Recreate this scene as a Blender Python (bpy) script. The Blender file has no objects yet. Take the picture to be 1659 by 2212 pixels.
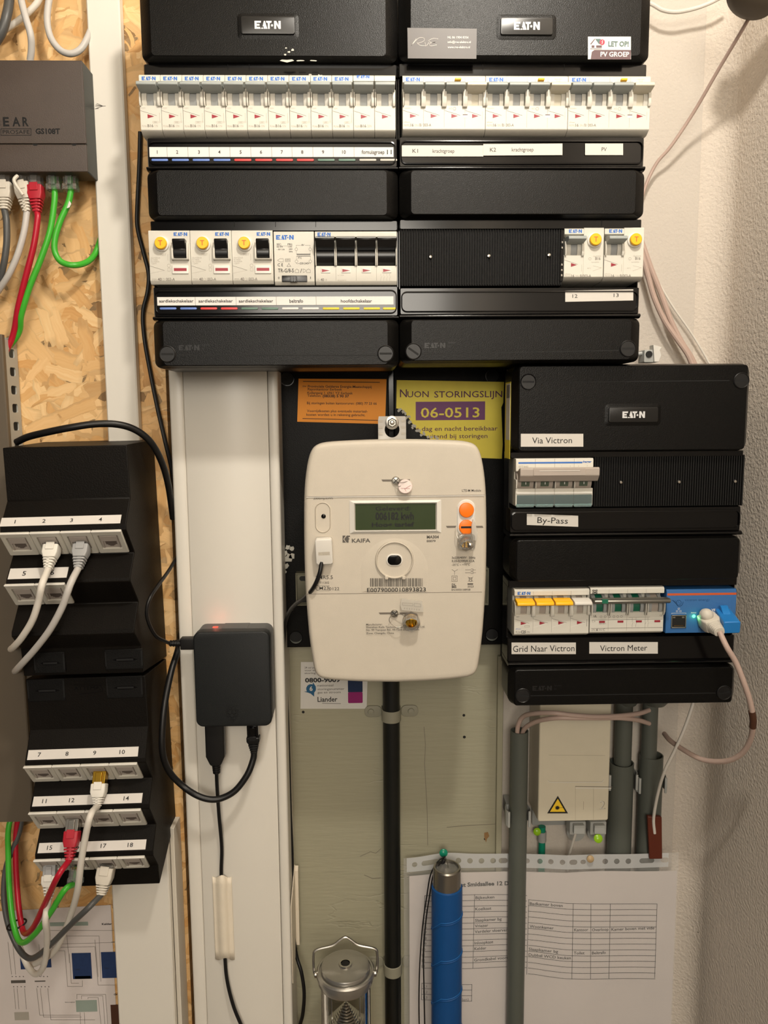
import bpy, math, random
from mathutils import Vector, Matrix
from math import sin, cos, tan, pi, radians as R
random.seed(7)
# ------------------------------------------------------------------ camera, world, light, exposure
S = bpy.context.scene
EYE = 1500.0                                     # eye height in mm; all building below is in mm, eye at origin
PITCH, YAW, ROLL = R(7.0), R(1.25), R(-0.4)
F = 1661.0; CX, CY = 829.5, 1106.0
fw = Vector((sin(YAW)*cos(PITCH), cos(YAW)*cos(PITCH), -sin(PITCH)))
r0 = Vector((cos(YAW), -sin(YAW), 0)); u0 = r0.cross(fw)
rt = r0*cos(ROLL) + u0*sin(ROLL); up = -r0*sin(ROLL) + u0*cos(ROLL)
cd = bpy.data.cameras.new('camera'); cam = bpy.data.objects.new('camera', cd)
S.collection.objects.link(cam)
m3 = Matrix((rt, up, -fw)).transposed()
cam.matrix_world = Matrix.Translation((0, 0, EYE/1000)) @ m3.to_4x4()
cd.sensor_fit = 'HORIZONTAL'; cd.sensor_width = 36; cd.lens = F/1659*36
cd.clip_start = .01; cd.clip_end = 30
S.camera = cam
w = bpy.data.worlds.new('room_air'); S.world = w; w.use_nodes = True
w.node_tree.nodes['Background'].inputs[0].default_value = (1.0, .89, .78, 1)
w.node_tree.nodes['Background'].inputs[1].default_value = .085
def lamp(name, kind, loc, energy, size, col):
    l = bpy.data.lights.new(name, kind); l.energy = energy; l.color = col
    if kind == 'AREA': l.shape = 'DISK'; l.size = size
    else: l.shadow_soft_size = size
    o = bpy.data.objects.new(name, l); o.location = (loc[0]/1000, loc[1]/1000, (loc[2]+EYE)/1000)
    S.collection.objects.link(o); return o
lamp('ceiling_bulb', 'POINT', (140, 200, 600), 16.5, .032, (1.0, .93, .82))
lamp('fill_lamp', 'POINT', (-60, -1500, 430), 72, .35, (1.0, .92, .80))  # added frontal fill light behind the camera, not a fixture of the house
S.view_settings.view_transform = 'Standard'; S.view_settings.look = 'None'
S.view_settings.gamma = 1; S.view_settings.use_curve_mapping = False
S.view_settings.exposure = 0.12

# ------------------------------------------------------------------ helpers
def W(px, py, Y):
    """photo pixel and distance from the eye plane -> (X, Z) in mm"""
    d = fw*F + rt*(px-CX) - up*(py-CY)
    k = Y/d.y
    return d.x*k, d.z*k
def P3(px, py, Y):
    x, z = W(px, py, Y); return Vector((x, Y, z))
def lin(h):
    h = h.lstrip('#'); c = [int(h[i:i+2], 16)/255 for i in (0, 2, 4)]
    return tuple(((v+.055)/1.055)**2.4 if v > .04045 else v/12.92 for v in c) + (1,)
M = {}
def mat(name, col, rough=.5, metal=0, bump=0, bscale=400, var=.04, vscale=60, spec=.5, trans=0, emit=None, es=1, coat=0, alpha=1, bdist=.0004, ior=1.45):
    m = bpy.data.materials.new(name); m.use_nodes = True; nt = m.node_tree; b = nt.nodes['Principled BSDF']
    c = lin(col); N = nt.nodes.new; L = nt.links.new
    tc = N('ShaderNodeTexCoord')
    if var:
        n = N('ShaderNodeTexNoise'); n.inputs['Scale'].default_value = vscale; n.inputs['Detail'].default_value = 4
        L(tc.outputs['Object'], n.inputs['Vector'])
        mx = N('ShaderNodeMix'); mx.data_type = 'RGBA'
        mx.inputs[6].default_value = tuple(v*(1-var*2) for v in c[:3])+(1,); mx.inputs[7].default_value = tuple(min(1, v*(1+var*2)) for v in c[:3])+(1,)
        L(n.outputs[0], mx.inputs[0]); L(mx.outputs[2], b.inputs['Base Color'])
    else: b.inputs['Base Color'].default_value = c
    b.inputs['Roughness'].default_value = rough; b.inputs['Metallic'].default_value = metal
    b.inputs['Specular IOR Level'].default_value = spec; b.inputs['IOR'].default_value = ior
    if trans: b.inputs['Transmission Weight'].default_value = trans
    if coat: b.inputs['Coat Weight'].default_value = coat; b.inputs['Coat Roughness'].default_value = .08
    if alpha < 1: b.inputs['Alpha'].default_value = alpha
    if emit: b.inputs['Emission Color'].default_value = lin(emit); b.inputs['Emission Strength'].default_value = es
    if bump:
        n2 = N('ShaderNodeTexNoise'); n2.inputs['Scale'].default_value = bscale; n2.inputs['Detail'].default_value = 3
        L(tc.outputs['Object'], n2.inputs['Vector'])
        bp = N('ShaderNodeBump'); bp.inputs['Strength'].default_value = bump; bp.inputs['Distance'].default_value = bdist
        L(n2.outputs[0], bp.inputs['Height']); L(bp.outputs[0], b.inputs['Normal'])
    M[name] = m; return m

def rrect(x0, x1, z0, z1, r, n=5):
    r = min(r, abs(x1-x0)/2-.001, abs(z1-z0)/2-.001)
    if r <= 0.01: return [(x0, z0), (x1, z0), (x1, z1), (x0, z1)]
    o = []
    for cx, cz, a in ((x1-r, z0+r, -pi/2), (x1-r, z1-r, 0), (x0+r, z1-r, pi/2), (x0+r, z0+r, pi)):
        for i in range(n+1):
            t = a + i*pi/2/n; o.append((cx+r*cos(t), cz+r*sin(t)))
    return o
def circ(cx, cz, r, n=24, rz=None):
    rz = rz or r
    return [(cx+r*cos(2*pi*i/n), cz+rz*sin(2*pi*i/n)) for i in range(n)]
def smooth(pts, k=6, closed=False):
    pts = [Vector(p) for p in pts]
    if len(pts) < 3: return pts
    out = []; n = len(pts); rng = range(n if closed else n-1)
    for i in rng:
        p1 = pts[i]; p2 = pts[(i+1) % n]
        p0 = pts[i-1] if (i > 0 or closed) else p1*2-p2
        p3 = pts[(i+2) % n] if (i+2 < n or closed) else p2*2-p1
        for j in range(k):
            t = j/k
            out.append(.5*((2*p1) + (p2-p0)*t + (2*p0-5*p1+4*p2-p3)*t*t + (3*p1-p0-3*p2+p3)*t**3))
    if not closed: out.append(pts[-1])
    return out
_tc = {}
def text_mesh(s, bold):
    k = (s, bold)
    if k in _tc: return _tc[k]
    c = bpy.data.curves.new('t', 'FONT'); c.body = s; c.resolution_u = 2; c.offset = bold
    o = bpy.data.objects.new('t', c)
    me = bpy.data.meshes.new_from_object(o)
    vs = [v.co.copy() for v in me.vertices]; fs = [tuple(p.vertices) for p in me.polygons]
    xs = [v.x for v in vs] or [0, 0]
    _tc[k] = (vs, fs, min(xs), max(xs))
    bpy.data.objects.remove(o); bpy.data.curves.remove(c); bpy.data.meshes.remove(me)
    return _tc[k]
CAP = .70
class MB:
    def __init__(s, mt=None): s.v = []; s.f = []; s.m = []; s.mt = mt; s.xf = None
    def add(s, vs, fs, mt=None):
        b = len(s.v)
        for v in vs:
            v = Vector(v); s.v.append(s.xf @ v if s.xf is not None else v)
        for f in fs: s.f.append(tuple(b+i for i in f)); s.m.append(mt or s.mt)
    def box(s, x0, x1, y0, y1, z0, z1, mt=None):
        s.add([(x0,y0,z0),(x1,y0,z0),(x1,y1,z0),(x0,y1,z0),(x0,y0,z1),(x1,y0,z1),(x1,y1,z1),(x0,y1,z1)],
              [(3,2,1,0),(4,5,6,7),(0,1,5,4),(1,2,6,5),(2,3,7,6),(3,0,4,7)], mt)
    def loft(s, rings, mt=None, cap0=True, cap1=True, closed=True):
        n = len(rings[0]); vs = [p for r in rings for p in r]; fs = []
        for k in range(len(rings)-1):
            for i in range(n if closed else n-1):
                j = (i+1) % n; fs.append((k*n+i, k*n+j, (k+1)*n+j, (k+1)*n+i))
        if cap0: fs.append(tuple(range(n-1, -1, -1)))
        if cap1: fs.append(tuple((len(rings)-1)*n+i for i in range(n)))
        s.add(vs, fs, mt)
    def rects(s, lst, n=5, mt=None):
        """lst of (x0,x1,z0,z1,y,r) from back to front"""
        s.loft([[(x, y, z) for x, z in rrect(x0, x1, z0, z1, max(r, .02), n)] for x0, x1, z0, z1, y, r in lst], mt)
    def slab(s, x0, x1, z0, z1, yb, yf, r=1, b=.5, n=5, mt=None):
        """rounded plate, back at yb, front at yf (yf<yb), front edge rounded by b"""
        L = [(x0, x1, z0, z1, yb, r)]
        for k in range(4):
            a = k*pi/6; i = b*(1-cos(a)); L.append((x0+i, x1-i, z0+i, z1-i, yf+b-b*sin(a), max(r-i, .05)))
        s.rects(L, n, mt)
    def prism(s, o, y0, y1, mt=None):
        """outline [(x,z)] extruded from y0 (back) to y1 (front)"""
        ar = sum(o[i][0]*o[(i+1) % len(o)][1]-o[(i+1) % len(o)][0]*o[i][1] for i in range(len(o)))
        if ar < 0: o = o[::-1]
        s.loft([[(x, y0, z) for x, z in o], [(x, y1, z) for x, z in o]], mt)
    def extx(s, prof, x0, x1, mt=None):
        ar = sum(prof[i][0]*prof[(i+1) % len(prof)][1]-prof[(i+1) % len(prof)][0]*prof[i][1] for i in range(len(prof)))
        if ar < 0: prof = prof[::-1]
        s.loft([[(x0, y, z) for y, z in prof], [(x1, y, z) for y, z in prof]], mt)
    def extz(s, prof, z0, z1, mt=None):
        ar = sum(prof[i][0]*prof[(i+1) % len(prof)][1]-prof[(i+1) % len(prof)][0]*prof[i][1] for i in range(len(prof)))
        if ar < 0: prof = prof[::-1]
        s.loft([[(x, y, z0) for x, y in prof], [(x, y, z1) for x, y in prof]], mt)
    def flat(s, o, y, mt=None):
        ar = sum(o[i][0]*o[(i+1) % len(o)][1]-o[(i+1) % len(o)][0]*o[i][1] for i in range(len(o)))
        if ar < 0: o = o[::-1]
        s.add([(x, y, z) for x, z in o], [tuple(range(len(o)))], mt)
    def rect(s, x0, x1, z0, z1, y, mt=None): s.flat([(x0, z0), (x1, z0), (x1, z1), (x0, z1)], y, mt)
    def line(s, pts, wd, y, mt=None, closed=False):
        n = len(pts)
        for i in range(n if closed else n-1):
            a = Vector(pts[i]); b = Vector(pts[(i+1) % n]); d = b-a
            if d.length < 1e-6: continue
            d.normalize(); q = Vector((-d.y, d.x))*wd/2; a -= d*wd*.3; b += d*wd*.3
            s.flat([tuple(a-q), tuple(b-q), tuple(b+q), tuple(a+q)], y, mt)
    def ringo(s, o, i, y, mt=None):
        n = len(o); s.add([(x, y, z) for x, z in o]+[(x, y, z) for x, z in i], [(k, (k+1) % n, n+(k+1) % n, n+k) for k in range(n)], mt)
    def tube(s, pts, r, n=12, mt=None, caps=True, k=6, sm=True):
        pts = smooth(pts, k) if sm else [Vector(p) for p in pts]
        rr = r if isinstance(r, (list, tuple)) else None
        t0 = (pts[1]-pts[0]).normalized(); a = Vector((0, 1, 0)) if abs(t0.y) < .9 else Vector((1, 0, 0))
        nv = t0.cross(a).normalized(); rings = []
        for i, p in enumerate(pts):
            t = (pts[min(i+1, len(pts)-1)]-pts[max(i-1, 0)]).normalized()
            nv = (nv-t*nv.dot(t)).normalized(); bv = t.cross(nv)
            q = r if rr is None else rr[0]+(rr[1]-rr[0])*i/(len(pts)-1)
            rings.append([p+nv*q*cos(2*pi*j/n)+bv*q*sin(2*pi*j/n) for j in range(n)])
        s.loft(rings, mt, caps, caps)
    def lathe(s, prof, o, ax, n=24, mt=None, caps=True):
        """prof [(r,t)] turned about axis ax through o; t runs along ax"""
        ax = Vector(ax).normalized(); a = Vector((1, 0, 0)) if abs(ax.x) < .9 else Vector((0, 0, 1))
        u = ax.cross(a).normalized(); v = ax.cross(u); o = Vector(o)
        s.loft([[o+ax*t+u*(r*cos(2*pi*j/n))+v*(r*sin(2*pi*j/n)) for j in range(n)] for r, t in prof], mt, caps, caps)
    def txt(s, st, x, z, y, h, al='C', mt=None, bold=0, sx=1, rot=0, fit=None, o=None, ux=None, uz=None):
        """lettering, cap height h, baseline z; fit = total width"""
        vs, fs, a, b = text_mesh(st, bold)
        if not vs: return
        k = h/CAP; kx = k*sx
        if fit: kx = fit/(b-a)
        off = {'L': -a, 'C': -(a+b)/2, 'R': -b}[al]; c_, s_ = cos(rot), sin(rot); out = []
        for v in vs:
            p = (v.x+off)*kx; q = v.y*k; p, q = p*c_-q*s_, p*s_+q*c_
            if o is None: out.append((x+p, y, z+q))
            else: out.append(Vector(o)+Vector(ux)*(x+p)+Vector(uz)*(z+q))
        s.add(out, fs, mt)
    def warp(s, fn): s.v = [Vector(fn(v)) for v in s.v]
    def build(s, name, parent=None, base=None, bv=0, sharp=35, seg=2, label=None, kind=None):
        """world mm geometry -> mesh relative to parent's base"""
        b = Vector(BASE[parent.name]) if parent else Vector(base or (0, 0, 0))
        me = bpy.data.meshes.new(name)
        me.from_pydata([((v-b)*.001)[:] for v in s.v], [], s.f)
        slots = []
        for i, k in enumerate(s.m):
            if k not in slots: slots.append(k); me.materials.append(M[k])
            me.polygons[i].material_index = slots.index(k)
        me.update(); me.shade_smooth(); me.set_sharp_from_angle(angle=R(sharp))
        o = bpy.data.objects.new(name, me); S.collection.objects.link(o)
        if parent: o.parent = parent; BASE[o.name] = b
        else: o.location = (b.x/1000, b.y/1000, (b.z+EYE)/1000); BASE[o.name] = b
        if bv:
            md = o.modifiers.new('edges', 'BEVEL'); md.width = bv/1000; md.segments = seg; md.limit_method = 'ANGLE'; md.angle_limit = R(35)
        if label: o['label'] = label
        if kind: o['kind'] = kind
        return o
BASE = {}
def tag(o, label, cat, group=None):
    o['label'] = label; o['category'] = cat
    if group: o['group'] = group
    return o
def thing(name, label, cat, base, group=None, rot=None):
    o = bpy.data.objects.new(name, None); o.empty_display_size = .01; S.collection.objects.link(o)
    o.location = (base[0]/1000, base[1]/1000, (base[2]+EYE)/1000)
    if rot: o.rotation_euler = rot
    BASE[o.name] = Vector(base); return tag(o, label, cat, group)
def copy_tree(o, parent=None):
    c = o.copy(); S.collection.objects.link(c); c.parent = parent
    for ch in list(KIDS.get(o.name, o.children)): copy_tree(ch, c)
    return c
KIDS = {}
def clone(o, loc, label, group=None):
    c = copy_tree(o); c.location = (loc[0]/1000, loc[1]/1000, (loc[2]+EYE)/1000); c['label'] = label
    if group: c['group'] = group
    BASE[c.name] = Vector(loc); return c
def logo(mb, x, z, y, w, mt=None):
    """E A T dot N mark, centred at x, baseline z, width w"""
    k = w/4.0; A = [[(0,0),(.92,0),(.82,.25),(.33,.25),(.33,.38),(.76,.38),(.76,.62),(.33,.62),(.33,.75),(.96,.75),(1.0,1),(0,1)],
      [(.98,0),(1.04,.16),(1.3,.16),(1.3,0)], [(1.38,0),(1.4,.3),(1.22,.3),(1.42,1),(1.6,1),(1.95,0)],
      [(2.02,0),(2.32,0),(2.32,.74),(2.56,.74),(2.64,1),(1.74,1),(1.82,.74),(2.02,.74)],
      [(2.98,0),(2.98,1),(3.32,1),(3.66,.45),(3.66,1),(4,1),(4,0),(3.68,0),(3.3,.58),(3.3,0)], circ(2.66, .44, .16, 12)]
    for p in A: mb.flat([(x-w/2+a*k, z+b*k*1.0) for a, b in p], y, mt)
# ------------------------------------------------------------------ materials
mat('white_plastic', '#ccc8bd', .42, bump=.12, bscale=900, var=.02)
mat('meter_plastic', '#c2b9aa', .5, bump=.2, bscale=1500, var=.02)
mat('clean_plastic', '#d6d2ca', .4, var=.02)
mat('beige_plastic', '#c9c3b2', .45, var=.03)
mat('handle_grey', '#979c9a', .45, var=.04)
mat('handle_dark', '#757a78', .5, var=.04)
mat('drum_grey', '#9a9c9b', .4, var=.05)
mat('black_cover', '#090807', .3, bump=.6, bscale=1400, var=.12, vscale=40, bdist=.0003, spec=.22)
mat('black_gloss', '#080707', .14, var=.1, spec=.4)
mat('black_matt', '#0a0908', .5, bump=.5, bscale=1200, var=.12, vscale=50, spec=.25)
mat('black_rubber', '#0f0e0e', .42, var=.1)
mat('black_deep', '#060606', .7, var=.0)
mat('logo_plate', '#161514', .3, var=.06)
mat('lever_black', '#111010', .25, var=.05)
mat('panel_black', '#0f0c09', .48, bump=.5, bscale=900, var=.2, vscale=30, spec=.15)
mat('paper', '#d9d5d0', .7, var=.02)
mat('paper_grey', '#cfcac4', .6, var=.03)
mat('paper_dim', '#d3cac6', .75, var=.03, vscale=20)
mat('tape', '#c9c4bc', .6, var=.01)
mat('ink', '#1d1b1b', .6, var=0); mat('ink_soft', '#55504a', .6, var=0); mat('ink_grey', '#77716a', .7, var=0)
mat('ink_faint', '#a8a297', .7, var=0)
mat('ink_brown', '#4a2b1a', .6, var=0); mat('ink_purple', '#5a2350', .6, var=.02)
mat('ink_white', '#dedad4', .6, var=0); mat('logo_blue', '#2a66b8', .5, var=0); mat('logo_silver', '#c9c9c9', .4, var=0)
mat('flag_red', '#8e2230', .4, var=.1); mat('strip_blue', '#5f7cc0', .4, var=.03); mat('strip_red', '#e0413f', .4, var=.03)
mat('strip_green', '#5d7a6c', .4, var=.03); mat('strip_grey', '#b3b0a6', .4, var=.03); mat('strip_yellow', '#e2c62a', .4, var=.03)
mat('test_yellow', '#f0b412', .35, var=.02); mat('lever_yellow', '#f5b71e', .4, var=.02)
mat('orange', '#f2760f', .35, var=.02); mat('sticker_orange', '#ff9d22', .55, var=.03); mat('sticker_yellow', '#ecd845', .5, var=.04)
mat('sticker_purple', '#6b2d66', .5, var=.04); mat('sticker_white', '#cbc8c2', .5, var=.02)
mat('card_dark', '#453e3a', .42, var=.06); mat('pv_brown', '#5b4346', .5, var=.02); mat('pv_grey', '#4f6663', .5, var=.02); mat('pv_red', '#c33048', .5, var=.02)
mat('lcd', '#343f26', .25, var=.06, vscale=30, spec=.4); mat('lcd_ink', '#020302', .5, var=0)
mat('cable_grey', '#b7b3ae', .42, var=.03); mat('cable_white', '#d2ccc2', .45, var=.03); mat('cable_dark', '#4c4c4b', .4, var=.05)
mat('cable_red', '#a9142a', .35, var=.04); mat('cable_green', '#3fa62f', .35, var=.04); mat('cable_pink', '#b79f93', .45, var=.04)
mat('boot_red', '#a81c2c', .45, var=.03); mat('boot_beige', '#c9c2b5', .5, var=.02); mat('boot_grey', '#9c9c9c', .45, var=.02); mat('boot_white', '#dad6cd', .45, var=.02)
mat('clear', '#f2f2f0', .08, trans=.92, var=0, ior=1.35); mat('clear_blue', '#d3ecec', .1, trans=.85, var=0, ior=1.25)
mat('frost', '#e9e4da', .3, trans=.55, var=0, ior=1.3); mat('film', '#dcdad6', .15, alpha=.22, var=0, spec=.6); mat('film_strip', '#cfd0d0', .35, alpha=.72, var=0)
mat('seal_pink', '#e8d5cd', .3, alpha=.75, var=.02)
mat('metal', '#a8a49c', .28, metal=1, var=.05); mat('chrome', '#c9c6c0', .1, metal=1, var=.02); mat('gold', '#cfa43c', .25, metal=1, var=.05)
mat('zinc', '#8d8b84', .4, metal=.9, var=.1); mat('dull_metal', '#6d6a5a', .5, metal=.6, var=.15); mat('dark_metal', '#4d4640', .3, metal=1, var=.05)
mat('brushed_lid', '#b9b6b0', .3, metal=.9, bump=.15, bscale=300, var=.04)
mat('duct_white', '#d8d3c9', .35, var=.01, vscale=15); mat('duct_side', '#cfc8bb', .4, var=.02); mat('duct_groove', '#6c645a', .6, var=.05)
mat('duct_grey', '#a5a49c', .5, var=.03); mat('duct_cover', '#5c5245', .5, var=.02); mat('switch_box', '#40352e', .42, bump=.5, bscale=1800, var=.05); mat('switch_side', '#151a13', .45, var=.05)
mat('pvc', '#565952', .45, var=.04, vscale=25); mat('pvc_light', '#9a9b98', .45, var=.04); mat('clip', '#a9aaa6', .4, var=.03)
mat('pipe_black', '#11120f', .38, bump=.2, bscale=200, var=.2, vscale=30); mat('clamp_paint', '#8b8877', .5, var=.05)
mat('socket_frame', '#bdb9ae', .45, var=.02); mat('socket_insert', '#a39a92', .45, var=.03); mat('socket_hole', '#5a504a', .6, var=.05)
mat('port_dark', '#0d0c0b', .6, var=.1); mat('ctrl_blue', '#2c5f96', .42, bump=.1, bscale=900, var=.02); mat('ctrl_dark', '#204c7c', .5, var=0); mat('ctrl_orange', '#c3562c', .5, var=.02)
mat('plug_blue', '#2178bf', .4, bump=.2, bscale=900, var=.03); mat('handle_mauve', '#a89d93', .45, var=.03); mat('flag_green', '#4d5a4b', .5, var=.02); mat('drum_green', '#14624a', .4, var=.03)
mat('pi_case', '#0f1213', .55, bump=.4, bscale=1500, var=.08, vscale=40); mat('pi_side', '#4f4f4e', .5, var=.06)
mat('led_red', '#ff2a20', .4, emit='#ff3524', es=3, var=0); mat('led_green', '#3cff6a', .4, emit='#48ff78', es=4, var=0)
mat('torch_blue', '#0b4680', .42, bump=.25, bscale=1200, var=.03); mat('torch_groove', '#175c9c', .45, var=0)
mat('pin_green', '#0e7f63', .3, var=0); mat('pin_lime', '#8fbf22', .25, var=0); mat('pin_tan', '#b79c74', .4, var=0)
mat('brown_sleeve', '#5a2616', .4, var=.05); mat('sign_yellow', '#f0c832', .45, var=.02); mat('masking', '#ded3c0', .6, bump=.4, bscale=500, var=.03)
mat('glass', '#f6f6f4', .03, trans=1, var=0, ior=1.14); mat('ont', '#cfc6b0', .45, var=.02); mat('ont_line', '#a69c86', .6, var=0)
mat('li_blue', '#1b5479', .5, var=0); mat('li_navy', '#1c2c4a', .3, var=0); mat('li_magenta', '#85195f', .4, var=.05)
mat('draw_blue', '#20355e', .6, var=.1, vscale=200); mat('draw_green', '#8f9c92', .6, var=.05); mat('paint_fleck', '#bdbab0', .6, var=0)
mat('bench_wood', '#8b6a44', .6, var=.1)

def wall_mats():
    # plaster with fine stipple
    for nm, col, st, sc in (('plaster', '#c4bbb0', .5, 300), ('plaster_rough', '#cec3b6', .8, 320), ('ceiling_paint', '#cfc8bc', .3, 200), ('floor_tile', '#7d7468', .3, 60)):
        m = mat(nm, col, .75, bump=st, bscale=sc, var=.03, vscale=9, bdist=.0016)
        nt = m.node_tree; b = nt.nodes['Principled BSDF']; N = nt.nodes.new; L = nt.links.new
        if nm.startswith('plaster'):      # scattered dark specks
            tc = nt.nodes['Texture Coordinate']; v = N('ShaderNodeTexVoronoi'); v.inputs['Scale'].default_value = 26
            L(tc.outputs['Object'], v.inputs['Vector']); cr = N('ShaderNodeMath'); cr.operation = 'LESS_THAN'; cr.inputs[1].default_value = .035
            L(v.outputs['Distance'], cr.inputs[0]); src = b.inputs['Base Color'].links[0].from_socket
            mx = N('ShaderNodeMix'); mx.data_type = 'RGBA'; L(cr.outputs[0], mx.inputs[0]); L(src, mx.inputs[6]); mx.inputs[7].default_value = lin('#5b5348')
            L(mx.outputs[2], b.inputs['Base Color'])
    # painted, slightly cracked board
    m = mat('painted_wood', '#9a9680', .5, var=.05, vscale=6); nt = m.node_tree; b = nt.nodes['Principled BSDF']; N = nt.nodes.new; L = nt.links.new
    tc = nt.nodes['Texture Coordinate']; mp = N('ShaderNodeMapping'); mp.inputs['Scale'].default_value = (1, 1, 9); L(tc.outputs['Object'], mp.inputs[0])
    n1 = N('ShaderNodeTexNoise'); n1.inputs['Scale'].default_value = 22; n1.inputs['Detail'].default_value = 5; L(mp.outputs[0], n1.inputs['Vector'])
    mp2 = N('ShaderNodeMapping'); mp2.inputs['Scale'].default_value = (.55, 1, 2.2); L(tc.outputs['Object'], mp2.inputs[0])
    nz = N('ShaderNodeTexNoise'); nz.inputs['Scale'].default_value = 60; L(mp2.outputs[0], nz.inputs['Vector'])
    ad = N('ShaderNodeMix'); ad.data_type = 'VECTOR'; ad.inputs[0].default_value = .04; L(mp2.outputs[0], ad.inputs[4]); L(nz.outputs[1], ad.inputs[5])
    v = N('ShaderNodeTexVoronoi'); v.feature = 'DISTANCE_TO_EDGE'; v.inputs['Scale'].default_value = 15; L(ad.outputs[1], v.inputs['Vector'])
    mr = N('ShaderNodeMapRange'); mr.inputs[2].default_value = .03; L(v.outputs['Distance'], mr.inputs[0])
    ms = N('ShaderNodeTexNoise'); ms.inputs['Scale'].default_value = 9; L(tc.outputs['Object'], ms.inputs['Vector'])
    st = N('ShaderNodeMapRange'); st.inputs[1].default_value = .56; st.inputs[2].default_value = .66; L(ms.outputs[0], st.inputs[0])
    mu = N('ShaderNodeMath'); mu.operation = 'SUBTRACT'; mu.inputs[0].default_value = 1; L(mr.outputs[0], mu.inputs[1])
    m2 = N('ShaderNodeMath'); m2.operation = 'MULTIPLY'; L(mu.outputs[0], m2.inputs[0]); L(st.outputs[0], m2.inputs[1])
    hh = N('ShaderNodeMath'); hh.operation = 'MULTIPLY_ADD'; hh.inputs[1].default_value = -1.2; L(m2.outputs[0], hh.inputs[0]); L(n1.outputs[0], hh.inputs[2])
    bp = N('ShaderNodeBump'); bp.inputs['Strength'].default_value = .5; bp.inputs['Distance'].default_value = .0008; L(hh.outputs[0], bp.inputs['Height']); L(bp.outputs[0], b.inputs['Normal'])
    # oriented strand board: overlapping long flakes at many angles
    m = mat('osb', '#b98d55', .55, var=0); nt = m.node_tree; b = nt.nodes['Principled BSDF']; N = nt.nodes.new; L = nt.links.new
    tc = nt.nodes['Texture Coordinate']; best = None; colr = None; edge = None
    nz = N('ShaderNodeTexNoise'); nz.inputs['Scale'].default_value = 45; nz.inputs['Detail'].default_value = 3; L(tc.outputs['Object'], nz.inputs['Vector'])
    for i, (ang, sx, sz, sc) in enumerate(((12, 1, .3, 95), (74, 1, .3, 85), (-38, 1, .26, 100), (38, 1, .3, 80), (-68, 1, .28, 92), (102, 1, .3, 120), (-12, 1, .3, 88))):
        wv = N('ShaderNodeMix'); wv.data_type = 'VECTOR'; wv.inputs[0].default_value = .012; L(tc.outputs['Object'], wv.inputs[4]); L(nz.outputs[1], wv.inputs[5])
        m0 = N('ShaderNodeMapping'); m0.inputs['Rotation'].default_value = (0, R(ang), 0); m0.inputs['Location'].default_value = (i*3.1, 0, i*1.7); L(wv.outputs[1], m0.inputs[0])
        m1 = N('ShaderNodeMapping'); m1.inputs['Scale'].default_value = (sx, 0, sz); L(m0.outputs[0], m1.inputs[0])
        v = N('ShaderNodeTexVoronoi'); v.distance = 'CHEBYCHEV'; v.inputs['Scale'].default_value = sc; L(m1.outputs[0], v.inputs['Vector'])
        g = N('ShaderNodeMapping'); g.inputs['Scale'].default_value = (3.6, 0, .25); L(m0.outputs[0], g.inputs[0])
        gn = N('ShaderNodeTexNoise'); gn.inputs['Scale'].default_value = 110; gn.inputs['Detail'].default_value = 3; L(g.outputs[0], gn.inputs['Vector'])
        sp = N('ShaderNodeSeparateColor'); L(v.outputs['Color'], sp.inputs[0])
        ra = N('ShaderNodeMath'); ra.operation = 'MULTIPLY_ADD'; ra.inputs[1].default_value = .75; L(gn.outputs[0], ra.inputs[0]); L(sp.outputs[1], ra.inputs[2])
        if best is None: best, colr, edge = sp.outputs[0], ra.outputs[0], v.outputs['Distance']
        else:
            gt = N('ShaderNodeMath'); gt.operation = 'GREATER_THAN'; L(sp.outputs[0], gt.inputs[0]); L(best, gt.inputs[1])
            def mixf(a, c):
                q = N('ShaderNodeMix'); L(gt.outputs[0], q.inputs[0]); L(a, q.inputs[2]); L(c, q.inputs[3]); return q.outputs[0]
            colr = mixf(colr, ra.outputs[0]); edge = mixf(edge, v.outputs['Distance'])
            mx = N('ShaderNodeMath'); mx.operation = 'MAXIMUM'; L(sp.outputs[0], mx.inputs[0]); L(best, mx.inputs[1]); best = mx.outputs[0]
    cr = N('ShaderNodeValToRGB'); e = cr.color_ramp.elements; e[0].position = .05; e[0].color = lin('#b3844f'); e[1].position = 1.35 if False else .98; e[1].color = lin('#e6c794')
    for p, c in ((.25, '#c9985c'), (.5, '#d5ab73'), (.75, '#deb680')): q = e.new(p); q.color = lin(c)
    dv = N('ShaderNodeMath'); dv.operation = 'MULTIPLY'; dv.inputs[1].default_value = .62; L(colr, dv.inputs[0]); L(dv.outputs[0], cr.inputs[0])
    em = N('ShaderNodeMapRange'); em.inputs[1].default_value = .42; em.inputs[2].default_value = .62; em.inputs[3].default_value = 1; em.inputs[4].default_value = .8; L(edge, em.inputs[0])
    em2 = N('ShaderNodeMix'); em2.data_type = 'RGBA'; em2.blend_type = 'MULTIPLY'; em2.inputs[0].default_value = 1; L(cr.outputs[0], em2.inputs[6]); L(em.outputs[0], em2.inputs[7]); gp = N('ShaderNodeMapRange'); gp.inputs[1].default_value = .6; gp.inputs[2].default_value = .66; gp.inputs[3].default_value = .38; gp.inputs[4].default_value = 1; L(best, gp.inputs[0])
    em3 = N('ShaderNodeMix'); em3.data_type = 'RGBA'; em3.blend_type = 'MULTIPLY'; em3.inputs[0].default_value = 1; L(em2.outputs[2], em3.inputs[6]); L(gp.outputs[0], em3.inputs[7]); L(em3.outputs[2], b.inputs['Base Color'])
    hb = N('ShaderNodeMath'); hb.operation = 'MULTIPLY_ADD'; hb.inputs[1].default_value = .15; L(colr, hb.inputs[0]); L(best, hb.inputs[2])
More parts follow.
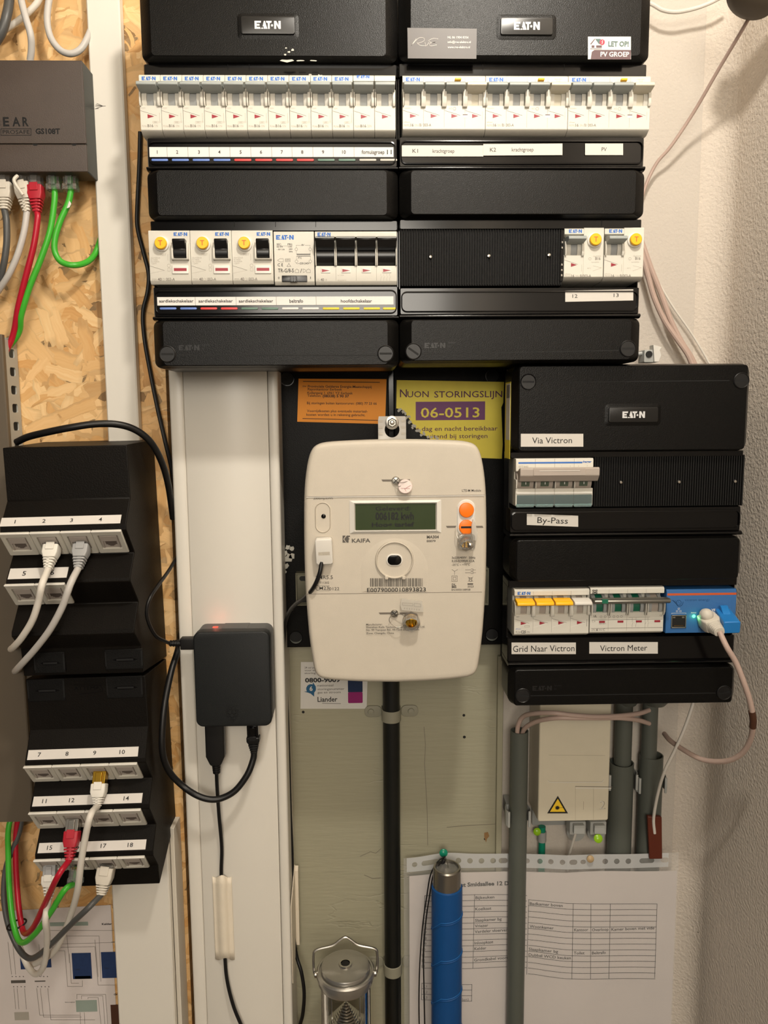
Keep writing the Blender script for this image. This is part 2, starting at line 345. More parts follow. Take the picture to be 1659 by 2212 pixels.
    bp = N('ShaderNodeBump'); bp.inputs['Strength'].default_value = .7; bp.inputs['Distance'].default_value = .0012; L(hb.outputs[0], bp.inputs['Height']); L(bp.outputs[0], b.inputs['Normal'])
wall_mats()

# ------------------------------------------------------------------ the room shell
def struct(name, mb, bv=0): o = mb.build(name, None, (0, 0, 0), bv=bv); o['kind'] = 'structure'; return o
FL, CE = -EYE, 950
XL = W(0, 1100, 775)[0]-260
XR = W(1545, 900, 840)[0]                        # inner corner with the right wall
XO = W(386, 1500, 775)[0]                        # right end of the strand board
mb = MB('plaster'); mb.box(XL-20, XR+120, 840, 900, FL, CE); struct('wall_back', mb)
mb = MB('plaster_rough'); r = 28; pf = [(XR+110, 839.9)]
pf.append((XR-r, 839.8))
for i in range(9): a = i*pi/16; pf.append((XR-r+r*sin(a), 839.8-r+r*cos(a)))
pf += [(XR+12, 300), (XR+25, -2600), (XR+110, -2600)]
mb.extz(pf, FL, CE); struct('wall_right', mb)
mb = MB('osb'); mb.box(XL-20, XO, 775, 822, FL, CE); struct('wall_left', mb)
mb = MB('floor_tile'); mb.box(XL-20, XR+110, -2600, 900, FL-40, FL); struct('floor', mb)
mb = MB('ceiling_paint'); mb.box(XL-20, XR+110, -2600, 900, CE, CE+40); struct('ceiling', mb)
# ------------------------------------------------------------------ painted board, black mounting plate
bx0, bz1 = W(600, 1000, 822)[0]-70, W(850, 700, 822)[1]; bx1 = W(1083, 1600, 822)[0]
t = thing('backboard', 'grey-green painted wooden backboard with cracked paint below the white electricity meter', 'board', ((bx0+bx1)/2, 822, FL))
mb = MB('painted_wood'); mb.box(bx0, bx1, 822, 839.5, FL+300, bz1); mb.build('panel', t, bv=1)
mb = MB('port_dark')
for px, py, r in ((1002, 1545, 1.6), (1003, 1592, 1.7), (655, 1538, 1.6), (1051, 1805, 2.2), (1048, 1812, 1.5)):
    x, z = W(px, py, 822); mb.flat(circ(x, z, r, 10), 821.8)
mb.build('screw_hole', t)
mb = MB('bench_wood'); mb.flat([(bx, bz) for bx, bz in (W(a, b, 821.6) for a, b in ((1046, 1799), (1054, 1797), (1057, 1806), (1052, 1812), (1050, 1820), (1046, 1808)))], 821.6); mb.build('splinter', t, label='torn bare wood around a screw hole')
mb = MB('duct_groove')
for pts in ([(916, 1570), (919, 1610), (917, 1650), (920, 1700), (923, 1760), (924, 1826)], [(965, 1787), (1010, 1783), (1070, 1780)], [(778, 1850), (800, 1840), (812, 1843), (823, 1833)], [(787, 1890), (805, 1898), (822, 1896)]):
    mb.line([W(a, b, 821.7) for a, b in pts], .5, 821.7)
mb.build('crack', t)
mb = MB('painted_wood'); x = W(1083, 1600, 818)[0]; mb.box(x-5, x+1.5, 816, 839, FL+300, W(850, 1420, 818)[1])
mb.build('edge_strip', t, bv=1)

px0, pz1 = W(601, 1000, 800)[0], W(850, 760, 800)[1]; px1, pz0 = W(1092, 1100, 800)[0], W(850, 1396, 800)[1]
t = thing('mounting_plate', 'black plastic mounting plate behind the white electricity meter', 'mounting plate', ((px0+px1)/2, 822, pz0))
xm = W(846, 1000, 800)[0]
for a, b_ in ((px0, xm-2.5), (xm+2.5, px1)):
    mb = MB('black_matt'); mb.slab(a, b_, pz0, pz1, 821.8, 800, 4, 1.5); mb.build('plate_half', t)
mb = MB('black_gloss'); mb.box(xm-2.5, xm+2.5, 806, 821, pz0+3, pz1); mb.build('joint', t)
for px, py in ((620, 818), (1064, 812), (639, 1378), (1063, 1372)):
    x, z = W(px, py, 799); mb = MB('black_deep'); mb.flat(circ(x, z, 6.6, 24), 799.6)
    mb.mt = 'black_gloss'; mb.ringo(circ(x, z, 7.4, 24), circ(x, z, 6.6, 24), 799.5)
    if py > 1000:
        mb.mt = 'pvc'; a = [(x+6.4*cos(q), z+6.4*sin(q)) for q in [pi+.25+k*(pi-.5)/10 for k in range(11)]]; a2 = [(p, z+(q-z)*.72) for p, q in reversed(a)]; mb.flat(a+a2, 799.4)
    mb.build('mounting_hole', t)
mb = MB('paint_fleck')
random.seed(3)
for px, py, s in ((622, 1182, 3), (630, 1184, 2.6), (614, 1196, 4), (622, 1207, 4.5), (630, 1203, 3.5), (617, 1222, 3), (614, 1235, 2.2), (630, 1318, 1.6), (605, 900, 1.3), (604, 940, 1), (604, 1062, 1.5), (606, 985, .8)):
    x, z = W(px, py, 799.6); mb.flat([(x+s*(.6+.7*random.random())*cos(q), z+s*(.5+.8*random.random())*sin(q)) for q in [k*pi/4 for k in range(8)]], 799.6)
mb.build('paint_fleck', t, label='white paint splashes on the plate')
def bracket(x0, x1, y0, y1, lab):
    a, z0 = W(x0, y1, 792); b_, z1 = W(x1, y0, 792)
    t = thing('metal_bracket', lab, 'bracket', ((a+b_)/2, 800, z0))
    mb = MB('dull_metal'); mb.slab(a, b_, z0, z1, 799.5, 790, 1, .6)
    mb.build('plate', t); mb = MB('dull_metal'); w = 1.6
    for q in ((a, b_, z0, z0+w), (a, b_, z1-w, z1), (a, a+w, z0+w, z1-w), (b_-w, b_, z0+w, z1-w)): mb.box(q[0], q[1], 788, 790.2, q[2], q[3])
    mb.build('rim', t, bv=.3)
    mb = MB('port_dark')
    for z in (z0+6, z1-6): mb.flat(rrect(a+4, min(a+14, b_-1), z-2.6, z+2.6, 2.5), 789.8)
    mb.build('slot', t)
bracket(640, 705, 1236, 1307, 'flat grey metal bracket showing at the left edge of the electricity meter')
bracket(1010, 1055, 1226, 1306, 'flat grey metal bracket showing at the right edge of the electricity meter')

# ------------------------------------------------------------------ stickers on the plate and board
def sheet(name, lab, cat, corners, Y, mt, th=.25, bend=0):
    pts = [W(a, b, Y) for a, b in corners]
    xs = [p[0] for p in pts]; zs = [p[1] for p in pts]
    t = thing(name, lab, cat, (sum(xs)/len(xs), Y, min(zs)))
    mb = MB(mt); mb.prism(pts, Y+th, Y); mb.build('sheet', t); return t
def wr(mb, s, px, py, Y, hpx, al='L', mt=None, bold=0, fitpx=None, rot=0):
    """lettering placed on the plane Y; hpx and fitpx in photo pixels"""
    x, z = W(px, py, Y); k = (W(px+50, py, Y)[0]-x)/50
    mb.txt(s, x, z, Y, hpx*k, al, mt, bold, fit=(fitpx*k if fitpx else None), rot=rot)
def ln(mb, pts, wpx, Y, mt=None, closed=False):
    q = [W(a, b, Y) for a, b in pts]; k = (W(pts[0][0]+50, pts[0][1], Y)[0]-q[0][0])/50
    mb.line(q, wpx*k, Y, mt, closed)
t = sheet('fault_notice', 'orange paper notice with brown printed lines, left of the yellow notice', 'notice', [(645, 818), (835, 819), (832, 916), (642, 911)], 799.2, 'sticker_orange')
mb = MB('ink_brown'); Y = 799.0; rr = -.015
ln(mb, [(655, 824), (820, 826)], 1.4, Y); ln(mb, [(654, 904), (818, 908)], 1.4, Y)
for s, x, y, h, f, bd in (('nv', 654, 836, 4, 8, .01), ('Provinciale Gelderse Energie-Maatschappij', 665, 837, 5.2, 138, .012), ('Rayonkantoor Eerbeek', 665, 843, 5, 74, .012), ('Kollergang 1. 6961 YZ Eerbeek', 664, 851, 5, 98, .012),
        ('Telefoon.', 664, 857, 5, 30, .012), ('(08338) 5 90 37', 697, 858, 5.6, 57, .03), ('Bij storingen buiten kantooruren: (080) 77 23 66', 663, 873, 5.2, 151, .012),
        ('Voorrijdkosten plus eventuele materiaal-', 663, 890, 5.2, 131, .012), ('kosten worden u in rekening gebracht.', 662, 898, 5.2, 127, .012)):
    wr(mb, s, x, y+(0), Y, h, 'L', None, bd, f, rr)
mb.build('print', t)
YS = 799.2
torn = [(857, 821), (1089, 825), (1087, 870), (1083, 880), (1086, 960), (1084, 991), (1000, 988), (940, 960), (925, 944), (908, 936), (898, 925), (884, 905), (872, 887), (866, 884), (856, 882)]
t = sheet('storm_line_notice', 'torn yellow paper notice with purple number box behind the top of the meter', 'notice', torn, YS, 'sticker_yellow')
mb = MB('ink_purple'); Y = 799.0
for s, x, f, h in (('N', 864, 15, 17), ('UON', 880, 46, 13), ('STORINGSLIJN', 938, 147, 13.5)): wr(mb, s, x, 858+(x-864)*.01, Y, h, 'L', None, .004, f)
a, b = W(898, 908, Y); c, d = W(1048, 867, Y); mb.rect(a, c, b, d, Y, 'sticker_purple')
wr(mb, '06-0513', 909, 902, 798.9, 21, 'L', 'sticker_yellow', .012, 127)
wr(mb, "'s dag en nacht bereikbaar", 897, 931, Y, 9.5, 'L', None, .004, 178); wr(mb, 'uitend bij storingen', 925, 947, Y, 9.5, 'L', None, .004, 128)
# small serifs on the big capitals
mb.build('print', t)
mb = MB('paint_fleck'); random.seed(5); pp = [(864, 883), (872, 890), (880, 900), (888, 910), (894, 920), (904, 930), (915, 938), (928, 943), (945, 946)]
for a, b in pp:
    for k in range(3):
        x, z = W(a+random.uniform(-5, 4), b+random.uniform(-4, 4), 798.6); s = 1.6
        mb.flat([(x+s*(.5+.8*random.random())*cos(q), z+s*(.5+.8*random.random())*sin(q)) for q in [k2*pi/4 for k2 in range(8)]], 798.7-k*.1)
mb.build('torn_edge', t, label='ragged white torn paper edge')
t = sheet('storing_sticker', 'white sticker with blue star logo and purple strip, partly hidden under the meter', 'sticker', [(650, 1430), (795, 1430), (792, 1531), (649, 1531)], 821.3, 'sticker_white')
mb = MB('ink_soft'); Y = 821.1
for s, x, y, h, f, k, bd in (('24 uur per dag', 658, 1444, 4, 34, 'ink_soft', .005), ('voor een', 658, 1450, 4, 28, 'ink_soft', .005), ('storing', 658, 1456, 4, 24, 'ink_soft', .005), ('0800-9009', 659, 1474, 9.5, 76, 'ink', .035),
        ('nationaal', 686, 1483, 5, 34, 'ink_soft', 0), ('storingsnummer', 686, 1491, 5, 58, 'ink_soft', 0), ('gas en stroom', 686, 1498, 5, 50, 'ink_soft', 0), ('Liander', 686, 1516, 11, 43, 'ink', .015)):
    wr(mb, s, x, y, Y, h, 'L', k, bd, f)
ln(mb, [(696, 1519), (736, 1520)], 1, Y, 'ink_soft')
a, b = W(752, 1519, Y); c, d = W(783, 1462, Y); mb.flat(rrect(a, c, b, b+(d-b)*.42, 1.2), Y, 'li_magenta'); mb.rect(a, c, b+(d-b)*.42, d, Y, 'li_navy')
x, z = W(672, 1488, Y); mb.flat(circ(x, z, 5.4, 20), Y, 'li_blue'); mb.flat([(x+2, z+8), (x+5.5, z+2), (x+2, z-1)], Y-.05, 'li_blue'); mb.flat([(x-8, z-3), (x-1, z-5), (x+3.2, z-9), (x+3.5, z-2)], Y-.05, 'li_blue'); mb.txt('6', x, z-2.2, Y-.1, 5, 'C', 'sticker_white', .03)
mb.build('print', t)

# ------------------------------------------------------------------ electricity meter
YM = 700.0
def mx(px, py=1180): return W(px, py, YM)[0]
def mz(py, px=850): return W(px, py, YM)[1]
mcx = W(855, 1180, YM)[0]
t = thing('electricity_meter', 'white electricity meter with a dark green display, orange buttons and wire seals', 'electricity meter', (mcx, 800, mz(1470)))
meter = t
def wx(px, py): return W(px, py, YM)[0]
# outline of body (from the photo, symmetrical)
HALF = [(0, 949.2), (50, 949.8), (80, 950.8), (120, 952.4), (148, 954.5), (164, 958), (174, 964), (181, 974), (187, 992), (192, 1020), (195.5, 1055), (197, 1100), (197.5, 1180), (196.5, 1240), (194.5, 1290), (189, 1370), (182, 1425), (178, 1448), (172, 1459), (162, 1465), (146, 1468.4), (110, 1471.8), (60, 1474.6), (0, 1476)]
HP = smooth([(W(855+a, b, YM)[0]-mcx, W(855, b, YM)[1], 0) for a, b in HALF], 2)
def mout(ins=0):
    zc = mz(1210); o = [(mcx+p.x, p.y) for p in HP]+[(mcx-p.x, p.y) for p in HP[::-1][1:-1]]
    o[0] = (mcx, o[0][1]); o[len(HP)-1] = (mcx, o[len(HP)-1][1]); r_ = []; n = len(o)
    for k in range(n):
        a = Vector(o[k-1]); b = Vector(o[(k+1) % n]); d = b-a; q = Vector((d.y, -d.x)).normalized()
        r_.append((o[k][0]+q.x*ins, o[k][1]+q.y*ins))
    return r_[::-1]
def ring(ins, y): return [(x, y, z) for x, z in mout(ins)]
mb = MB('meter_plastic'); mb.loft([ring(5, 799), ring(5, 745), ring(2.5, 744), ring(1.0, 735), ring(0, 716), ring(0, 705), ring(.7, 702.3), ring(2.2, 700.5), ring(4, 700), ring(7, 700)], None, True, False)
_r = ring(7, 700); mb.add([(mcx, 700, mz(1210))]+_r, [(0, k+1, (k+1) % len(_r)+1) for k in range(len(_r))])
mb.build('housing', t, sharp=40)
mb = MB('duct_groove')                     # cover seams
for y0 in (1071, 1281):
    o = [(W(661 if y0 < 1200 else 662, y0, YM)[0], mz(y0)), (W(1047 if y0 < 1200 else 1041, y0, YM)[0], mz(y0))]; mb.line(o, .38, 699.85)
mb.build('cover_seam', t)
mb = MB('clean_plastic'); mb.box(wx(662, 1071), wx(1046, 1071), 699.2, 701, mz(1072.4)-.3, mz(1071.6)); mb.build('seam_lip', t)
# raised arch around the optical window
def arch(cx, w, z0, zc, r): 
    o = [(cx+w, z0)]; o += [(cx+r*cos(a), zc+r*sin(a)) for a in [k*pi/20 for k in range(21)]]; return o+[(cx-w, z0)]
ax, az = W(852, 1209, YM); r1 = wx(929, 1200)-ax
for (w_, h_) in ((r1, 0),):
    mb = MB('meter_plastic'); o = arch(ax, r1, mz(1280), mz(1235), r1); i = arch(ax, r1-6, mz(1276), mz(1235), r1-6)
    mb.loft([[(x, 700.2, z) for x, z in o], [(x, 699.5, z) for x, z in i]]); mb.build('raised_arch', t, sharp=20)
rw = 16.5
mb = MB('meter_plastic')                     # bowl: ring wall deeper than the arch
n = 36; pr = [(rw+1.2, 698.85), (rw+.3, 698.2), (rw-.4, 698.6), (rw-1.6, 703.5)]
mb.loft([[(ax+q*cos(2*pi*k/n), y, az+q*sin(2*pi*k/n)) for k in range(n)] for q, y in ((rw+1.3, 699.2), (rw+.8, 697.2), (rw+.1, 697.0), (rw-.8, 698.6))], None, False, True)
mb.build('optical_ring', t, sharp=50)
mb = MB('clean_plastic'); mb.slab(ax-7.6, ax+7.6, az-5.8, az+5.8, 699.5, 697.8, 5.5, .5); mb.build('window_rim', t)
mb = MB('black_gloss'); mb.slab(ax-6.4, ax+6.4, az-4.6, az+4.6, 699, 697.0, 4.4, .6); mb.build('optical_window', t)
# feet at the ring
mb = MB('meter_plastic')
for px in (835, 872): x, z = W(px, 1247, YM); mb.slab(x-1.6, x+1.6, z-1.6, z+2, 699, 696.6, 1, .5)
mb.build('ring_foot', t)
# display
a, z0 = W(768, 1145, YM); b, z1 = W(941, 1087, YM)
mb = MB('clean_plastic'); fx = 5.2; fz = 3.2
mb.add([(a-fx,699.6,z0-fz),(b+fx,699.6,z0-fz),(b+fx,699.6,z1+fz),(a-fx,699.6,z1+fz),(a-1,697.8,z0-1),(b+1,697.8,z0-1),(b+1,697.8,z1+1),(a-1,697.8,z1+1),(a,701,z0),(b,701,z0),(b,701,z1),(a,701,z1)],
       [(0,1,5,4),(1,2,6,5),(2,3,7,6),(3,0,4,7),(4,5,9,8),(5,6,10,9),(6,7,11,10),(7,4,8,11)])
mb.build('display_frame', t, sharp=20)
mb = MB('lcd'); mb.rect(a, b, z0, z1, 699.4); dsp = mb.build('display', t, label='dark green liquid crystal display')
mb = MB('lcd_ink'); Y = 699.3
wr(mb, 'Geleverd:', 811, 1103, Y, 9, 'L', None, .015, 76); wr(mb, '006182 kwh', 811, 1123, Y, 16, 'L', None, .03, 83); wr(mb, 'Hoog tarief', 803, 1138, Y, 9, 'L', None, .03, 92)
mb.build('readout', dsp)
# sensor oval with lamp
x, z0 = W(698, 1151, YM); z1 = mz(1083); w_ = 7.3
mb = MB('meter_plastic'); o = rrect(x-w_, x+w_, z0, z1, 7.2, 8); i = rrect(x-w_+.6, x+w_-.6, z0+.6, z1-.6, 6.6, 8); i2 = rrect(x-w_+1.1, x+w_-1.1, z0+1.1, z1-1.1, 6.2, 8)
mb.loft([[(p, 700, q) for p, q in o], [(p, 699.1, q) for p, q in i], [(p, 699.9, q) for p, q in i2]], None, False, True); mb.build('sensor_oval', t, sharp=20)
x, z = W(699, 1115, YM); mb = MB('black_gloss'); mb.lathe([(2.1, 0), (2.1, .6), (1.2, 1.4), (.1, 1.6)], (x, 700, z), (0, -1, 0), 16); mb.build('pulse_lamp', t)
# port opening with cover recess
x0, z0 = W(682, 1224, YM); x1, z1 = W(719, 1158, YM); mb = MB('meter_plastic')
o = rrect(x0, x1, z0, z1, 2.5, 5); i = rrect(x0+.7, x1-.7, z0+.7, z1-.7, 2, 5); mb.ringo(o, i, 699.3); mb.loft([[(p, 700.2, q) for p, q in o], [(p, 699.3, q) for p, q in o]], None, False, False)
mb.mt = 'duct_side'; mb.flat(i, 699.8); mb.build('port_recess', t)
# buttons
bxp, z1 = W(1007, 1101, YM); _, z2 = W(1007, 1138, YM)
mb = MB('clean_plastic'); o = rrect(bxp-8.6, bxp+8.6, z2-9.6, z1+9.6, 8.5, 8); i = rrect(bxp-7.6, bxp+7.6, z2-8.6, z1+8.6, 7.5, 8)
mb.loft([[(p, 700, q) for p, q in o], [(p, 698.9, q) for p, q in i]]); mb.build('button_surround', t, sharp=30)
for z, sl in ((z1, 0), (z2, 1)):
    mb = MB('orange'); mb.lathe([(6.8, 0), (6.8, 2.4 if not sl else 1.2), (6.5, 2.9 if not sl else 1.6), (5.8, 3.1 if not sl else 1.8), (.01, 3.1 if not sl else 1.8)], (bxp, 699, z), (0, -1, 0), 28)
    if sl: mb.mt = 'port_dark'; mb.rect(bxp-5, bxp+5.2, z-.9, z+.9, 697.05)
    mb.build('button', t, label='round orange push button' if not sl else 'round orange slotted button')
for xa, xb_, py in ((963, 986, 1138), (1026, 1042, 1138), (824, 886, 1038), (818, 845, 1325), (862, 886, 1325)):
    mb = MB('duct_groove'); p, q = W(xa, py, YM); p2 = W(xb_, py, YM)[0]; mb.flat([(p, q+.9), (p2, q+.9), (p2-(1 if xb_ < 1030 else -1), q-.9), (p+1.2, q-.9)], 699.8); mb.build('screw_slot', t)
for px, py in ((855, 1038), (852, 1325)):
    x, z = W(px, py, YM); mb = MB('metal'); mb.lathe([(3.7, 0), (3.7, 1.2), (3, 2.0), (.1, 2.2)], (x, 699.8, z), (0, -1, 0), 20)
    mb.mt = 'port_dark'; mb.line([(x-2, z-2), (x+2, z+2)], .6, 697.5); mb.line([(x-2, z+2), (x+2, z-2)], .6, 697.5); mb.build('screw', t)
# printing
mb = MB('ink_soft'); Y = 699.75
T_ = [('2000imp/kWh', 677, 1079, 5, 42, .005, 'ink_soft'), ('LTE-M Module', 998, 1062, 5, 41, .005, 'ink_soft'), ('MA304', 922, 1163, 6.2, 26, .03, 'ink_soft'), ('E0079', 922, 1171, 4.6, 19, .02, 'ink_soft'),
      ('SMR5.5', 682, 1251, 8, 37, .005, 'ink_soft'), ('T11302', 690, 1261, 4.6, 21, .005, 'ink_soft'), ('M23', 690, 1274, 7.5, 20, .005, 'ink_soft'), ('0122', 711, 1275, 6.6, 22, .005, 'ink_soft'),
      ('E0079000010893823', 793, 1279, 9, 127, .005, 'ink'), ('3x230/400V', 976, 1207, 4.6, 32, .02, 'ink_soft'), ('50Hz', 1013, 1207, 4.6, 14, .02, 'ink_soft'), ('0,25-5(100)A', 976, 1214, 4.6, 35, .02, 'ink_soft'), ('Cl.A', 1013, 1214, 4.6, 12, .02, 'ink_soft'),
      ('-25°C ~ +70°C', 976, 1222, 4.4, 39, .01, 'ink_soft'), ('DL', 976, 1265, 4.5, 9, .03, 'ink_soft'), ('MS', 976, 1270, 4.5, 10, .03, 'ink_soft'), ('2023', 1010, 1269, 4.2, 13, .01, 'ink_soft'), ('SN:0000108938', 975, 1276, 4, 41, .01, 'ink_soft'),
      ('Manufacturer:', 791, 1351, 4, 35, .01, 'ink_soft'), ('Shenzhen Kaifa Technology (Chengdu) Co., Ltd.', 791, 1357, 4, 127, .01, 'ink_soft'), ('No. 99 Tianquan Rd., Hi-Tech Development', 791, 1363, 4, 115, .01, 'ink_soft'), ('Zone, Chengdu, China', 791, 1370, 4, 60, .01, 'ink_soft')]
for s, x, y, h, f, bd, k in T_: wr(mb, s, x, y, Y if not (790 < x < 935 and y > 1200) else 698.8, h, 'L', k, bd, f)
wr(mb, 'KAIFA', 760, 1172, Y, 8.5, 'L', 'ink_soft', .02, 40)
def poly(pts, mt, Y=Y): mb.flat([W(a, b, Y) for a, b in pts], Y, mt)
poly([(740, 1157), (747, 1157), (741.5, 1164.5), (747, 1172), (740, 1172)], 'ink_soft'); poly([(749, 1157), (756, 1157), (756, 1160), (753, 1160), (753, 1162.5), (755.5, 1164), (753, 1166), (753, 1172), (749, 1172), (743.5, 1164.5)], 'ink_soft')
ln(mb, [(688.5, 1265), (711, 1265), (711, 1276), (688.5, 1276)], .5, Y, None, True)
for cx in (677, 685.5):
    ln(mb, [(cx+3.4*cos(a), 1270+5*sin(a)) for a in [pi*.3+k*pi*1.4/8 for k in range(9)]], 1, Y)
ln(mb, [(682.5, 1270), (686, 1270)], 1, Y)
random.seed(11); x = 800.0                     # bar code
while x < 913:
    w_ = random.choice((.8, .8, 1.2, 1.8)); a, z0 = W(x, 1267, 698.8); b, z1 = W(x+w_, 1249, 698.8); mb.rect(a, b, z0, z1, 698.8, 'ink_soft'); x += w_+random.choice((.9, .9, 1.3, 2))
for pts in ([(976, 1230), (982, 1234), (989, 1230)], [(982, 1234), (982, 1242)], [(1005, 1231), (1017, 1231)], [(1017, 1229), (1022, 1229), (1022, 1233), (1017, 1233)], [(1022, 1231), (1028, 1231)], [(1005, 1237), (1017, 1237)], [(1017, 1235), (1022, 1235), (1022, 1239), (1017, 1239)], [(1022, 1237), (1028, 1237)],
            [(1011, 1246), (1022, 1256)], [(1022, 1246), (1011, 1256)]): ln(mb, pts, .6, Y)
for s in (6, 3): ln(mb, [(982-s, 1250-s), (982+s, 1250-s), (982+s, 1250+s), (982-s, 1250+s)], .6, Y, None, True)
ln(mb, [(1013, 1248), (1020, 1248), (1019, 1256), (1014, 1256)], .8, Y, None, True); a, z0 = W(1010, 1263, Y); b, z1 = W(1022, 1260, Y); mb.rect(a, b, z0, z1, Y)
mb.build('print', t)
# hanger lug with bolt above
a, z0 = W(817, 948, 748); b, z1 = W(877, 899, 748); cxx = (a+b)/2
mb = MB('clean_plastic')
hc = [(cxx+7.2*cos(q), (z0+z1)/2-2+7.6*sin(q)) for q in [k*2*pi/32 for k in range(32)]]
oc = []
for q in [k*2*pi/32 for k in range(32)]:
    dx, dz = cos(q), sin(q); zz = (z0+z1)/2-2; s1 = ((b-a)/2)/max(abs(dx), 1e-6); s2 = ((z1-zz) if dz > 0 else (zz-z0+4))/max(abs(dz), 1e-6); s_ = min(s1, s2); oc.append((cxx+dx*s_, zz+dz*s_))
mb.loft([[(x, 752, z) for x, z in hc], [(x, 748, z) for x, z in hc], [(x, 748, z) for x, z in oc], [(x, 752, z) for x, z in oc], [(x, 752, z) for x, z in hc]], None, False, False)
for sx in (-1, 1):
    for k in range(3): q = cxx+sx*(b-a)*.41; mb.box(q-2, q+2, 747, 748.2, z0+4+k*6, z0+6+k*6, 'duct_side')
mb.build('hanger_lug', t)
x, z = W(847, 913, 746); mb = MB('metal'); mb.lathe([(6.6, 0), (6.6, 1.5), (5.4, 1.8)], (x, 748.5, z), (0, -1, 0), 28); mb.lathe([(4.6, 1.5), (4.6, 5.5), (3.6, 6.3)], (x, 748.5, z), (0, -1, 0), 6)
mb.lathe([(2.4, 6), (2.2, 7.6), (1.6, 8.4), (.2, 8.6)], (x, 748.5, z), (0, -1, 0), 14); mb.build('bolt', t)

# wire seals hanging on the meter
def seal_tag(name, lab, parts_fn): 
    pass
x, z = W(876, 1052, 694); t = thing('wire_seal', 'round pinkish clear seal hanging below the top screw of the meter', 'seal', (x, 699, z))
mb = MB('seal_pink'); mb.lathe([(6.4, 0), (6.6, .6), (6.6, 2.6), (6.0, 3.2), (.1, 3.2)], (x, 697.5, z), (-.1, -1, .15), 28); mb.build('disc', t)
mb = MB('flag_red')
for k in (( -4, -1, 4, -1.5), (-1, -1, 1.5, -6), (0, -1.2, 4.5, 1.5)): mb.line([(x+k[0], z+k[1]), (x+k[2], z+k[3])], .25, 693.6)
mb.build('print', t)
mb = MB('ink_grey'); a = P3(855, 1040, 696); mb.tube([a, P3(860, 1050, 694), (x-4, 695, z+1)], .25, 6); mb.tube([a, P3(868, 1042, 694), (x+2, 695, z+5)], .25, 6); mb.build('wire', t)
def gold_seal(cx, cy, lab, tilt, big):
    x, z = W(cx, cy, 688); t = thing('wire_seal', lab, 'seal', (x, 699, z))
    ax_ = Vector(tilt).normalized(); o = Vector((x, 697, z))
    mb = MB('clear'); mb.lathe([(8.2*big, 0), (8.6*big, 3), (8.6*big, 10*big), (7.6*big, 11*big), (7.2*big, 4)], o, ax_, 8); mb.build('capsule', t)
    mb = MB('gold'); mb.lathe([(5.6*big, 2), (5.6*big, 7*big), (4.6*big, 8*big), (4.4*big, 5*big), (.1, 5*big)], o, ax_, 20)
    for k in range(3): q = o+ax_*(6*big); mb.box(q.x-4+k*3, q.x-2.6+k*3, q.y-1, q.y+1, q.z-3, q.z+3)
    mb.build('barrel', t); return t, o
t, o = gold_seal(889, 1342, 'gold barrel seal in a clear capsule on the lower screw of the meter', (.0, -1, -.35), .95)
mb = MB('frost'); pts = [(867, 1293), (912, 1299), (915, 1322), (905, 1322), (868, 1318), (865, 1308)]
mb.prism([W(a, b, 697) for a, b in pts], 698.6, 697); mb.build('flag', t, label='frosted clear tag of the seal')
mb = MB('ink_faint')
for k in range(7): wr(mb, '0', 873+k*5.2, 1316+k*.5, 696.8, 3.6, 'L', None, 0)
ln(mb, [(869, 1302), (892, 1304), (892, 1309), (869, 1307)], .6, 696.8, None, True); ln(mb, [(895, 1303), (909, 1305), (909, 1311), (895, 1310)], .6, 696.8, None, True); mb.build('print', t)
mb = MB('metal'); s0 = P3(852, 1328, 697); mb.tube([s0, P3(842, 1334, 694), P3(843, 1345, 693), P3(860, 1355, 692), o+Vector((-2, -3, -3))], .28, 6); mb.tube([s0, P3(866, 1327, 694), o+Vector((-6, -3, 3))], .28, 6); mb.build('wire', t)
t, o = gold_seal(1008, 1172, 'gold barrel seal in a clear capsule hanging under the orange buttons', (.1, -1, -.5), .72)
mb = MB('frost'); mb.prism([W(a, b, 693) for a, b in ((1022, 1122), (1027, 1132), (1032, 1150), (1029, 1168), (1022, 1167), (1019, 1150), (1019, 1135))], 696.5, 693)
mb.build('flag', t, label='frosted clear tag standing beside the button')
mb = MB('clear'); a, z0 = W(990, 1187, 692); b, z1 = W(1026, 1154, 692); mb.slab(a, b, z0, z1, 697, 690, 2, 1); mb.build('body', t)
mb = MB('chrome'); x, z = W(1016, 1178, 690); mb.lathe([(2.6, 0), (2.6, 3), (1, 3.6)], (x, 691, z), (0, -1, 0), 14); mb.build('crimp', t)
mb = MB('metal'); mb.tube([P3(985, 1138, 697), P3(986, 1155, 694), P3(994, 1170, 691)], .3, 6); mb.build('wire', t)
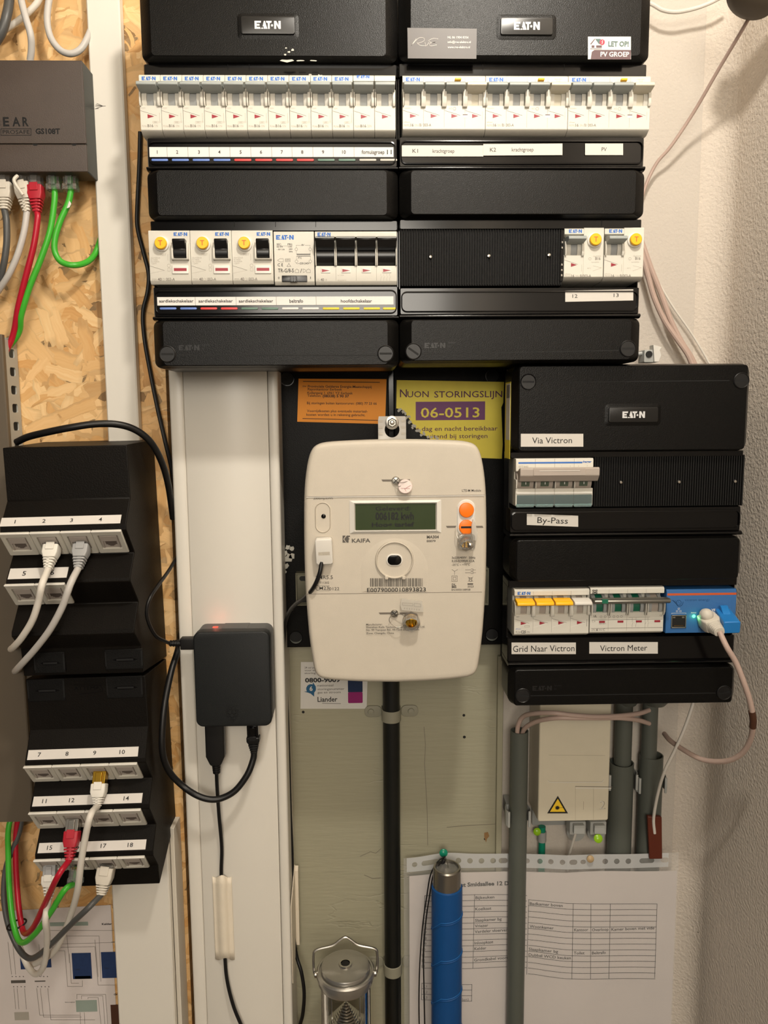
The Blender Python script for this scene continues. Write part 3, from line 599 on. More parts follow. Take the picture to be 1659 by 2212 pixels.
# ------------------------------------------------------------------ switchgear modules (local mm: x right, y into the wall, z up, base = lower left of the front)
def LM(t, mt, dx=0):
    m = MB(mt); b = BASE[t.name]; m.xf = Matrix.Translation((b.x+dx, b.y, b.z)); return m
def body_prof(H): 
    s = H/51
    return [(50, 0), (6.5, 0), (.7, 2.8*s), (0, 3.8*s), (0, 24*s), (1.2, 24.8*s), (10, 25.5*s), (10, 43*s), (1.5, 44*s), (.2, 44.6*s), (.2, 49.4*s), (2.0, 51*s), (50, 51*s)]
def pole(t, x, w, H, hm, dm, gl=True, gr=True, flag='tri', hz=0, handle=True):
    s = H/51
    m = LM(t, dm, x)                                                # round drum
    def drum(x0, x1, r, mt): m.loft([[(q, 12+r*cos(a), 31*s+r*sin(a)) for a in [k*2*pi/28 for k in range(28)]] for q in (x0, x1)], mt)
    drum(w*.33, w*.66, 11.4, dm); m.build('drum', t)
    m = LM(t, 'white_plastic', x); drum(w*.1, w*.325, 12.2, 'white_plastic'); m.build('drum_collar', t)
    m = LM(t, 'white_plastic', x); drum(w*.665, w*.86, 12.2, 'white_plastic'); m.build('drum_collar', t)
    for on, a, b in ((gl, 0.1, w*.075), (gr, w*.86, w-.15)):
        if on:
            m = LM(t, 'white_plastic', x); m.extx([(10, 23*s), (-1.6, 23.4*s), (-2.8, 26*s), (-2.4, 34*s), (-1.4, 37.5*s), (10, 37.5*s)], a, b); m.build('guard', t, bv=.3)
    if handle:
        m = LM(t, hm, x); m.extx([(1, 34.6*s+hz), (-11.2, 36.6*s+hz), (-12, 37.4*s+hz), (-11.8, 39.4*s+hz), (-10.6, 40.4*s+hz), (-1, 41.8*s+hz), (2, 41.4*s+hz)], w*.035, w*.955); m.build('lever', t, bv=.4)
    if flag == 'tri':
        m = LM(t, 'flag_red', x); z = 15.2*s; a = w*.35; b = w*.66
        m.flat([(a, z-1.7), (b, z-.1), (a, z+1.6)], -.12); m.build('indicator', t)
def triprint(m, x, w, s, mt='ink_grey'):
    m.line([(x+w*.0+.3, 20*s), (x+w*.78, 15.7*s)], .22, -.1, mt)
# ---- single pole breaker
X0, _ = W(302, 230, 687); X1, _ = W(855, 230, 687); w1 = (X1-X0)/12; _, zt = W(580, 160, 687); _, zb = W(580, 290, 687); H1 = zt-zb
GB = 'narrow breakers of the upper row in the left box'
def single(X, lab, extra=True):
    t = thing('circuit_breaker', lab, 'circuit breaker', (X, 687, zb), GB); s = H1/51; w = w1-.25
    m = LM(t, 'white_plastic'); m.extx(body_prof(H1), 0, w); m.build('body', t, bv=.25)
    pole(t, 0, w, H1, 'handle_grey', 'drum_grey')
    m = LM(t, 'ink_grey'); triprint(m, 0, w, s)
    if extra:
        logo(m, w*.47, 45.6*s, .1, w*.66, 'logo_blue')
        m.txt('PLN6-', 1.2, 6*s, -.1, 1.6, 'L', 'ink_faint', 0, fit=4.4); m.txt('B16', 5.8, 6*s, -.1, 2.2, 'L', 'ink_grey', .02, fit=4.8); m.txt('/1N', 11, 6*s, -.1, 2.0, 'L', 'ink_faint', 0, fit=3.4)
        m.line([(10.2, 9.4*s), (14.6, 9.4*s), (14.6, 10.8*s), (10.2, 10.8*s)], .15, -.1, 'ink_faint', True); m.txt('6000', 12.4, 9.7*s, -.1, .9, 'C', 'ink_faint')
        m.line([(16.2, 11*s), (16.2, 18*s)], .25, -.1, 'ink_faint'); m.line(circ(16.2, 10.4*s, .6, 10), .15, -.1, 'ink_faint', True)
        m.txt('~230V', 1, 21.6*s, -.1, 1.0, 'L', 'ink_faint')
    m.build('print', t); return t
GBL = ['{} narrow grey-lever breaker from the left, above the number {} of the upper strip'.format(o, n) for o, n in (('first', 1), ('second', 2), ('third', 3), ('fourth', 4), ('fifth', 5), ('sixth', 6), ('seventh', 7), ('eighth', 8), ('ninth', 9), ('tenth', 10))]
proto = single(X0, GBL[0])
for k in range(1, 10): clone(proto, (X0+k*w1, 687, zb), GBL[k])
for k in (10, 11):
    t = single(X0+k*w1, 'narrow breaker above the long "fornuisgroep" label, ' + ('left one of the two without full logo' if k == 10 else 'rightmost of the upper row in the left box'), False)
    m = LM(t, 'ink_grey'); s = H1/51
    if k == 10:
        logo(m, w1*.47, 47.4*s, .1, w1*.6, 'logo_blue'); m.txt('PLSN', 1.2, 6*s, -.1, 1.6, 'L', 'ink_faint', 0, fit=4.2); m.txt('B16', 5.8, 6*s, -.1, 2.2, 'L', 'ink_grey', .02, fit=4.8); m.txt('/20N', 11, 6*s, -.1, 2.0, 'L', 'ink_faint', 0, fit=4.2)
        m.build('print', t)
    m = LM(t, 'white_plastic'); m.box(0, w1-.3, -1.5, .4, 44.6*s, 47.2*s); m.build('top_strip', t, bv=.3)

# ---- four-module combined breakers, upper row of the right box
def multi(X, Yf, Z0, wm, n, H, hms, dms, name, lab, flags=None, base_x=None):
    t = thing(name, lab, 'circuit breaker', (X, Yf, Z0)); s = H/51
    m = LM(t, 'white_plastic'); m.extx(body_prof(H), 0, wm*n-.3); m.build('body', t, bv=.25)
    for k in range(n):
        pole(t, k*wm, wm, H, hms[k], dms[k], gl=(k == 0), gr=(k == n-1))
    for k in range(1, n):
        m = LM(t, 'white_plastic'); m.extx([(10, 22*s), (-2, 22.4*s), (-3.6, 26*s), (-3.4, 37*s), (10, 38*s)], k*wm-2, k*wm+1.9); m.build('guard', t, bv=.35)
    m = LM(t, 'duct_groove')
    for k in range(1, n): m.rect(k*wm-.08, k*wm+.08, 5*s, 23*s, -.06); m.rect(k*wm-.08, k*wm+.08, 45*s, 49*s, .1)
    m.build('seam', t); return t
XA, _ = W(869, 230, 687); XB, _ = W(1404, 230, 687); wq = (XB-XA)/12; _, z4t = W(1130, 162, 687); _, z4b = W(1130, 288, 687); H4 = z4t-z4b
for k in range(3):
    lab = ['wide four-module breaker above the K1 label, three grey levers and one cream', 'wide four-module breaker above the K2 label, middle of three', 'wide four-module breaker above the small PV label, rightmost of three'][k]
    t = multi(XA+k*4*wq+.3, 687, z4b, wq, 4, H4, ['handle_grey']*3+['beige_plastic'], ['drum_grey']*3+['beige_plastic'], 'residual_current_breaker', lab); s = H4/51
    m = LM(t, 'ink_grey'); logo(m, wq*.5, 45.4*s, .1, wq*.68, 'logo_blue')
    for j in range(4): triprint(m, j*wq, wq, s)
    m.txt('pPower', 1.4, 9.2*s, -.1, 1.1, 'L', 'ink_faint'); m.txt('PKPM2', 1.2, 6*s, -.1, 1.7, 'L', 'ink_faint', fit=5); m.txt('16', 6.6, 6*s, -.1, 2.3, 'L', 'ink_grey', .02, fit=2.6)
    m.txt('/3N', 9.8, 6*s, -.1, 1.9, 'L', 'ink_faint', fit=3); m.txt('/B/', 13.4, 6*s, -.1, 2.3, 'L', 'ink_grey', fit=3.2); m.txt('003-A', 17.4, 6*s, -.1, 2.3, 'L', 'ink_grey', .01, fit=6.8)
    m.line(circ(wq*2.5, 21.6*s, 1.3, 6), .3, -.1, 'ink_faint', True); m.txt('AC', wq*2.3, 21*s, -.1, 1.5, 'C', 'ink_faint'); m.txt('~230/400V', 1, 21.4*s, -.1, 1, 'L', 'ink_faint')
    m.txt('10kA 230V', wq*3.5, 47*s, .1, 1, 'C', 'ink_faint'); m.txt('R x A', wq*3.5, 45.4*s, .1, 1, 'C', 'ink_faint'); m.line([(wq*3.85, 12*s), (wq*3.85, 19*s)], .25, -.1, 'ink_faint')
    m.line([(wq*2.4, 45.5*s), (wq*2.4, 47.5*s)], .3, .1, 'ink_faint'); m.build('print', t)
    m = LM(t, 'test_yellow'); m.box(wq*2.5, wq*2.8, -3.2, .5, 45.4*s, 47.2*s); m.build('test_button', t, bv=.4, label='small yellow test button')
    m = LM(t, 'clean_plastic'); m.rect(wq*2.9, wq*3.13, 13.6*s, 16.4*s, -.1); m.mt = 'pv_brown'; m.rect(wq*2.9, wq*3.13, 15.9*s, 16.6*s, -.15); m.build('window', t)

# ---- second row, left box
Y2 = 692
XL2, _ = W(322, 550, Y2); XR2, _ = W(857, 550, Y2); w2 = (XR2-XL2)/12; _, z2t = W(590, 497, Y2); _, z2b = W(590, 613, Y2); H2 = z2t-z2b
def flatbody(t, w, H, mt='white_plastic'):
    m = LM(t, mt); m.extx([(50, 0), (2.6, 0), (.3, 2.6), (0, 3.4), (0, H-1), (.8, H), (50, H)], 0, w); m.build('body', t, bv=.3)
def test_button(t, x, z, r=5.1):
    b = BASE[t.name]; m = MB('clean_plastic'); m.lathe([(r+1.5, 0), (r+1.3, 1.4), (r+.5, 1.9), (.1, 1.9)], (b.x+x, b.y, b.z+z), (0, -1, 0), 28); m.build('button_ring', t)
    m = MB('test_yellow'); m.lathe([(r, 1.5), (r, 4.6), (r-.5, 5.2), (.1, 5.2)], (b.x+x, b.y, b.z+z), (0, -1, 0), 28); bt = m.build('test_button', t, label='round yellow test button')
    m = LM(t, 'sticker_orange'); m.txt('T', x, z-2.1, -5.3, 4.2, 'C', 'ctrl_orange', .01); m.build('letter', bt)
def rcd(X, lab):
    t = thing('residual_current_device', lab, 'residual current device', (X, Y2, z2b), 'residual current devices of the lower row'); w = 2*w2-.3; H = H2; flatbody(t, w, H)
    test_button(t, w*.32, H*.745)
    m = LM(t, 'white_plastic'); a, b = w*.56, w*.97; z0, z1 = H*.43, H*.825
    for q in ((a, a+1.6, z0, z1-3), (b-1.6, b, z0, z1-3), (a, b, z0, z0+1.6)): m.extx([(1, q[2]), (-2.8, q[2]+.5), (-3.6, q[2]+3 if q[3]-q[2] > 3 else q[3]), (-3, q[3]), (1, q[3])], q[0], q[1])
    m.build('rocker_frame', t, bv=.3)
    m = LM(t, 'lever_black'); m.extx([(1, z0+1.8), (-2.4, z0+3), (-3.8, z0+7.5), (-3.2, z0+9.5), (-6.4, z1-4), (-7, z1-1.4), (-5.8, z1-.2), (1, z1-.4)], a+1.8, b-1.8); m.build('rocker', t, bv=.5)
    m = LM(t, 'clean_plastic'); a, b = w*.55, w*.95; m.slab(a, b, H*.19, H*.345, .2, -.9, .6, .4); wn = m.build('window_frame', t)
    m = LM(t, 'flag_red'); m.rect(a+1.6, b-1.6, H*.24, H*.295, -1.0); m.build('indicator', wn)
    m = LM(t, 'ink_grey'); logo(m, w*.78, H*.895, -.1, w*.33, 'logo_blue')
    m.txt('TEST', w*.34, H*.53, -.1, 1.8, 'C', 'ink_faint', .01)
    for j, st in enumerate(('I∆n=30mA', 'In =40A', 'Im =500A', '~230V')): m.txt(st, 1.4, H*(.475-j*.035), -.1, 1.3, 'L', 'ink_faint')
    m.line([(0.4, H*.34), (w*.36, H*.255)], .22, -.1); m.line([(0.4, H*.2), (w*.36, H*.255)], .12, -.1, 'ink_faint')
    m.line(circ(w*.47, H*.345, 1.4, 8), .25, -.1, 'ink_faint', True); m.line([(w*.44, H*.24), (w*.5, H*.24), (w*.5, H*.3), (w*.44, H*.3)], .2, -.1, 'ink_faint', True); m.line([(w*.455, H*.44), (w*.455, H*.56)], .25, -.1, 'ink_faint')
    m.txt('PFIM-', 1.6, 2.9, -.1, 1.9, 'L', 'ink_faint', fit=4.6); m.txt('40', 6.6, 2.9, -.1, 2.4, 'L', 'ink_grey', .02, fit=3.4); m.txt('/2/', 10.4, 2.9, -.1, 2.2, 'L', 'ink_faint', fit=2.8); m.txt('003-A', 13.8, 2.9, -.1, 2.4, 'L', 'ink_grey', .01, fit=7.6)
    m.build('print', t); return t
ord_ = ['leftmost of the three with black rocker', 'middle one of the three with black rocker', 'with black rocker, directly left of the bell transformer']
r1_ = rcd(XL2, 'white yellow-button device, '+ord_[0])
for k in (1, 2): clone(r1_, (XL2+2*k*w2, Y2, z2b), 'white yellow-button device, '+ord_[k])
# bell transformer
t = thing('bell_transformer', 'flat white bell transformer with a black slide switch and circuit print', 'transformer', (XL2+6*w2+.6, Y2, z2b-1)); w = 2*w2-1; H = H2; flatbody(t, w, H)
m = LM(t, 'ink'); logo(m, w*.28, H*.845, -.1, w*.44, 'logo_blue')
for st, x, z, h, f in (('SEC:', 2.4, .74, 1.6, 4.2), ('PRI:', 12, .74, 1.6, 4.2), ('max. 8VA', 2.4, .70, 1.2, 5.5), ('~230-', 12, .70, 1.2, 4), ('~ 8V/1,0A', 2.4, .65, 1.2, 7), ('240V', 13, .655, 1.2, 3.2), ('50Hz', 13, .61, 1.2, 3.2), ('8V', 24, .73, 1.4, 2.4), ('PTC', 20.8, .49, 1.4, 3.2), ('~230-240V', 21, .385, 1.6, 9.6), ('TR-G/8-S', 3.2, .235, 3.2, 13.6), ('0', 3, .11, 2.0, 1.3), ('I', 31, .11, 2.0, .5), ('C E', 3, .35, 2.4, 4.6)):
    m.txt(st, x, z*H, -.1, h, 'L', None, .01, fit=f)
m.rect(19.6, 31.6, H*.565, H*.58, -.1); m.rect(19.6, 31.6, H*.535, H*.545, -.1)
for x in (19.4, 31.4):
    for z in (H*.665, H*.44): m.line(circ(x, z, 1.2, 14), .18, -.1, 'ink_soft', True)
    m.line([(x, H*.69), (x, H*.74)], .15, -.1, 'ink_soft'); m.line([(x, H*.64), (x, H*.58)], .15, -.1, 'ink_soft'); m.line([(x, H*.535), (x, H*.47)], .15, -.1, 'ink_soft'); m.line([(x, H*.415), (x, H*.395), (21 if x < 25 else 31, H*.395)], .15, -.1, 'ink_soft')
m.line([(2.4, H*.725), (16, H*.725)], .15, -.1, 'ink_soft'); m.line([(19.4, H*.74), (23.5, H*.74)], .15, -.1, 'ink_soft'); m.line([(27, H*.74), (31.4, H*.74)], .15, -.1, 'ink_soft')
m.line([(3, H*.46), (5, H*.49), (8, H*.49), (8, H*.43), (5, H*.43)], .2, -.1, 'ink_soft', True); m.line([(9.6, H*.435), (14, H*.435), (14, H*.49), (9.6, H*.49)], .2, -.1, 'ink_soft', True); m.txt('KEMA', 11.8, H*.45, -.1, 1.4, 'C', 'ink_soft', fit=3.6)
m.line([(11, H*.345), (14.4, H*.345), (13.6, H*.37), (12.7, H*.405), (11.8, H*.37)], .25, -.1, 'ink_soft', True)
for x in (18, 28): m.line([(x, H*.23), (x+3.2, H*.23), (x+3.2, H*.275), (x+1.6, H*.3), (x, H*.275)], .22, -.1, 'ink_soft', True)
m.line([(22.6, H*.23), (23.8, H*.3)], .5, -.1, 'ink_soft'); m.line([(25, H*.23), (27, H*.25), (27, H*.28), (25, H*.3)], .22, -.1, 'ink_soft', True); m.build('print', t)
m = LM(t, 'lever_black'); m.slab(6.4, 28.4, H*.055, H*.175, .3, -.7, .4, .3); sw = m.build('slide_switch', t); m = LM(t, 'lever_black'); m.box(13.6, 19.6, -3.4, 0, H*.045, H*.155)
for k in range(3): m.box(14+k*2, 15+k*2, -3.8, -3.3, H*.05, H*.15)
m.build('slider', sw, bv=.3)
# main switch with four black levers
Xh = XL2+8*w2+.5
t = thing('main_switch', 'four-pole main switch with four wide black levers at the right of the left box', 'main switch', (Xh, Y2, z2b-1)); w = w2-.1; H = H2
m = LM(t, 'white_plastic'); s = H/51; m.extx([(50, 0), (2.6, 0), (.3, 2.6), (0, 3.4), (0, 18*s), (9, 18.6*s), (9, 45*s), (.4, 45.6*s), (.2, H-1), (1, H), (50, H)], 0, 4*w); m.build('body', t, bv=.3)
for k in range(4):
    m = LM(t, 'lever_black', k*w); m.loft([[(q, 11+11.5*cos(a), 29*s+11.5*sin(a)) for a in [j*2*pi/32 for j in range(32)]] for q in (1.4, w-1.4)]); m.build('drum', t)
    m = LM(t, 'lever_black', k*w); m.extx([(2, 33*s), (-6.4, 34.6*s), (-9.6, 41.2*s), (-9.0, 43.2*s), (-1, 46*s), (3, 44*s)], .8, w-.6); m.build('lever', t, bv=.5)
    m = LM(t, 'drum_grey', k*w); m.box(.9, w-.7, -9.9, -8.8, 42.2*s, 42.9*s); m.build('lever_line', t)
    for a, b in ((.1, 1.0), (w-1.1, w-.2)):
        m = LM(t, 'white_plastic', k*w); m.extx([(9, 17.6*s), (-1.6, 18*s), (-2.4, 21*s), (-2, 36*s), (-.4, 42*s), (9, 42*s)], a, b); m.build('guard', t, bv=.25)
    m = LM(t, 'clean_plastic', k*w); m.slab(w*.28, w*.73, 11.2*s, 15.8*s, .2, -.5, .3, .3); wn = m.build('window_frame', t)
    m = LM(t, 'flag_red', k*w); m.flat([(w*.32, 12*s), (w*.7, 13.5*s), (w*.32, 15*s)], -.6); m.build('indicator', wn)
m = LM(t, 'ink_grey'); logo(m, w*.45, 46.6*s, .1, w*.64, 'logo_blue'); m.txt('IS-', 1.6, 3.2, -.1, 2, 'L', 'ink_faint', fit=2.4); m.txt('40', 4.4, 3.2, -.1, 2.3, 'L', 'ink_grey', .02, fit=3); m.txt('/4', 7.8, 3.2, -.1, 2, 'L', 'ink_faint', fit=2)
m.txt('Ie = 40A', w+1.6, 7.6, -.1, 1.1, 'L', 'ink_faint'); m.txt('IEC60947-3', w+1.6, 3.2, -.1, 1.1, 'L', 'ink_faint')
for k in range(4): m.line([(3*w+3.6+k*2.6, 3), (3*w+3.6+k*2.6, 5), (3*w+4.4+k*2.6, 7)], .2, -.1, 'ink_faint'); m.line([(3*w+3.6+k*2.6, 7.6), (3*w+3.6+k*2.6, 9)], .2, -.1, 'ink_faint')
for k in range(1, 4): m.rect(k*w-.08, k*w+.08, 3.4, 17, -.06)
m.build('print', t)

# ---- ribbed blanking covers
def blank(x0, x1, y0, y1, Yf, lab, marks):
    a, _ = W(x0, (y0+y1)/2, Yf); b, _ = W(x1, (y0+y1)/2, Yf); _, zt_ = W((x0+x1)/2, y0, Yf); _, zb_ = W((x0+x1)/2, y1, Yf)
    t = thing('blanking_cover', lab, 'blanking cover', ((a+b)/2, Yf, zb_))
    m = MB('black_matt'); m.box(a, b, Yf+1.6, Yf+30, zb_, zt_); m.build('plate', t, bv=.3)
    n = int(round((b-a)/2.25)); p = (b-a)/n; first = None
    for k in range(n):
        m = MB('black_matt'); q = a+k*p; m.extz([(q+.25, Yf+1.7), (q+.45, Yf+.1), (q+p*.5, Yf-.1), (q+p-.65, Yf+.1), (q+p-.45, Yf+1.7)], zb_+.8, zt_-.8)
        m.build('rib', t)
    for px, py in marks:
        x, z = W(px, py, Yf-.3); m = MB('dark_metal'); m.mt = 'chrome'; m.lathe([(1.9, 0), (1.8, .5), (1.2, 1.2), (.1, 1.4)], (x, Yf, z), (0, -1, 0), 14); m.build('latch_pin', t)
    return t
blank(864, 1216, 491, 617, 694, 'ribbed black blanking cover in the lower row of the upper right box', ((930, 555), (1056, 553), (1186, 551)))

# ---- two 2-module breakers with test button
XC, _ = W(1218, 550, Y2); XD, _ = W(1391, 550, Y2); w3 = (XD-XC)/4; _, z3t = W(1305, 491, Y2); _, z3b = W(1305, 606, Y2)
def duo(X, lab):
    t = thing('test_button_breaker', lab, 'circuit breaker', (X, Y2, z3b), 'two-module breakers with test button'); H = z3t-z3b; w = 2*w3-.4; s = H/51
    m = LM(t, 'white_plastic'); m.extx(body_prof(H), .3, w3*.98); m.extx([(50, 0), (6.5, 0), (.7, 2.8*s), (0, 3.8*s), (0, 50*s), (1, H), (50, H)], w3*.98, w); m.build('body', t, bv=.25)
    pole(t, .5, w3*.96, H, 'handle_grey', 'drum_grey'); test_button(t, w*.76, H*.755)
    m = LM(t, 'ink_grey'); logo(m, w*.28, 45.8*s, -.1 if False else .1, w*.33, 'logo_blue'); triprint(m, 0, w3*.9, s)
    m.txt('B16', w*.86, H*.39, -.1, 2.4, 'C', None, .02, fit=4.6); m.txt('Icn=6000A', w*.8, H*.335, -.1, 1.1, 'C', 'ink_faint'); m.txt('I∆n=0,03A', w*.84, H*.45, -.1, 1.1, 'C', 'ink_faint')
    m.line(circ(w*.66, H*.41, 1.2, 6), .25, -.1, 'ink_faint', True); m.line([(w*.74, H*.28), (w*.96, H*.24), (w*.74, H*.18)], .22, -.1, 'ink_faint'); m.txt('40°C', w*.64, H*.22, -.1, 1.1, 'C', 'ink_faint')
    m.line([(w*.455, H*.17), (w*.455, H*.3)], .25, -.1, 'ink_faint'); m.txt('pPower', 1.4, H*.115, -.1, 1.1, 'L', 'ink_faint')
    m.txt('PKNM-', 1.4, 2.9, -.1, 1.8, 'L', 'ink_faint', fit=5); m.txt('16', 6.8, 2.9, -.1, 2.3, 'L', None, .02, fit=2.8); m.txt('/1N/', 10, 2.9, -.1, 2, 'L', 'ink_faint', fit=4.4); m.txt('B/003-A', 14.8, 2.9, -.1, 2.3, 'L', None, .01, fit=9.6)
    m.build('print', t); return t
d = duo(XC, 'left white breaker with round yellow button, above the number 12'); clone(d, (XC+2*w3, Y2, z3b), 'right white breaker with round yellow button at the box edge, above the number 13')
m = MB('dull_metal'); b = (XC-.6, Y2, z3b)
t = thing('end_bracket', 'narrow metal-studded edge between ribbed cover and the breaker above label 12', 'bracket', (XC-1.5, Y2+2, z3b))
m = MB('black_gloss'); m.box(XC-2.6, XC-.2, Y2+1, Y2+40, z3b, z3t-2); m.build('strip', t); m = MB('metal')
for f_ in (.72, .62, .3, .2, .1): m.box(XC-2.2, XC-.8, Y2-.2, Y2+2, z3b+(z3t-z3b)*f_-1, z3b+(z3t-z3b)*f_+1)
m.build('stud', t, bv=.3)

# ------------------------------------------------------------------ the black enclosures
def screw(t, px, py, Y, sl=0, r=7.2):
    x, z = W(px, py, Y); m = MB('black_rubber'); n = 30
    m.loft([[(x+q*cos(a), y, z+q*sin(a)) for a in [k*2*pi/n for k in range(n)]] for q, y in ((r, Y+2), (r, Y-.9), (r-.5, Y-1.3), (r-1.0, Y-.8))], None, False, True); s_ = m.build('screw', t, sharp=20)
    m = MB('black_deep'); d_ = Vector((cos(sl), sin(sl))); m.line([tuple(Vector((x, z))-d_*(r-2.4)), tuple(Vector((x, z))+d_*(r-2.4))], 1.7, Y-.9); m.build('slot', s_)
def enclosure(lab, x0, x1, rows, Yf, bands, bottom_pads, name='distribution_box', Yb=821.4, r=6, side=9, yref=None, cd_=58.2, inset=1):
    """x0,x1 px at mid height; bands = list of (py_top, py_bottom, kind)"""
    ym = yref; A, _ = W(x0, ym, Yf); B, _ = W(x1, ym, Yf); cxp = (x0+x1)/2
    Zt = W(cxp, bands[0][0], Yf)[1]; Zb = W(cxp, bands[-1][1], Yf)[1]
    t = thing(name, lab, 'distribution box', ((A+B)/2, Yb, Zb))
    m = MB('black_matt'); m.rects([(A+inset, B-inset, Zb+2, Zt-2, Yb, r), (A+inset, B-inset, Zb+2, Zt-2, Yf+58 if cd_ > 50 else Yf+56, r)]); cd2 = cd_; m.build('back_box', t)
    for z0p, z1p, kind in bands:
        z1 = W(cxp, z0p, Yf)[1]; z0 = W(cxp, z1p, Yf)[1]
        if kind == 'win':
            for a, b in ((A, A+.7), (B-.7, B)):
                m = MB('black_gloss'); m.box(a, b, Yf+12, Yf+cd_, z0-.2, z1+.2); m.build('window_cheek', t)
        elif kind == 'rec':                         # recessed glossy band
            m = MB('black_gloss'); m.rects([(A, B, z0-.2, z1+.2, Yf+cd_, 1), (A, B, z0-.2, z1+.2, Yf+8, 1), (A+1, B-1, z0+.2, z1-.2, Yf+7, 1)]); m.build('cover_band', t)
        elif kind == 'pad':                         # raised cover panel with slanted flanks
            m = MB('black_cover'); m.rects([(A, B, z0, z1, Yf+cd_, r), (A, B, z0, z1, Yf+4, r), (A+.6, B-.6, z0+.4, z1-.4, Yf+3, r), (A+side, B-side, z0+1.6, z1-1.6, Yf-3.4, 3), (A+side+1, B-side-1, z0+2.2, z1-2.2, Yf-4, 3)]); m.build('cover_panel', t, sharp=22)
        elif kind == 'lab':                         # recess with label pocket
            m = MB('black_gloss'); m.rects([(A, B, z0, z1, Yf+cd_, 1), (A, B, z0, z1, Yf+8, 1), (A+1, B-1, z0+.3, z1-.3, Yf+6, 1)]); m.build('cover_band', t)
            m = MB('black_gloss'); o = rrect(A+1.4, B-1.4, z0+1.6, z1-3, 5, 5); i = rrect(A+2.4, B-2.4, z0+2.6, z1-4, 4, 5)
            m.loft([[(x, Yf+6.2, z) for x, z in o], [(x, Yf+4.4, z) for x, z in o], [(x, Yf+4.2, z) for x, z in i], [(x, Yf+5.9, z) for x, z in i]], None, False, False); m.build('label_pocket', t, sharp=50)
        elif kind == 'bead':                        # rounded glossy ridge
            m = MB('black_gloss'); h = (z1-z0)/2; zc = (z0+z1)/2; pr = [(Yf+cd_, z0), (Yf+cd_, z1)]+[(Yf+7-5*sin(a), zc+h*cos(a)) for a in [k*pi/10 for k in range(11)]]
            m.extx(pr, A, B); m.build('ridge', t, sharp=60)
    return t, A, B
Y0 = 686
bandsL = [(-70, 131, 'pad'), (131, 158, 'rec'), (158, 293, 'win'), (293, 356, 'lab'), (356, 366, 'bead'), (366, 473, 'pad'), (473, 494, 'rec'), (494, 617, 'win'), (617, 681, 'lab'), (681, 690, 'bead'), (690, 794, 'pad')]
boxL, AL, BL = enclosure('large black distribution box with rows of white breakers, left of two side by side', 316, 860, 0, Y0, bandsL, 0, yref=395)
bandsR = [(-70, 130, 'pad'), (130, 158, 'rec'), (158, 291, 'win'), (291, 355, 'lab'), (355, 366, 'bead'), (366, 470, 'pad'), (470, 490, 'rec'), (490, 619, 'win'), (619, 676, 'lab'), (676, 687, 'bead'), (687, 783, 'pad')]
boxR, AR, BR = enclosure('black distribution box at the upper right with ribbed cover and business card', 862.5, 1395, 0, Y0, bandsR, 0, yref=395)
def plate_logo(t, px, py, wpx, hpx, Y, lw):
    a, z0 = W(px-wpx/2, py+hpx/2, Y); b, z1 = W(px+wpx/2, py-hpx/2, Y)
    m = MB('black_cover'); m.rects([(a-5, b+5, z0-5, z1+5, Y+.5, 5), (a-1, b+1, z0-1, z1+1, Y-.6, 2)]); m.build('logo_surround', t, sharp=20)
    m = MB('logo_plate'); m.slab(a, b, z0, z1, Y, Y-2.2, 1.6, .4); p = m.build('logo_plate', t); m = MB('logo_silver'); k = (b-a)/wpx; logo(m, (a+b)/2, (z0+z1)/2-lw*k*.14, Y-2.35, lw*k)
    m.v = [Vector((v.x, v.y, (v.z-((z0+z1)/2-lw*k*.14))*1.15+((z0+z1)/2-lw*k*.14))) for v in m.v]; m.build('logo', p)
plate_logo(boxL, 579, 57, 115, 38, Y0-4, 56); plate_logo(boxR, 1137, 59, 113, 37, Y0-4, 56)
def groove(t, pts, Y, wd=2):
    m = MB('black_deep'); ln(m, pts, wd, Y); m.build('groove', t)
groove(boxL, [(382, 767), (815, 768)], Y0-4.1); groove(boxR, [(915, 765), (1336, 757)], Y0-4.1)
for t, a, b, y in ((boxL, 362, 833, 764), (boxR, 893, 1356, 756)):
    screw(t, a, y+3 if t is boxR else y+1, Y0-4, -.6 if t is boxR else 0); screw(t, b, y-3 if t is boxR else y, Y0-4, 0)
def embossed(t, px, py, wpx, Y, small=True):
    x, z = W(px, py, Y); k = (W(px+50, py, Y)[0]-x)/50; m = MB('black_rubber'); logo(m, x+wpx*k/2, z, Y, wpx*k, 'black_rubber')
    m.txt('System', x+wpx*k*1.12, z+4, Y, 1.7, 'L', 'black_rubber'); m.txt('55', x+wpx*k*1.12, z+.6, Y, 1.7, 'L', 'black_rubber'); m.build('embossed_logo', t)
embossed(boxL, 386, 757, 45, Y0-4.15); embossed(boxR, 917, 752, 45, Y0-4.15)
m = MB('paint_fleck'); random.seed(8)
for px, py, s in ((620, 131, 6), (649, 131, 3.5), (677, 131, 3), (616, 118, 1), (624, 112, 1.2), (632, 108, 1.2), (618, 104, .8), (690, 152, 2.2), (668, 149, 1.4)):
    x, z = W(px, py, Y0-4.2); m.flat([(x+s*cos(q), z+s*(.16 if s > 2.9 else .7)*sin(q)*(.5+random.random())) for q in [k*pi/4 for k in range(8)]], Y0-4.2 if py < 135 else Y0+6.8)
m.build('scuff', boxL, label='pale scuff marks on the cover edge')
for t, xs, y0, y1 in ((boxL, (492, 538), 134, 152), (boxR, (1043, 1219), 134, 152), (boxL, (506, 595, 682), 474, 490), (boxR, (1300,), 474, 488)):
    m = MB('black_deep')
    for x in xs: ln(m, [(x, y0), (x, y1)], 1, Y0+6.8)
    m.build('seam', t)
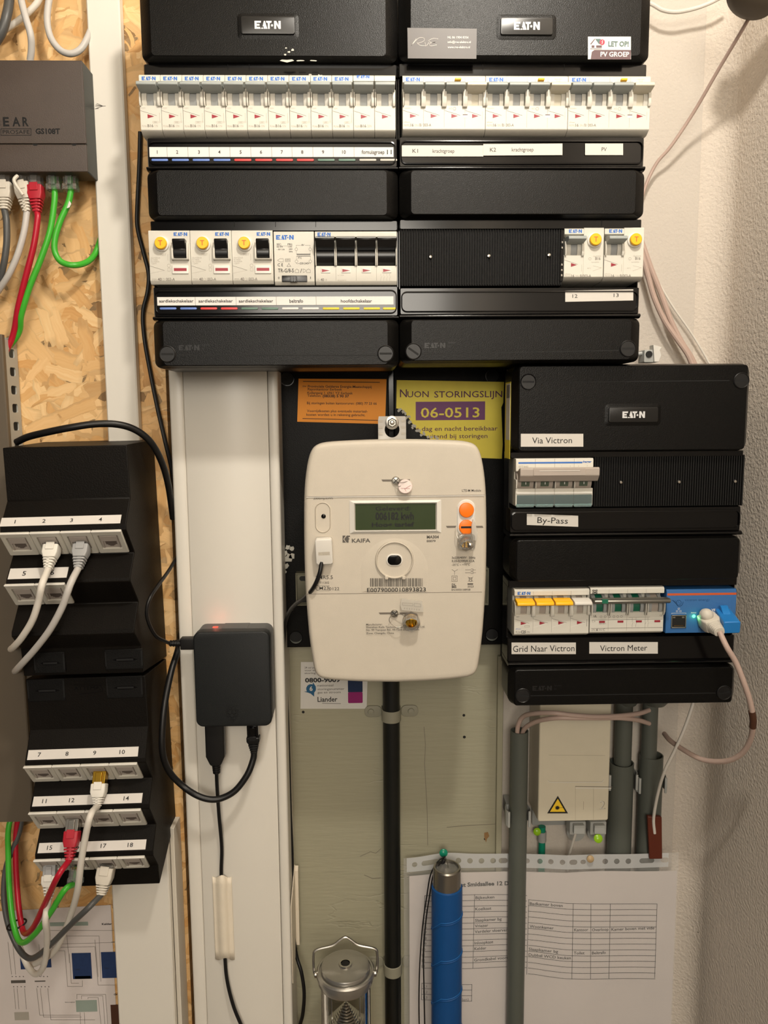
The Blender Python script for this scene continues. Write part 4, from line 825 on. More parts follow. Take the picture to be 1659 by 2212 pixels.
# label strips of the left box
YP = Y0+5.3
def strip(t, cells, y0, y1, texts, name='label_strip'):
    m = MB('paper'); a, z0 = W(cells[0], y1, YP); b, z1 = W(cells[-1], y0, YP); m.box(a, b, YP, YP+.5, z0, z1); o = m.build(name, t)
    m = MB('ink_soft')
    for c in cells[1:-1]: q = W(c, (y0+y1)/2, YP)[0]; m.rect(q-.12, q+.12, z0, z1, YP-.1)
    for st, px, h, f, k in texts: 
        x, z = W(px, (y0+y1)/2+h/2, YP); kk = (W(px+50, 330, YP)[0]-W(px, 330, YP)[0])/50; m.txt(st, x, z, YP-.15, h*kk, 'C', k, .012, fit=(f*kk if f else None))
    m.build('print', o)
strip(boxL, [322, 361, 406, 452, 497, 542, 587, 631, 676, 720, 765, 850], 318, 339, [(str(i+1), x, 7, None, 'ink') for i, x in enumerate((340, 383, 430, 474, 520, 564, 609, 653, 698))]+[('10', 743, 7, None, 'ink'), ('fornuisgroep', 806, 8, 49, 'ink'), ('11', 841, 9, 10, 'ink')])
strip(boxL, [340, 422, 510, 597, 683, 850], 640, 660, [('aardlekschakelaar', 381, 6.5, 76, 'ink'), ('aardlekschakelaar', 466, 6.5, 76, 'ink'), ('aardlekschakelaar', 553, 6.5, 76, 'ink'), ('beltrafo', 640, 7.5, 30, 'ink'), ('hoofdschakelaar', 770, 7, 69, 'ink')])
def ticks(cells, y, cols, xs=None):
    for c, k in zip(cells, cols):
        a, z = W(c[0], y, YP); b, _ = W(c[1], y, YP); m = MB(k); m.slab(a, b, z-.95, z+.95, YP+.6, YP-.2, .9, .3, 3); m.build('colour_tab', boxL)
ticks([(326+45*i if i else 327, 326+45*i+37) for i in range(12)], 345.5, ['strip_blue']*4+['strip_red']*4+['strip_green']*2+['strip_grey']*2)
ticks([(345+44*i-(0 if i < 11 else 2), 345+44*i+36-(0 if i < 11 else 9)) for i in range(12)], 666.5, ['strip_blue']*2+['strip_red']*2+['strip_green']*2+['paper']*2+['strip_yellow']*4)

# ---- stuck-on labels
def tape_label(text, x0, y0, x1, y1, Y, h, f, lab, tilt=0, mt='tape', tx=None, bd=0, cat='label'):
    bd = bd
    pts = [(x0, y0), (x1, y0+tilt), (x1, y1+tilt), (x0, y1)]; t = sheet('tape_label', lab, cat, pts, Y, mt, .2)
    m = MB('ink'); yy = Y-.12
    for k, st in enumerate([text] if isinstance(text, str) else text):
        px = (x0+x1)/2 if tx is None else tx[k]; x, z = W(px, (y0+y1)/2+h/2+tilt*(px-x0)/(x1-x0), yy); kk = (W(px+50, y0, yy)[0]-W(px, y0, yy)[0])/50; ff = f if not isinstance(f, (list, tuple)) else f[k]
        m.txt(st, x, z, yy, h*kk, 'C', None, bd, fit=ff*kk, rot=-math.atan2(tilt, x1-x0))
    m.build('print', t); return t
tape_label(('K1', 'krachtgroep'), 868, 314, 1044, 338, YP-.3, 8, (12, 47), 'white label reading K1 krachtgroep under the first wide breaker', 0, 'tape', (897, 958))
tape_label(('K2', 'krachtgroep'), 1044, 311, 1215, 336, YP-.6, 8, (13, 47), 'white label reading K2 krachtgroep under the second wide breaker', -1, 'tape', (1065, 1129))
tape_label('PV', 1264, 310, 1346, 335, YP-.3, 8, 11, 'small white label reading PV in the upper right box', 0)
tape_label(('12', '13'), 1221, 628, 1368, 652, YP-.3, 7.5, (11, 11), 'white label strip reading 12 and 13 under the two yellow-button breakers', -3, 'tape', (1242, 1331))
t = sheet('business_card', 'dark grey business card with a white scribbled logo on the upper right box', 'business card', [(880, 60), (1030, 62), (1029, 127), (881, 126)], Y0-4.6, 'card_dark'); m = MB('ink_white'); Y = Y0-4.75
def sp(pts, wd): ln(m, [(p.x, p.y) for p in smooth([(a, b, 0) for a, b in pts], 5)], wd, Y)
sp([(889, 98), (898, 88), (905, 82), (915, 82), (916, 88), (905, 93), (900, 92), (908, 98), (920, 99)], .9); sp([(889, 98), (893, 92), (899, 84)], .9); sp([(918, 92), (921, 99), (926, 92)], .9); sp([(946, 84), (936, 83), (926, 88), (932, 92), (940, 91), (928, 94), (930, 99), (943, 97)], .9)
for st, x, y, f in (('NL 06 1904 8356', 967, 83, 45), ('info@rve-elektro.nl', 967, 93, 50), ('www.rve-elektro.nl', 967, 104, 48)): wr(m, st, x, y, Y, 4.6, 'L', 'ink_white', .01, f)
m.build('print', t)
t = sheet('warning_sticker', 'white and brown sticker with a small house reading LET OP! PV GROEP', 'sticker', [(1270, 79), (1363, 79), (1363, 128), (1270, 128)], Y0-4.6, 'sticker_white'); m = MB('pv_brown'); Y = Y0-4.75
a, z0 = W(1276, 128, Y); b, z1 = W(1363, 108, Y); m.flat([(a, z0), (b, z0), (b, z1), (a+3, z1), (a+.8, z1-1.6)], Y); wr(m, 'PV GROEP', 1297, 122, Y-.1, 9.5, 'L', 'ink_white', .02, 62); wr(m, 'LET OP!', 1314, 100, Y, 10, 'L', 'pv_grey', .03, 44)
for k, c in (([(1275, 95), (1284, 84), (1286, 84), (1277, 96)], 'pv_brown'), ([(1286, 84), (1297, 84), (1305, 95), (1294, 95)], 'pv_grey'), ([(1278, 98), (1284, 98), (1284, 103), (1278, 103)], 'pv_brown'), ([(1288, 98), (1300, 98), (1300, 103), (1288, 103)], 'pv_brown'), ([(1275, 105), (1300, 105), (1300, 106), (1275, 106)], 'pv_brown')): m.flat([W(p, q, Y) for p, q in k], Y, c)
x, z = W(1301, 91, Y-.1); m.flat(circ(x, z, 2.2, 16), Y-.1, 'pv_red'); m.line([(x+.4, z+1.4), (x-.4, z), (x+.4, z), (x-.3, z-1.4)], .35, Y-.2, 'ink_white'); m.build('print', t)

# ------------------------------------------------------------------ lower right box
Y3 = 703
bandsC = [(786, 976, 'pad'), (976, 988, 'rec'), (988, 1098, 'win'), (1098, 1150, 'lab'), (1150, 1160, 'bead'), (1160, 1255, 'pad'), (1255, 1270, 'rec'), (1270, 1380, 'win'), (1380, 1430, 'rec'), (1430, 1438, 'bead'), (1438, 1521, 'pad')]
boxC, AC, BC = enclosure('black distribution box at the right with a blue controller and tape labels', 1102.5, 1606, 0, Y3, bandsC, 0, r=9, side=5, yref=1150, cd_=36, inset=13)
plate_logo(boxC, 1367, 896, 107, 33, Y3-4, 49)
for a, y, c in ((1141, 825, 0), (1601, 822, 0), (1129, 1502, -.15), (1564, 1496, .2)): screw(boxC, a, y, Y3-4, c)
groove(boxC, [(1160, 826), (1575, 822)], Y3-4.1); groove(boxC, [(1145, 1503), (1545, 1497)], Y3-4.1); embossed(boxC, 1150, 1492, 42, Y3-4.15)
blank(1283, 1608, 984, 1094, 709, 'ribbed black blanking cover right of the grey changeover switch', ((1341, 1042), (1467, 1041), (1588, 1040)))
# changeover switch
Yh = 703; a, _ = W(1114, 1040, Yh); b, _ = W(1281, 1040, Yh); wh = (b-a)/4; _, zt_ = W(1198, 990, Yh); _, zb_ = W(1198, 1093, Yh); H = zt_-zb_
t = thing('changeover_switch', 'four-pole changeover switch with one long grey lever bar and a blue stripe', 'changeover switch', (a, Yh, zb_))
m = LM(t, 'white_plastic'); m.extx([(50, 0), (1, 0), (0, 1), (0, H*.37), (8, H*.38), (8, H*.72), (0, H*.73), (0, H*.96), (1, H), (50, H)], 0, wh*4); m.build('body', t, bv=.4)
for k in range(4):
    m = LM(t, 'handle_mauve', k*wh); m.loft([[(q, 8+9.6*cos(c), H*.53+9.2*sin(c)) for c in [j*2*pi/28 for j in range(28)]] for q in (1, wh-1.6)]); dr = m.build('drum', t)
    m = LM(t, 'flag_green', k*wh); m.loft([[(q, 8+9.9*cos(c), H*.53+9.5*sin(c)) for c in [pi+.05+j*.5/6 for j in range(7)]] for q in (wh*.27, wh*.7)], None, False, False, False); m.mt = 'ink_white'; m.rect(wh*.48, wh*.52, H*.46, H*.51, -2.0); m.build('position_flag', dr)
    m = LM(t, 'white_plastic', k*wh)
    m.extx([(8, H*.37), (-2, H*.38), (-2.4, H*.5), (-1.6, H*.56), (8, H*.56)], 0, .9); m.build('guard', t, bv=.2)
m = LM(t, 'handle_mauve'); pr = [(2, H*.52), (-8, H*.535), (-12.5, H*.66), (-12.6, H*.80), (-11, H*.83), (-2, H*.76), (2, H*.74)]
m.extx(pr, 1.6, wh*4+2.2); lv = m.build('lever_bar', t, bv=.6); m = LM(t, 'handle_mauve'); m.box(wh*.75, wh*3.4, -13.2, -12.4, H*.66, H*.81); m.build('grip', lv, bv=.3)
m = LM(t, 'clean_plastic'); m.box(wh*1.05, wh*3.1, -13.5, -13.1, H*.755, H*.765); m.build('grip_line', lv)
m = LM(t, 'clear_blue'); m.slab(1.2, wh*4-.6, .8, H*.235, 0, -1.0, .8, .4); m.build('clear_cover', t)
m = LM(t, 'clear_blue')
for k in range(4): m.slab(k*wh+.6, k*wh+wh-1.2, -.8, H*.045, .5, -2.2, .6, .4)
m.build('cover_clip', t)
m = LM(t, 'clean_plastic'); m.box(.8, wh*4-.8, -1.0, .3, H*.255, H*.3); m.build('rail', t, bv=.3)
m = LM(t, 'logo_blue'); m.rect(2.2, wh*3.42, H*.895, H*.925, -.1, 'li_blue'); m.rect(2.2, wh*3.42, H*.893, H*.925, -.15, 'logo_blue'); m.txt(':hager', wh*3.42+.2, H*.905, -.15, 1.9, 'L', None, .03, fit=8.4)
m.txt('SFT440', 2.4, H*.81, -.1, 1.8, 'L', 'ink_faint', .01, fit=9); m.txt('40A', 2.4, H*.755, -.1, 1.8, 'L', 'ink_faint', .01, fit=4.2)
for k, x in enumerate((2.35, 2.8, 3.23, 3.68)): m.txt(str(2*k+1), x*wh, H*.82, -.1, 1.3, 'C', 'ink_faint'); m.line([(x*wh, H*.81), (x*wh, H*.775)], .18, -.1, 'ink_faint')
m.line([(wh*2.5, H*.775), (wh*3.75, H*.775)], .18, -.1, 'ink_faint')
for k in range(1, 4): m.rect(k*wh-.1, k*wh+.1, H*.74, H*.99, -.08, 'duct_groove'); m.rect(k*wh-.1, k*wh+.1, H*.02, H*.36, -1.15, 'duct_groove')
m.build('print', t)
# four-pole breaker with yellow levers
Yg = 703; a, _ = W(1111, 1325, Yg); b, _ = W(1273, 1325, Yg); wg = (b-a)/4; _, zt_ = W(1192, 1273, Yg); _, zb_ = W(1192, 1376, Yg); Hg = zt_-zb_
t = multi(a, Yg, zb_, wg, 4, Hg, ['lever_yellow']*3+['clean_plastic'], ['handle_mauve']*4, 'yellow_lever_breaker', 'four-pole breaker with three yellow levers and one white, in the right box'); s = Hg/51
m = LM(t, 'ink_soft'); logo(m, wg*.5, 45.3*s, .1, wg*.68, 'logo_blue')
for k in range(4): m.line([(k*wg+.3, 19.8*s), (k*wg+wg*.8, 15*s)], .22, -.1); m.line([(k*wg+.3, 10.5*s), (k*wg+wg*.8, 14.8*s)], .45, -.1, 'clean_plastic')
m.txt('PLS6', 1.6, 4.6*s, -.1, 2, 'L', 'ink_grey', fit=4.2); m.txt('C25', 6.4, 4.6*s, -.1, 2.4, 'L', 'ink', .03, fit=4.8); m.txt('/3N', 11.6, 4.6*s, -.1, 2, 'L', 'ink_grey', fit=3.2); m.txt('pPower', 1.6, 8.6*s, -.1, 1.1, 'L', 'logo_blue')
m.line([(10, 11*s), (14.4, 11*s), (14.4, 12.6*s), (10, 12.6*s)], .16, -.1, 'ink_grey', True); m.txt('400V', 1.8, 21.6*s, -.1, 1, 'L'); m.line([(wg*3.88, 11*s), (wg*3.88, 18.6*s)], .3, -.1); m.build('print', t)
# second four-pole breaker with green drums and chrome bar
a2, _ = W(1274.5, 1325, Yg); b2, _ = W(1434, 1325, Yg); wk = (b2-a2)/4
t = thing('bar_lever_breaker', 'four-pole breaker with green drums and a shiny grey bar lever', 'circuit breaker', (a2, Yg, zb_+1)); H = Hg; s = H/51
m = LM(t, 'white_plastic'); m.extx(body_prof(H), 0, wk*4-.2); m.build('body', t, bv=.25)
for k in range(4):
    m = LM(t, 'drum_green' if k < 3 else 'handle_mauve', k*wk); m.loft([[(q, 12+11*cos(c), 30*s+11*sin(c)) for c in [j*2*pi/28 for j in range(28)]] for q in (wk*.33, wk*.7)]); m.build('drum', t)
    for p, q in ((.12, .32), (.71, .88)): m = LM(t, 'drum_grey', k*wk); m.loft([[(v*wk, 12+13*cos(c), 30*s+11.5*sin(c)) for c in [j*2*pi/28 for j in range(28)]] for v in (p, q)]); m.build('drum_collar', t)
    for p, q in ((0.02, .08), (.92, .98)): m = LM(t, 'white_plastic', k*wk); m.extx([(10, 21*s), (-2, 21.6*s), (-4.4, 26*s), (-4.6, 35*s), (-2, 38*s), (10, 38*s)], p*wk, q*wk); m.build('guard', t, bv=.25)
    m = LM(t, 'flag_red', k*wk); m.rect(wk*.5, wk*.82, 13.4*s, 15.6*s, -.15); m.build('indicator', t)
m = LM(t, 'zinc'); m.extx([(-2, 36*s), (-10, 36.4*s), (-12, 38*s), (-12, 40*s), (-10, 41.4*s), (-2, 41*s)], .4, wk*4+1.8); bar = m.build('bar_lever', t, bv=.7); m = LM(t, 'drum_green'); m.box(wk*.42, wk*.74, -12.4, -9.8, 37.4*s, 41.6*s); m.build('marker', bar)
m = LM(t, 'ink_soft'); m.rect(1.8, 6.4, 44.6*s, 49*s, .05, 'ink'); m.line(circ(4.1, 46.8*s, 1.8, 16), .4, 0, 'white_plastic', True); m.txt('M', 4.1, 46.1*s, 0, 1.6, 'C', 'white_plastic', .03)
m.line([(1.6, 16.6*s), (wk*4-1, 16.6*s)], .3, -.1); m.line([(1.6, 7.6*s), (wk*4-1, 7.6*s)], .3, -.1); m.txt('UL', 3.5, 19.6*s, -.1, 2, 'L', None, .03, fit=3); m.txt('CE', wk*3.85, 19.8*s, -.1, 1.5, 'C'); m.txt('C 6', 2, 14.4*s, -.1, 1.6, 'L', 'ink_grey')
m.txt('6000 400V~', wk*.5, 12*s, -.1, 1, 'L'); m.txt('LPN-', 1.8, 5*s, -.1, 1.6, 'L', 'ink_grey', fit=4); m.txt('6', 6.4, 5*s, -.1, 2, 'L', 'ink', .03); m.txt('/3N/', 8.4, 5*s, -.1, 1.6, 'L', 'ink_grey', fit=3.6); m.txt('C', 12.8, 5*s, -.1, 2, 'L', 'ink')
for x in (.6, .82, 1.05, 1.3, 1.5, 1.7): m.line(circ(x*wk, 20*s, 1, 10), .25, -.1, 'ink_grey', True)
for x in (2.3, 2.5, 3.0, 3.15): m.line([(x*wk, 8.6*s), (x*wk, 11*s), (x*wk+.7, 13.4*s)], .2, -.1, 'ink_grey'); m.line([(x*wk, 14*s), (x*wk, 18.4*s)], .2, -.1, 'ink_grey')
m.line([(2.1*wk, 19*s), (3.25*wk, 19*s)], .18, -.1, 'ink_grey'); 
for k in range(1, 4): m.rect(k*wk-.08, k*wk+.08, 4.6*s, 23*s, -.06, 'duct_groove'); m.rect(k*wk-.08, k*wk+.08, 44.8*s, 49*s, .1, 'duct_groove')
m.build('print', t)
# blue controller
Yv = 705; a, z0 = W(1437, 1368, Yv); b, z1 = W(1592, 1272, Yv); H = z1-z0; w = b-a
t = thing('bus_controller', 'blue energy controller module with orange stripe, network port and green status light', 'controller', (a, Yv, z0))
m = LM(t, 'ctrl_blue'); m.extx([(50, 0), (0, 0), (0, H-2.5), (1.6, H), (50, H)], 0, w); m.build('body', t, bv=.5)
m = LM(t, 'ctrl_orange'); m.rect(.6, w-.3, H*.865, H*.915, -.08); m.build('stripe', t)
m = LM(t, 'ink_white')
for x0, x1, z in ((w*.08, w*.285, H*.46), (w*.49, w*.925, H*.47)): m.line([(x0, z-.7), (x0, z), (x1, z), (x1, z-.7)], .28, -.1)
m.txt('VE.Can', w*.72, H*.5, -.1, 2.1, 'C', None, .03, fit=9.6); m.txt('Status', w*.395, H*.455, -.1, 1.2, 'C', None, .0, fit=5)
for dx, dz in ((-1.6, 0), (1.6, 0), (0, 2.4)): m.line([(w*.18+dx-.8, H*.49+dz), (w*.18+dx+.8, H*.49+dz), (w*.18+dx+.8, H*.49+dz+1.3), (w*.18+dx-.8, H*.49+dz+1.3)], .25, -.1, None, True)
m.line([(w*.18, H*.49+2.4), (w*.18, H*.49+1.8)], .2, -.1); m.build('print', t)
m = LM(t, 'ctrl_dark'); m.txt('victron energy', w*.26, H*.735, -.1, 2.4, 'L', None, 0, fit=24); m.line([(p.x, p.y) for p in smooth([(w*.08, H*.76, 0), (w*.12, H*.72, 0), (w*.14, H*.68, 0), (w*.17, H*.62, 0), (w*.22, H*.64, 0), (w*.24, H*.72, 0)], 4)], .5, -.1); m.line(circ(w*.175, H*.7, 2.4, 16), .4, -.1, None, True)
for k in range(3): m.line([(w*(.09+.03*k), H*.76), (w*(.13+.03*k), H*.68)], .3, -.1)
m.build('embossed_logo', t)
m = LM(t, 'zinc'); x0, x1, q0, q1 = w*.075, w*.29, H*.12, H*.42
for r_ in ((x0, x1, q0, q0+1.0), (x0, x1, q1-1.0, q1), (x0, x0+.9, q0, q1), (x1-.9, x1, q0, q1)): m.box(r_[0], r_[1], -1.0, .5, r_[2], r_[3])
pt = m.build('network_port', t, bv=.2); m = LM(t, 'port_dark'); m.rect(x0+.9, x1-.9, q0+1, q1-1, -.15); m.mt = 'gold'
for k in range(8): m.rect(x0+3.2+k*1.15, x0+3.7+k*1.15, q0+2, q0+2.5, -.25)
m.mt = 'duct_groove'; m.rect(x0+1.6, x0+4, q1-3, q1-1.6, -.25); m.rect(x1-4, x1-1.6, q1-3, q1-1.6, -.25); m.build('port_opening', pt)
m = LM(t, 'port_dark'); m.rect(w*.48, w*.93, H*.12, H*.43, -.12); m.build('bus_port', t)
b_ = BASE[t.name]; m = MB('led_green'); m.lathe([(1.7, 0), (1.4, .6), (.1, .9)], (b_.x+w*.4, b_.y, b_.z+H*.385), (0, -1, 0), 12); m.build('status_light', t)
lg = lamp('status_glow', 'POINT', (b_.x+w*.4, b_.y-5, b_.z+H*.385), .0012, .002, (.25, 1, .4))
tape_label('Via Victron', 1125, 937, 1260, 965, Y3-4.6, 13, 86, 'white tape label reading Via Victron'); tape_label('By-Pass', 1138, 1110, 1249, 1134, Y3+5, 13, 66, 'white tape label reading By-Pass', 4)
tape_label('Grid Naar Victron', 1105, 1388, 1244, 1413, Y3+6.3, 14, 133, 'white tape label reading Grid Naar Victron'); tape_label('Victron Meter', 1273, 1387, 1421, 1412, Y3+6.3, 13, 102, 'white tape label reading Victron Meter')
t = thing('side_sticker', 'narrow yellow sticker with barcode on the side of the right distribution box', 'sticker', (AC, Y3+30, W(1100, 985, Y3+30)[1]))
m = MB('sticker_yellow'); m.box(AC-.3, AC-.05, Y3+7, Y3+33, W(1100, 990, Y3+20)[1], W(1100, 826, Y3+20)[1]); m.build('sheet', t)
m = MB('paper'); m.box(AC-.5, AC-.28, Y3+8, Y3+27, W(1100, 950, Y3+20)[1], W(1100, 829, Y3+20)[1]); m.build('patch', t)
m = MB('ink_soft')
for k in range(9): m.box(AC-.6, AC-.48, Y3+10+k*1.7, Y3+11+k*1.7, W(1100, 860, Y3+20)[1], W(1100, 832, Y3+20)[1])
m.build('print', t)
# ------------------------------------------------------------------ left side: ducts on the strand board
def duct(name, lab, pl, pr_, Y, Yb, ytop, ybot, side=3):
    """pl/pr_ = (px, py) on the left / right front edge"""
    a = W(pl[0], pl[1], Y)[0]; b = W(pr_[0], pr_[1], Y)[0]; z1 = ytop; z0 = ybot
    t = thing(name, lab, 'cable duct', ((a+b)/2, Yb, z0))
    mb = MB('duct_side'); mb.extz([(a+.8, Yb), (b-.8, Yb), (b-.8, Y+3), (a+.8, Y+3)], z0+1, z1-1); mb.build('base', t, bv=.4)
    mb = MB('duct_white'); mb.extz([(a, Y+9), (a, Y+1.2), (a+1.2, Y), (b-1.2, Y), (b, Y+1.2), (b, Y+9), (b-.9, Y+9), (b-.9, Y+2), (a+.9, Y+2), (a+.9, Y+9)], z0, z1); mb.build('cover', t); return t, a, b
t, a, b = duct('cable_duct', 'narrow white cable duct on the strand board at the upper left', (218, 650), (287, 650), 761, 774.8, CE-20, W(240, 1050, 750)[1])
mb = MB('ink_soft'); Y = 760.8
for p, q in (((206, 229), (228, 229)), ((207, 226), (222, 229)), ((209, 223), (222, 229)), ((208, 234), (222, 229)), ((205, 235), (213, 234))): ln(mb, [p, q], .8, Y)
mb.build('pencil_mark', t, label='small pencil arrow')
t, a, b = duct('cable_duct', 'wide white cable duct below the lower patch panel', (248, 2050), (371, 2050), 742, 774.8, W(300, 1800, 742)[1], FL+60)
mb = MB('duct_side'); mb.extz([(b+.2, 774), (b+.2, 752), (b+5, 750), (b+6, 774)], FL+60, W(300, 1800, 742)[1]); mb.build('side_lip', t, bv=.5)
# grey perforated duct
Yd = 742; XRd = W(18, 948, Yd)[0]; ztop = W(20, 722, Yd)[1]; zbot = W(40, 1775, Yd)[1]
t = thing('slotted_cable_duct', 'grey slotted cable duct with red cable showing through its side, far left', 'cable duct', (XRd-30, 774.8, zbot))
mb = MB('duct_cover'); mb.extz([(XRd-62, Yd+6), (XRd-62, Yd), (XRd-1, Yd), (XRd, Yd+1), (XRd, Yd+6), (XRd-1.2, Yd+6), (XRd-1.2, Yd+1.5), (XRd-60.8, Yd+1.5), (XRd-60.8, Yd+6)], zbot, ztop); mb.build('cover', t)
mb = MB('duct_grey'); mb.box(XRd-60, XRd-1.3, 772.5, 774.8, zbot, ztop); mb.box(XRd-60, XRd-58.5, Yd+2, 772.4, zbot, ztop); mb.build('base', t)
zs = [W(30, y, Yd+16)[1] for y in (763, 803, 843, 882, 921)]; p_ = (zs[0]-zs[-1])/4
mb = MB('duct_grey'); n = 20
def cell(z0, z1, hole):
    y0, y1 = Yd+5, 773
    if not hole:
        mb.box(XRd-1.6, XRd-.1, y0, y1, z0, z1); return
    zc = (z0+z1)/2; hy = rrect(Yd+13, Yd+25, zc-4.2, zc+4.2, 2.5, 4); hn = len(hy); o = []
    for y, z in hy:
        dy, dz = y-(Yd+19), z-zc; s_ = min((15 if dy > 0 else 14)/max(abs(dy), 1e-6), ((z1-z0)/2)/max(abs(dz), 1e-6)); o.append((Yd+19+dy*s_, zc+dz*s_))
    # outer corners
    for cy, cz in ((y0, z0), (y1, z0), (y1, z1), (y0, z1)):
        k = min(range(hn), key=lambda i: (o[i][0]-cy)**2+(o[i][1]-cz)**2); o[k] = (cy, cz)
    o = [(min(max(y, y0), y1) if abs(z-zc) < (z1-z0)/2-.01 or (y, z) in ((y0, z0), (y1, z0), (y1, z1), (y0, z1)) else y, z) for y, z in o]
    for i in range(hn):
        y, z = o[i]
        if abs(z-zc) < (z1-z0)/2-.01: o[i] = (y0 if y < Yd+19 else y1, z)
    mb.loft([[(XRd-1.6, y, z) for y, z in hy], [(XRd-.1, y, z) for y, z in hy], [(XRd-.1, y, z) for y, z in o], [(XRd-1.6, y, z) for y, z in o], [(XRd-1.6, y, z) for y, z in hy]], None, False, False)
top0 = zs[0]+p_/2
cell(top0, ztop-4, False)
for k in range(14): cell(top0-(k+1)*p_+.01, top0-k*p_, True)
cell(zbot, top0-14*p_, False); mb.build('slotted_side', t)

# ------------------------------------------------------------------ cables with modular plugs
def frame_xf(p, d, sx=(1, 0, 0)):
    ez = -Vector(d).normalized(); ex = Vector(sx); ex = (ex-ez*ex.dot(ez)).normalized(); ey = ez.cross(ex)
    m = Matrix((ex, ey, ez)).transposed().to_4x4(); m.translation = Vector(p); return m
def plug(t, p, d, style, bm, sx=(1, 0, 0), k=1.0, pm='clear', plen=9, blen=15, rlen=9, name='plug'):
    """returns where the cable starts"""
    X = frame_xf(p, d, sx); m = MB(pm); m.xf = X; w, th = 5.9*k, 4.1*k
    if style == 'clear':
        m.rects([(-w, w, -th, th, 0, .8)]*1+[(-w, w, -th, th, 0, .8)], 3) if False else None
        m.box(-w, w, -th, th, -plen-5, 0); m.box(-w-.6, w+.6, -th-.6, th+.4, -plen-7, -plen-1.5); m.box(-w*.5, w*.5, -th-2.6, -th-1.6, -plen-3, -2); pl = m.build(name, t, bv=.6)
        m = MB(bm); m.xf = X; m.lathe([(2.6*k, 0), (2.6*k, plen+8)], (0, 0, -1), (0, 0, -1), 12); m.build('wire_end', pl)
        m = MB('gold'); m.xf = X
        for q in range(4): m.box(-3.4+q*2, -2.6+q*2, -th-.3, -th+.1, -3.5, -.5)
        m.build('contact', pl); return Vector(p)+Vector(d).normalized()*(plen+7)
    m.box(-w, w, -th, th, -plen-1, 0); m.box(-w*.5, w*.5, -th-1.6, -th-.8, -plen, -1); pl = m.build(name, t, bv=.4)
    m = MB(bm); m.xf = X; z = -plen; W1, T1 = w+.9, th+1.1; W2, T2 = (w+.9)*.78, (th+1.1)*.86
    m.loft([[(x, y, zz) for x, y in rrect(-a, a, -c, c, 1.3, 3)] for a, c, zz in ((W1-.5, T1-.5, z+.1), (W1, T1, z-.5), (W1, T1, z-blen*.62), (W2, T2, z-blen))])
    m.box(-w*.62, w*.62, -T1-.9, -T1+.3, z-blen*.45, z+1.5)
    bo = m.build('boot', t, bv=.3, sharp=30)
    z -= blen; n = 4; m = MB(bm); m.xf = X; r0_ = 3.0*k
    m.loft([[(x, y, zz) for x, y in rrect(-a, a, -a, a, a*.9, 4)] for a, zz in ((r0_+.5, z+1), (r0_, z-rlen))])
    for q in range(n):
        f = q/(n-1); a = W2+(3.6*k-W2)*f; c = T2+(3.4*k-T2)*f; zz = z-rlen*(q+.35)/n
        if style == 'fish' and q % 1 == 0:
            m.loft([[(x, y, u) for x, y in rrect(-a, a, -c, c, 2.2, 4)] for u in (zz, zz-rlen/n*.55)]); m.box(-1.1, 1.1, -c, -c+1, zz-rlen/n, zz)
        else: m.loft([[(x, y, u) for x, y in rrect(-a, a, -c, c, 1.6, 4)] for u in (zz, zz-rlen/n*.6)])
    m.build('strain_relief', t, bv=.15)
    return Vector(p)+Vector(d).normalized()*(plen+blen+rlen)
def cable(t, pts, r, mt, name='cable', n=12, k=6):
    m = MB(mt); m.tube(pts, r, n, k=k); return m.build(name, t)
def pp(l): return [P3(*q) if len(q) == 3 else q for q in l]

# ------------------------------------------------------------------ network switch
Ys = 734; xr, _ = W(183, 250, Ys); _, z1 = W(90, 130, Ys); _, z0 = W(90, 371, Ys); zl = W(90, 311, Ys)[1]
t = thing('network_switch', 'dark brown metal network switch with five cables plugged into its underside', 'network switch', (xr-79, 775, z0))
mb = MB('switch_side'); mb.box(xr-158, xr, Ys+1.2, 763, z0, z1); mb.build('case', t, bv=.8)
mb = MB('switch_box'); mb.slab(xr-158, xr, zl+.3, z1, Ys+2, Ys, .8, .6); mb.build('top_cover', t)
mb = MB('switch_box'); mb.slab(xr-158, xr, z0, zl-.3, Ys+2, Ys+.1, .8, .6); mb.build('front_cover', t)
mb = MB('black_deep')
for px in (76, 160): a, z = W(px, 312, Ys); mb.flat([(a-2.5, z+.5), (a+2.5, z+.5), (a+1.5, z-1), (a-1.5, z-1)], Ys-.1)
mb.build('latch', t)
mb = MB('black_rubber')
for dx in (-20, -135): mb.lathe([(5, 0), (5, 12)], (xr+dx, 775, z1-15), (0, -1, 0), 14)
mb.build('mounting_stud', t)
mb = MB('black_deep'); Y = Ys-.15
for s, x in (('E', 7), ('A', 27), ('R', 49)): wr(mb, s, x, 272, Y, 18, 'L', None, .03, 13 if s != 'A' else 17)
for k, s in enumerate('NETG'): wr(mb, s, -75+k*20.5, 272, Y, 18, 'L', None, .03, 14)
wr(mb, 'PROSAFE', 6, 289, Y, 8, 'L', None, .0, 58); wr(mb, 'GS108T', 77, 289, Y, 11, 'L', None, .035, 53); ln(mb, [(2, 278), (67, 278), (67, 292), (2, 292)], 1.1, Y, None, True); mb.build('print', t)

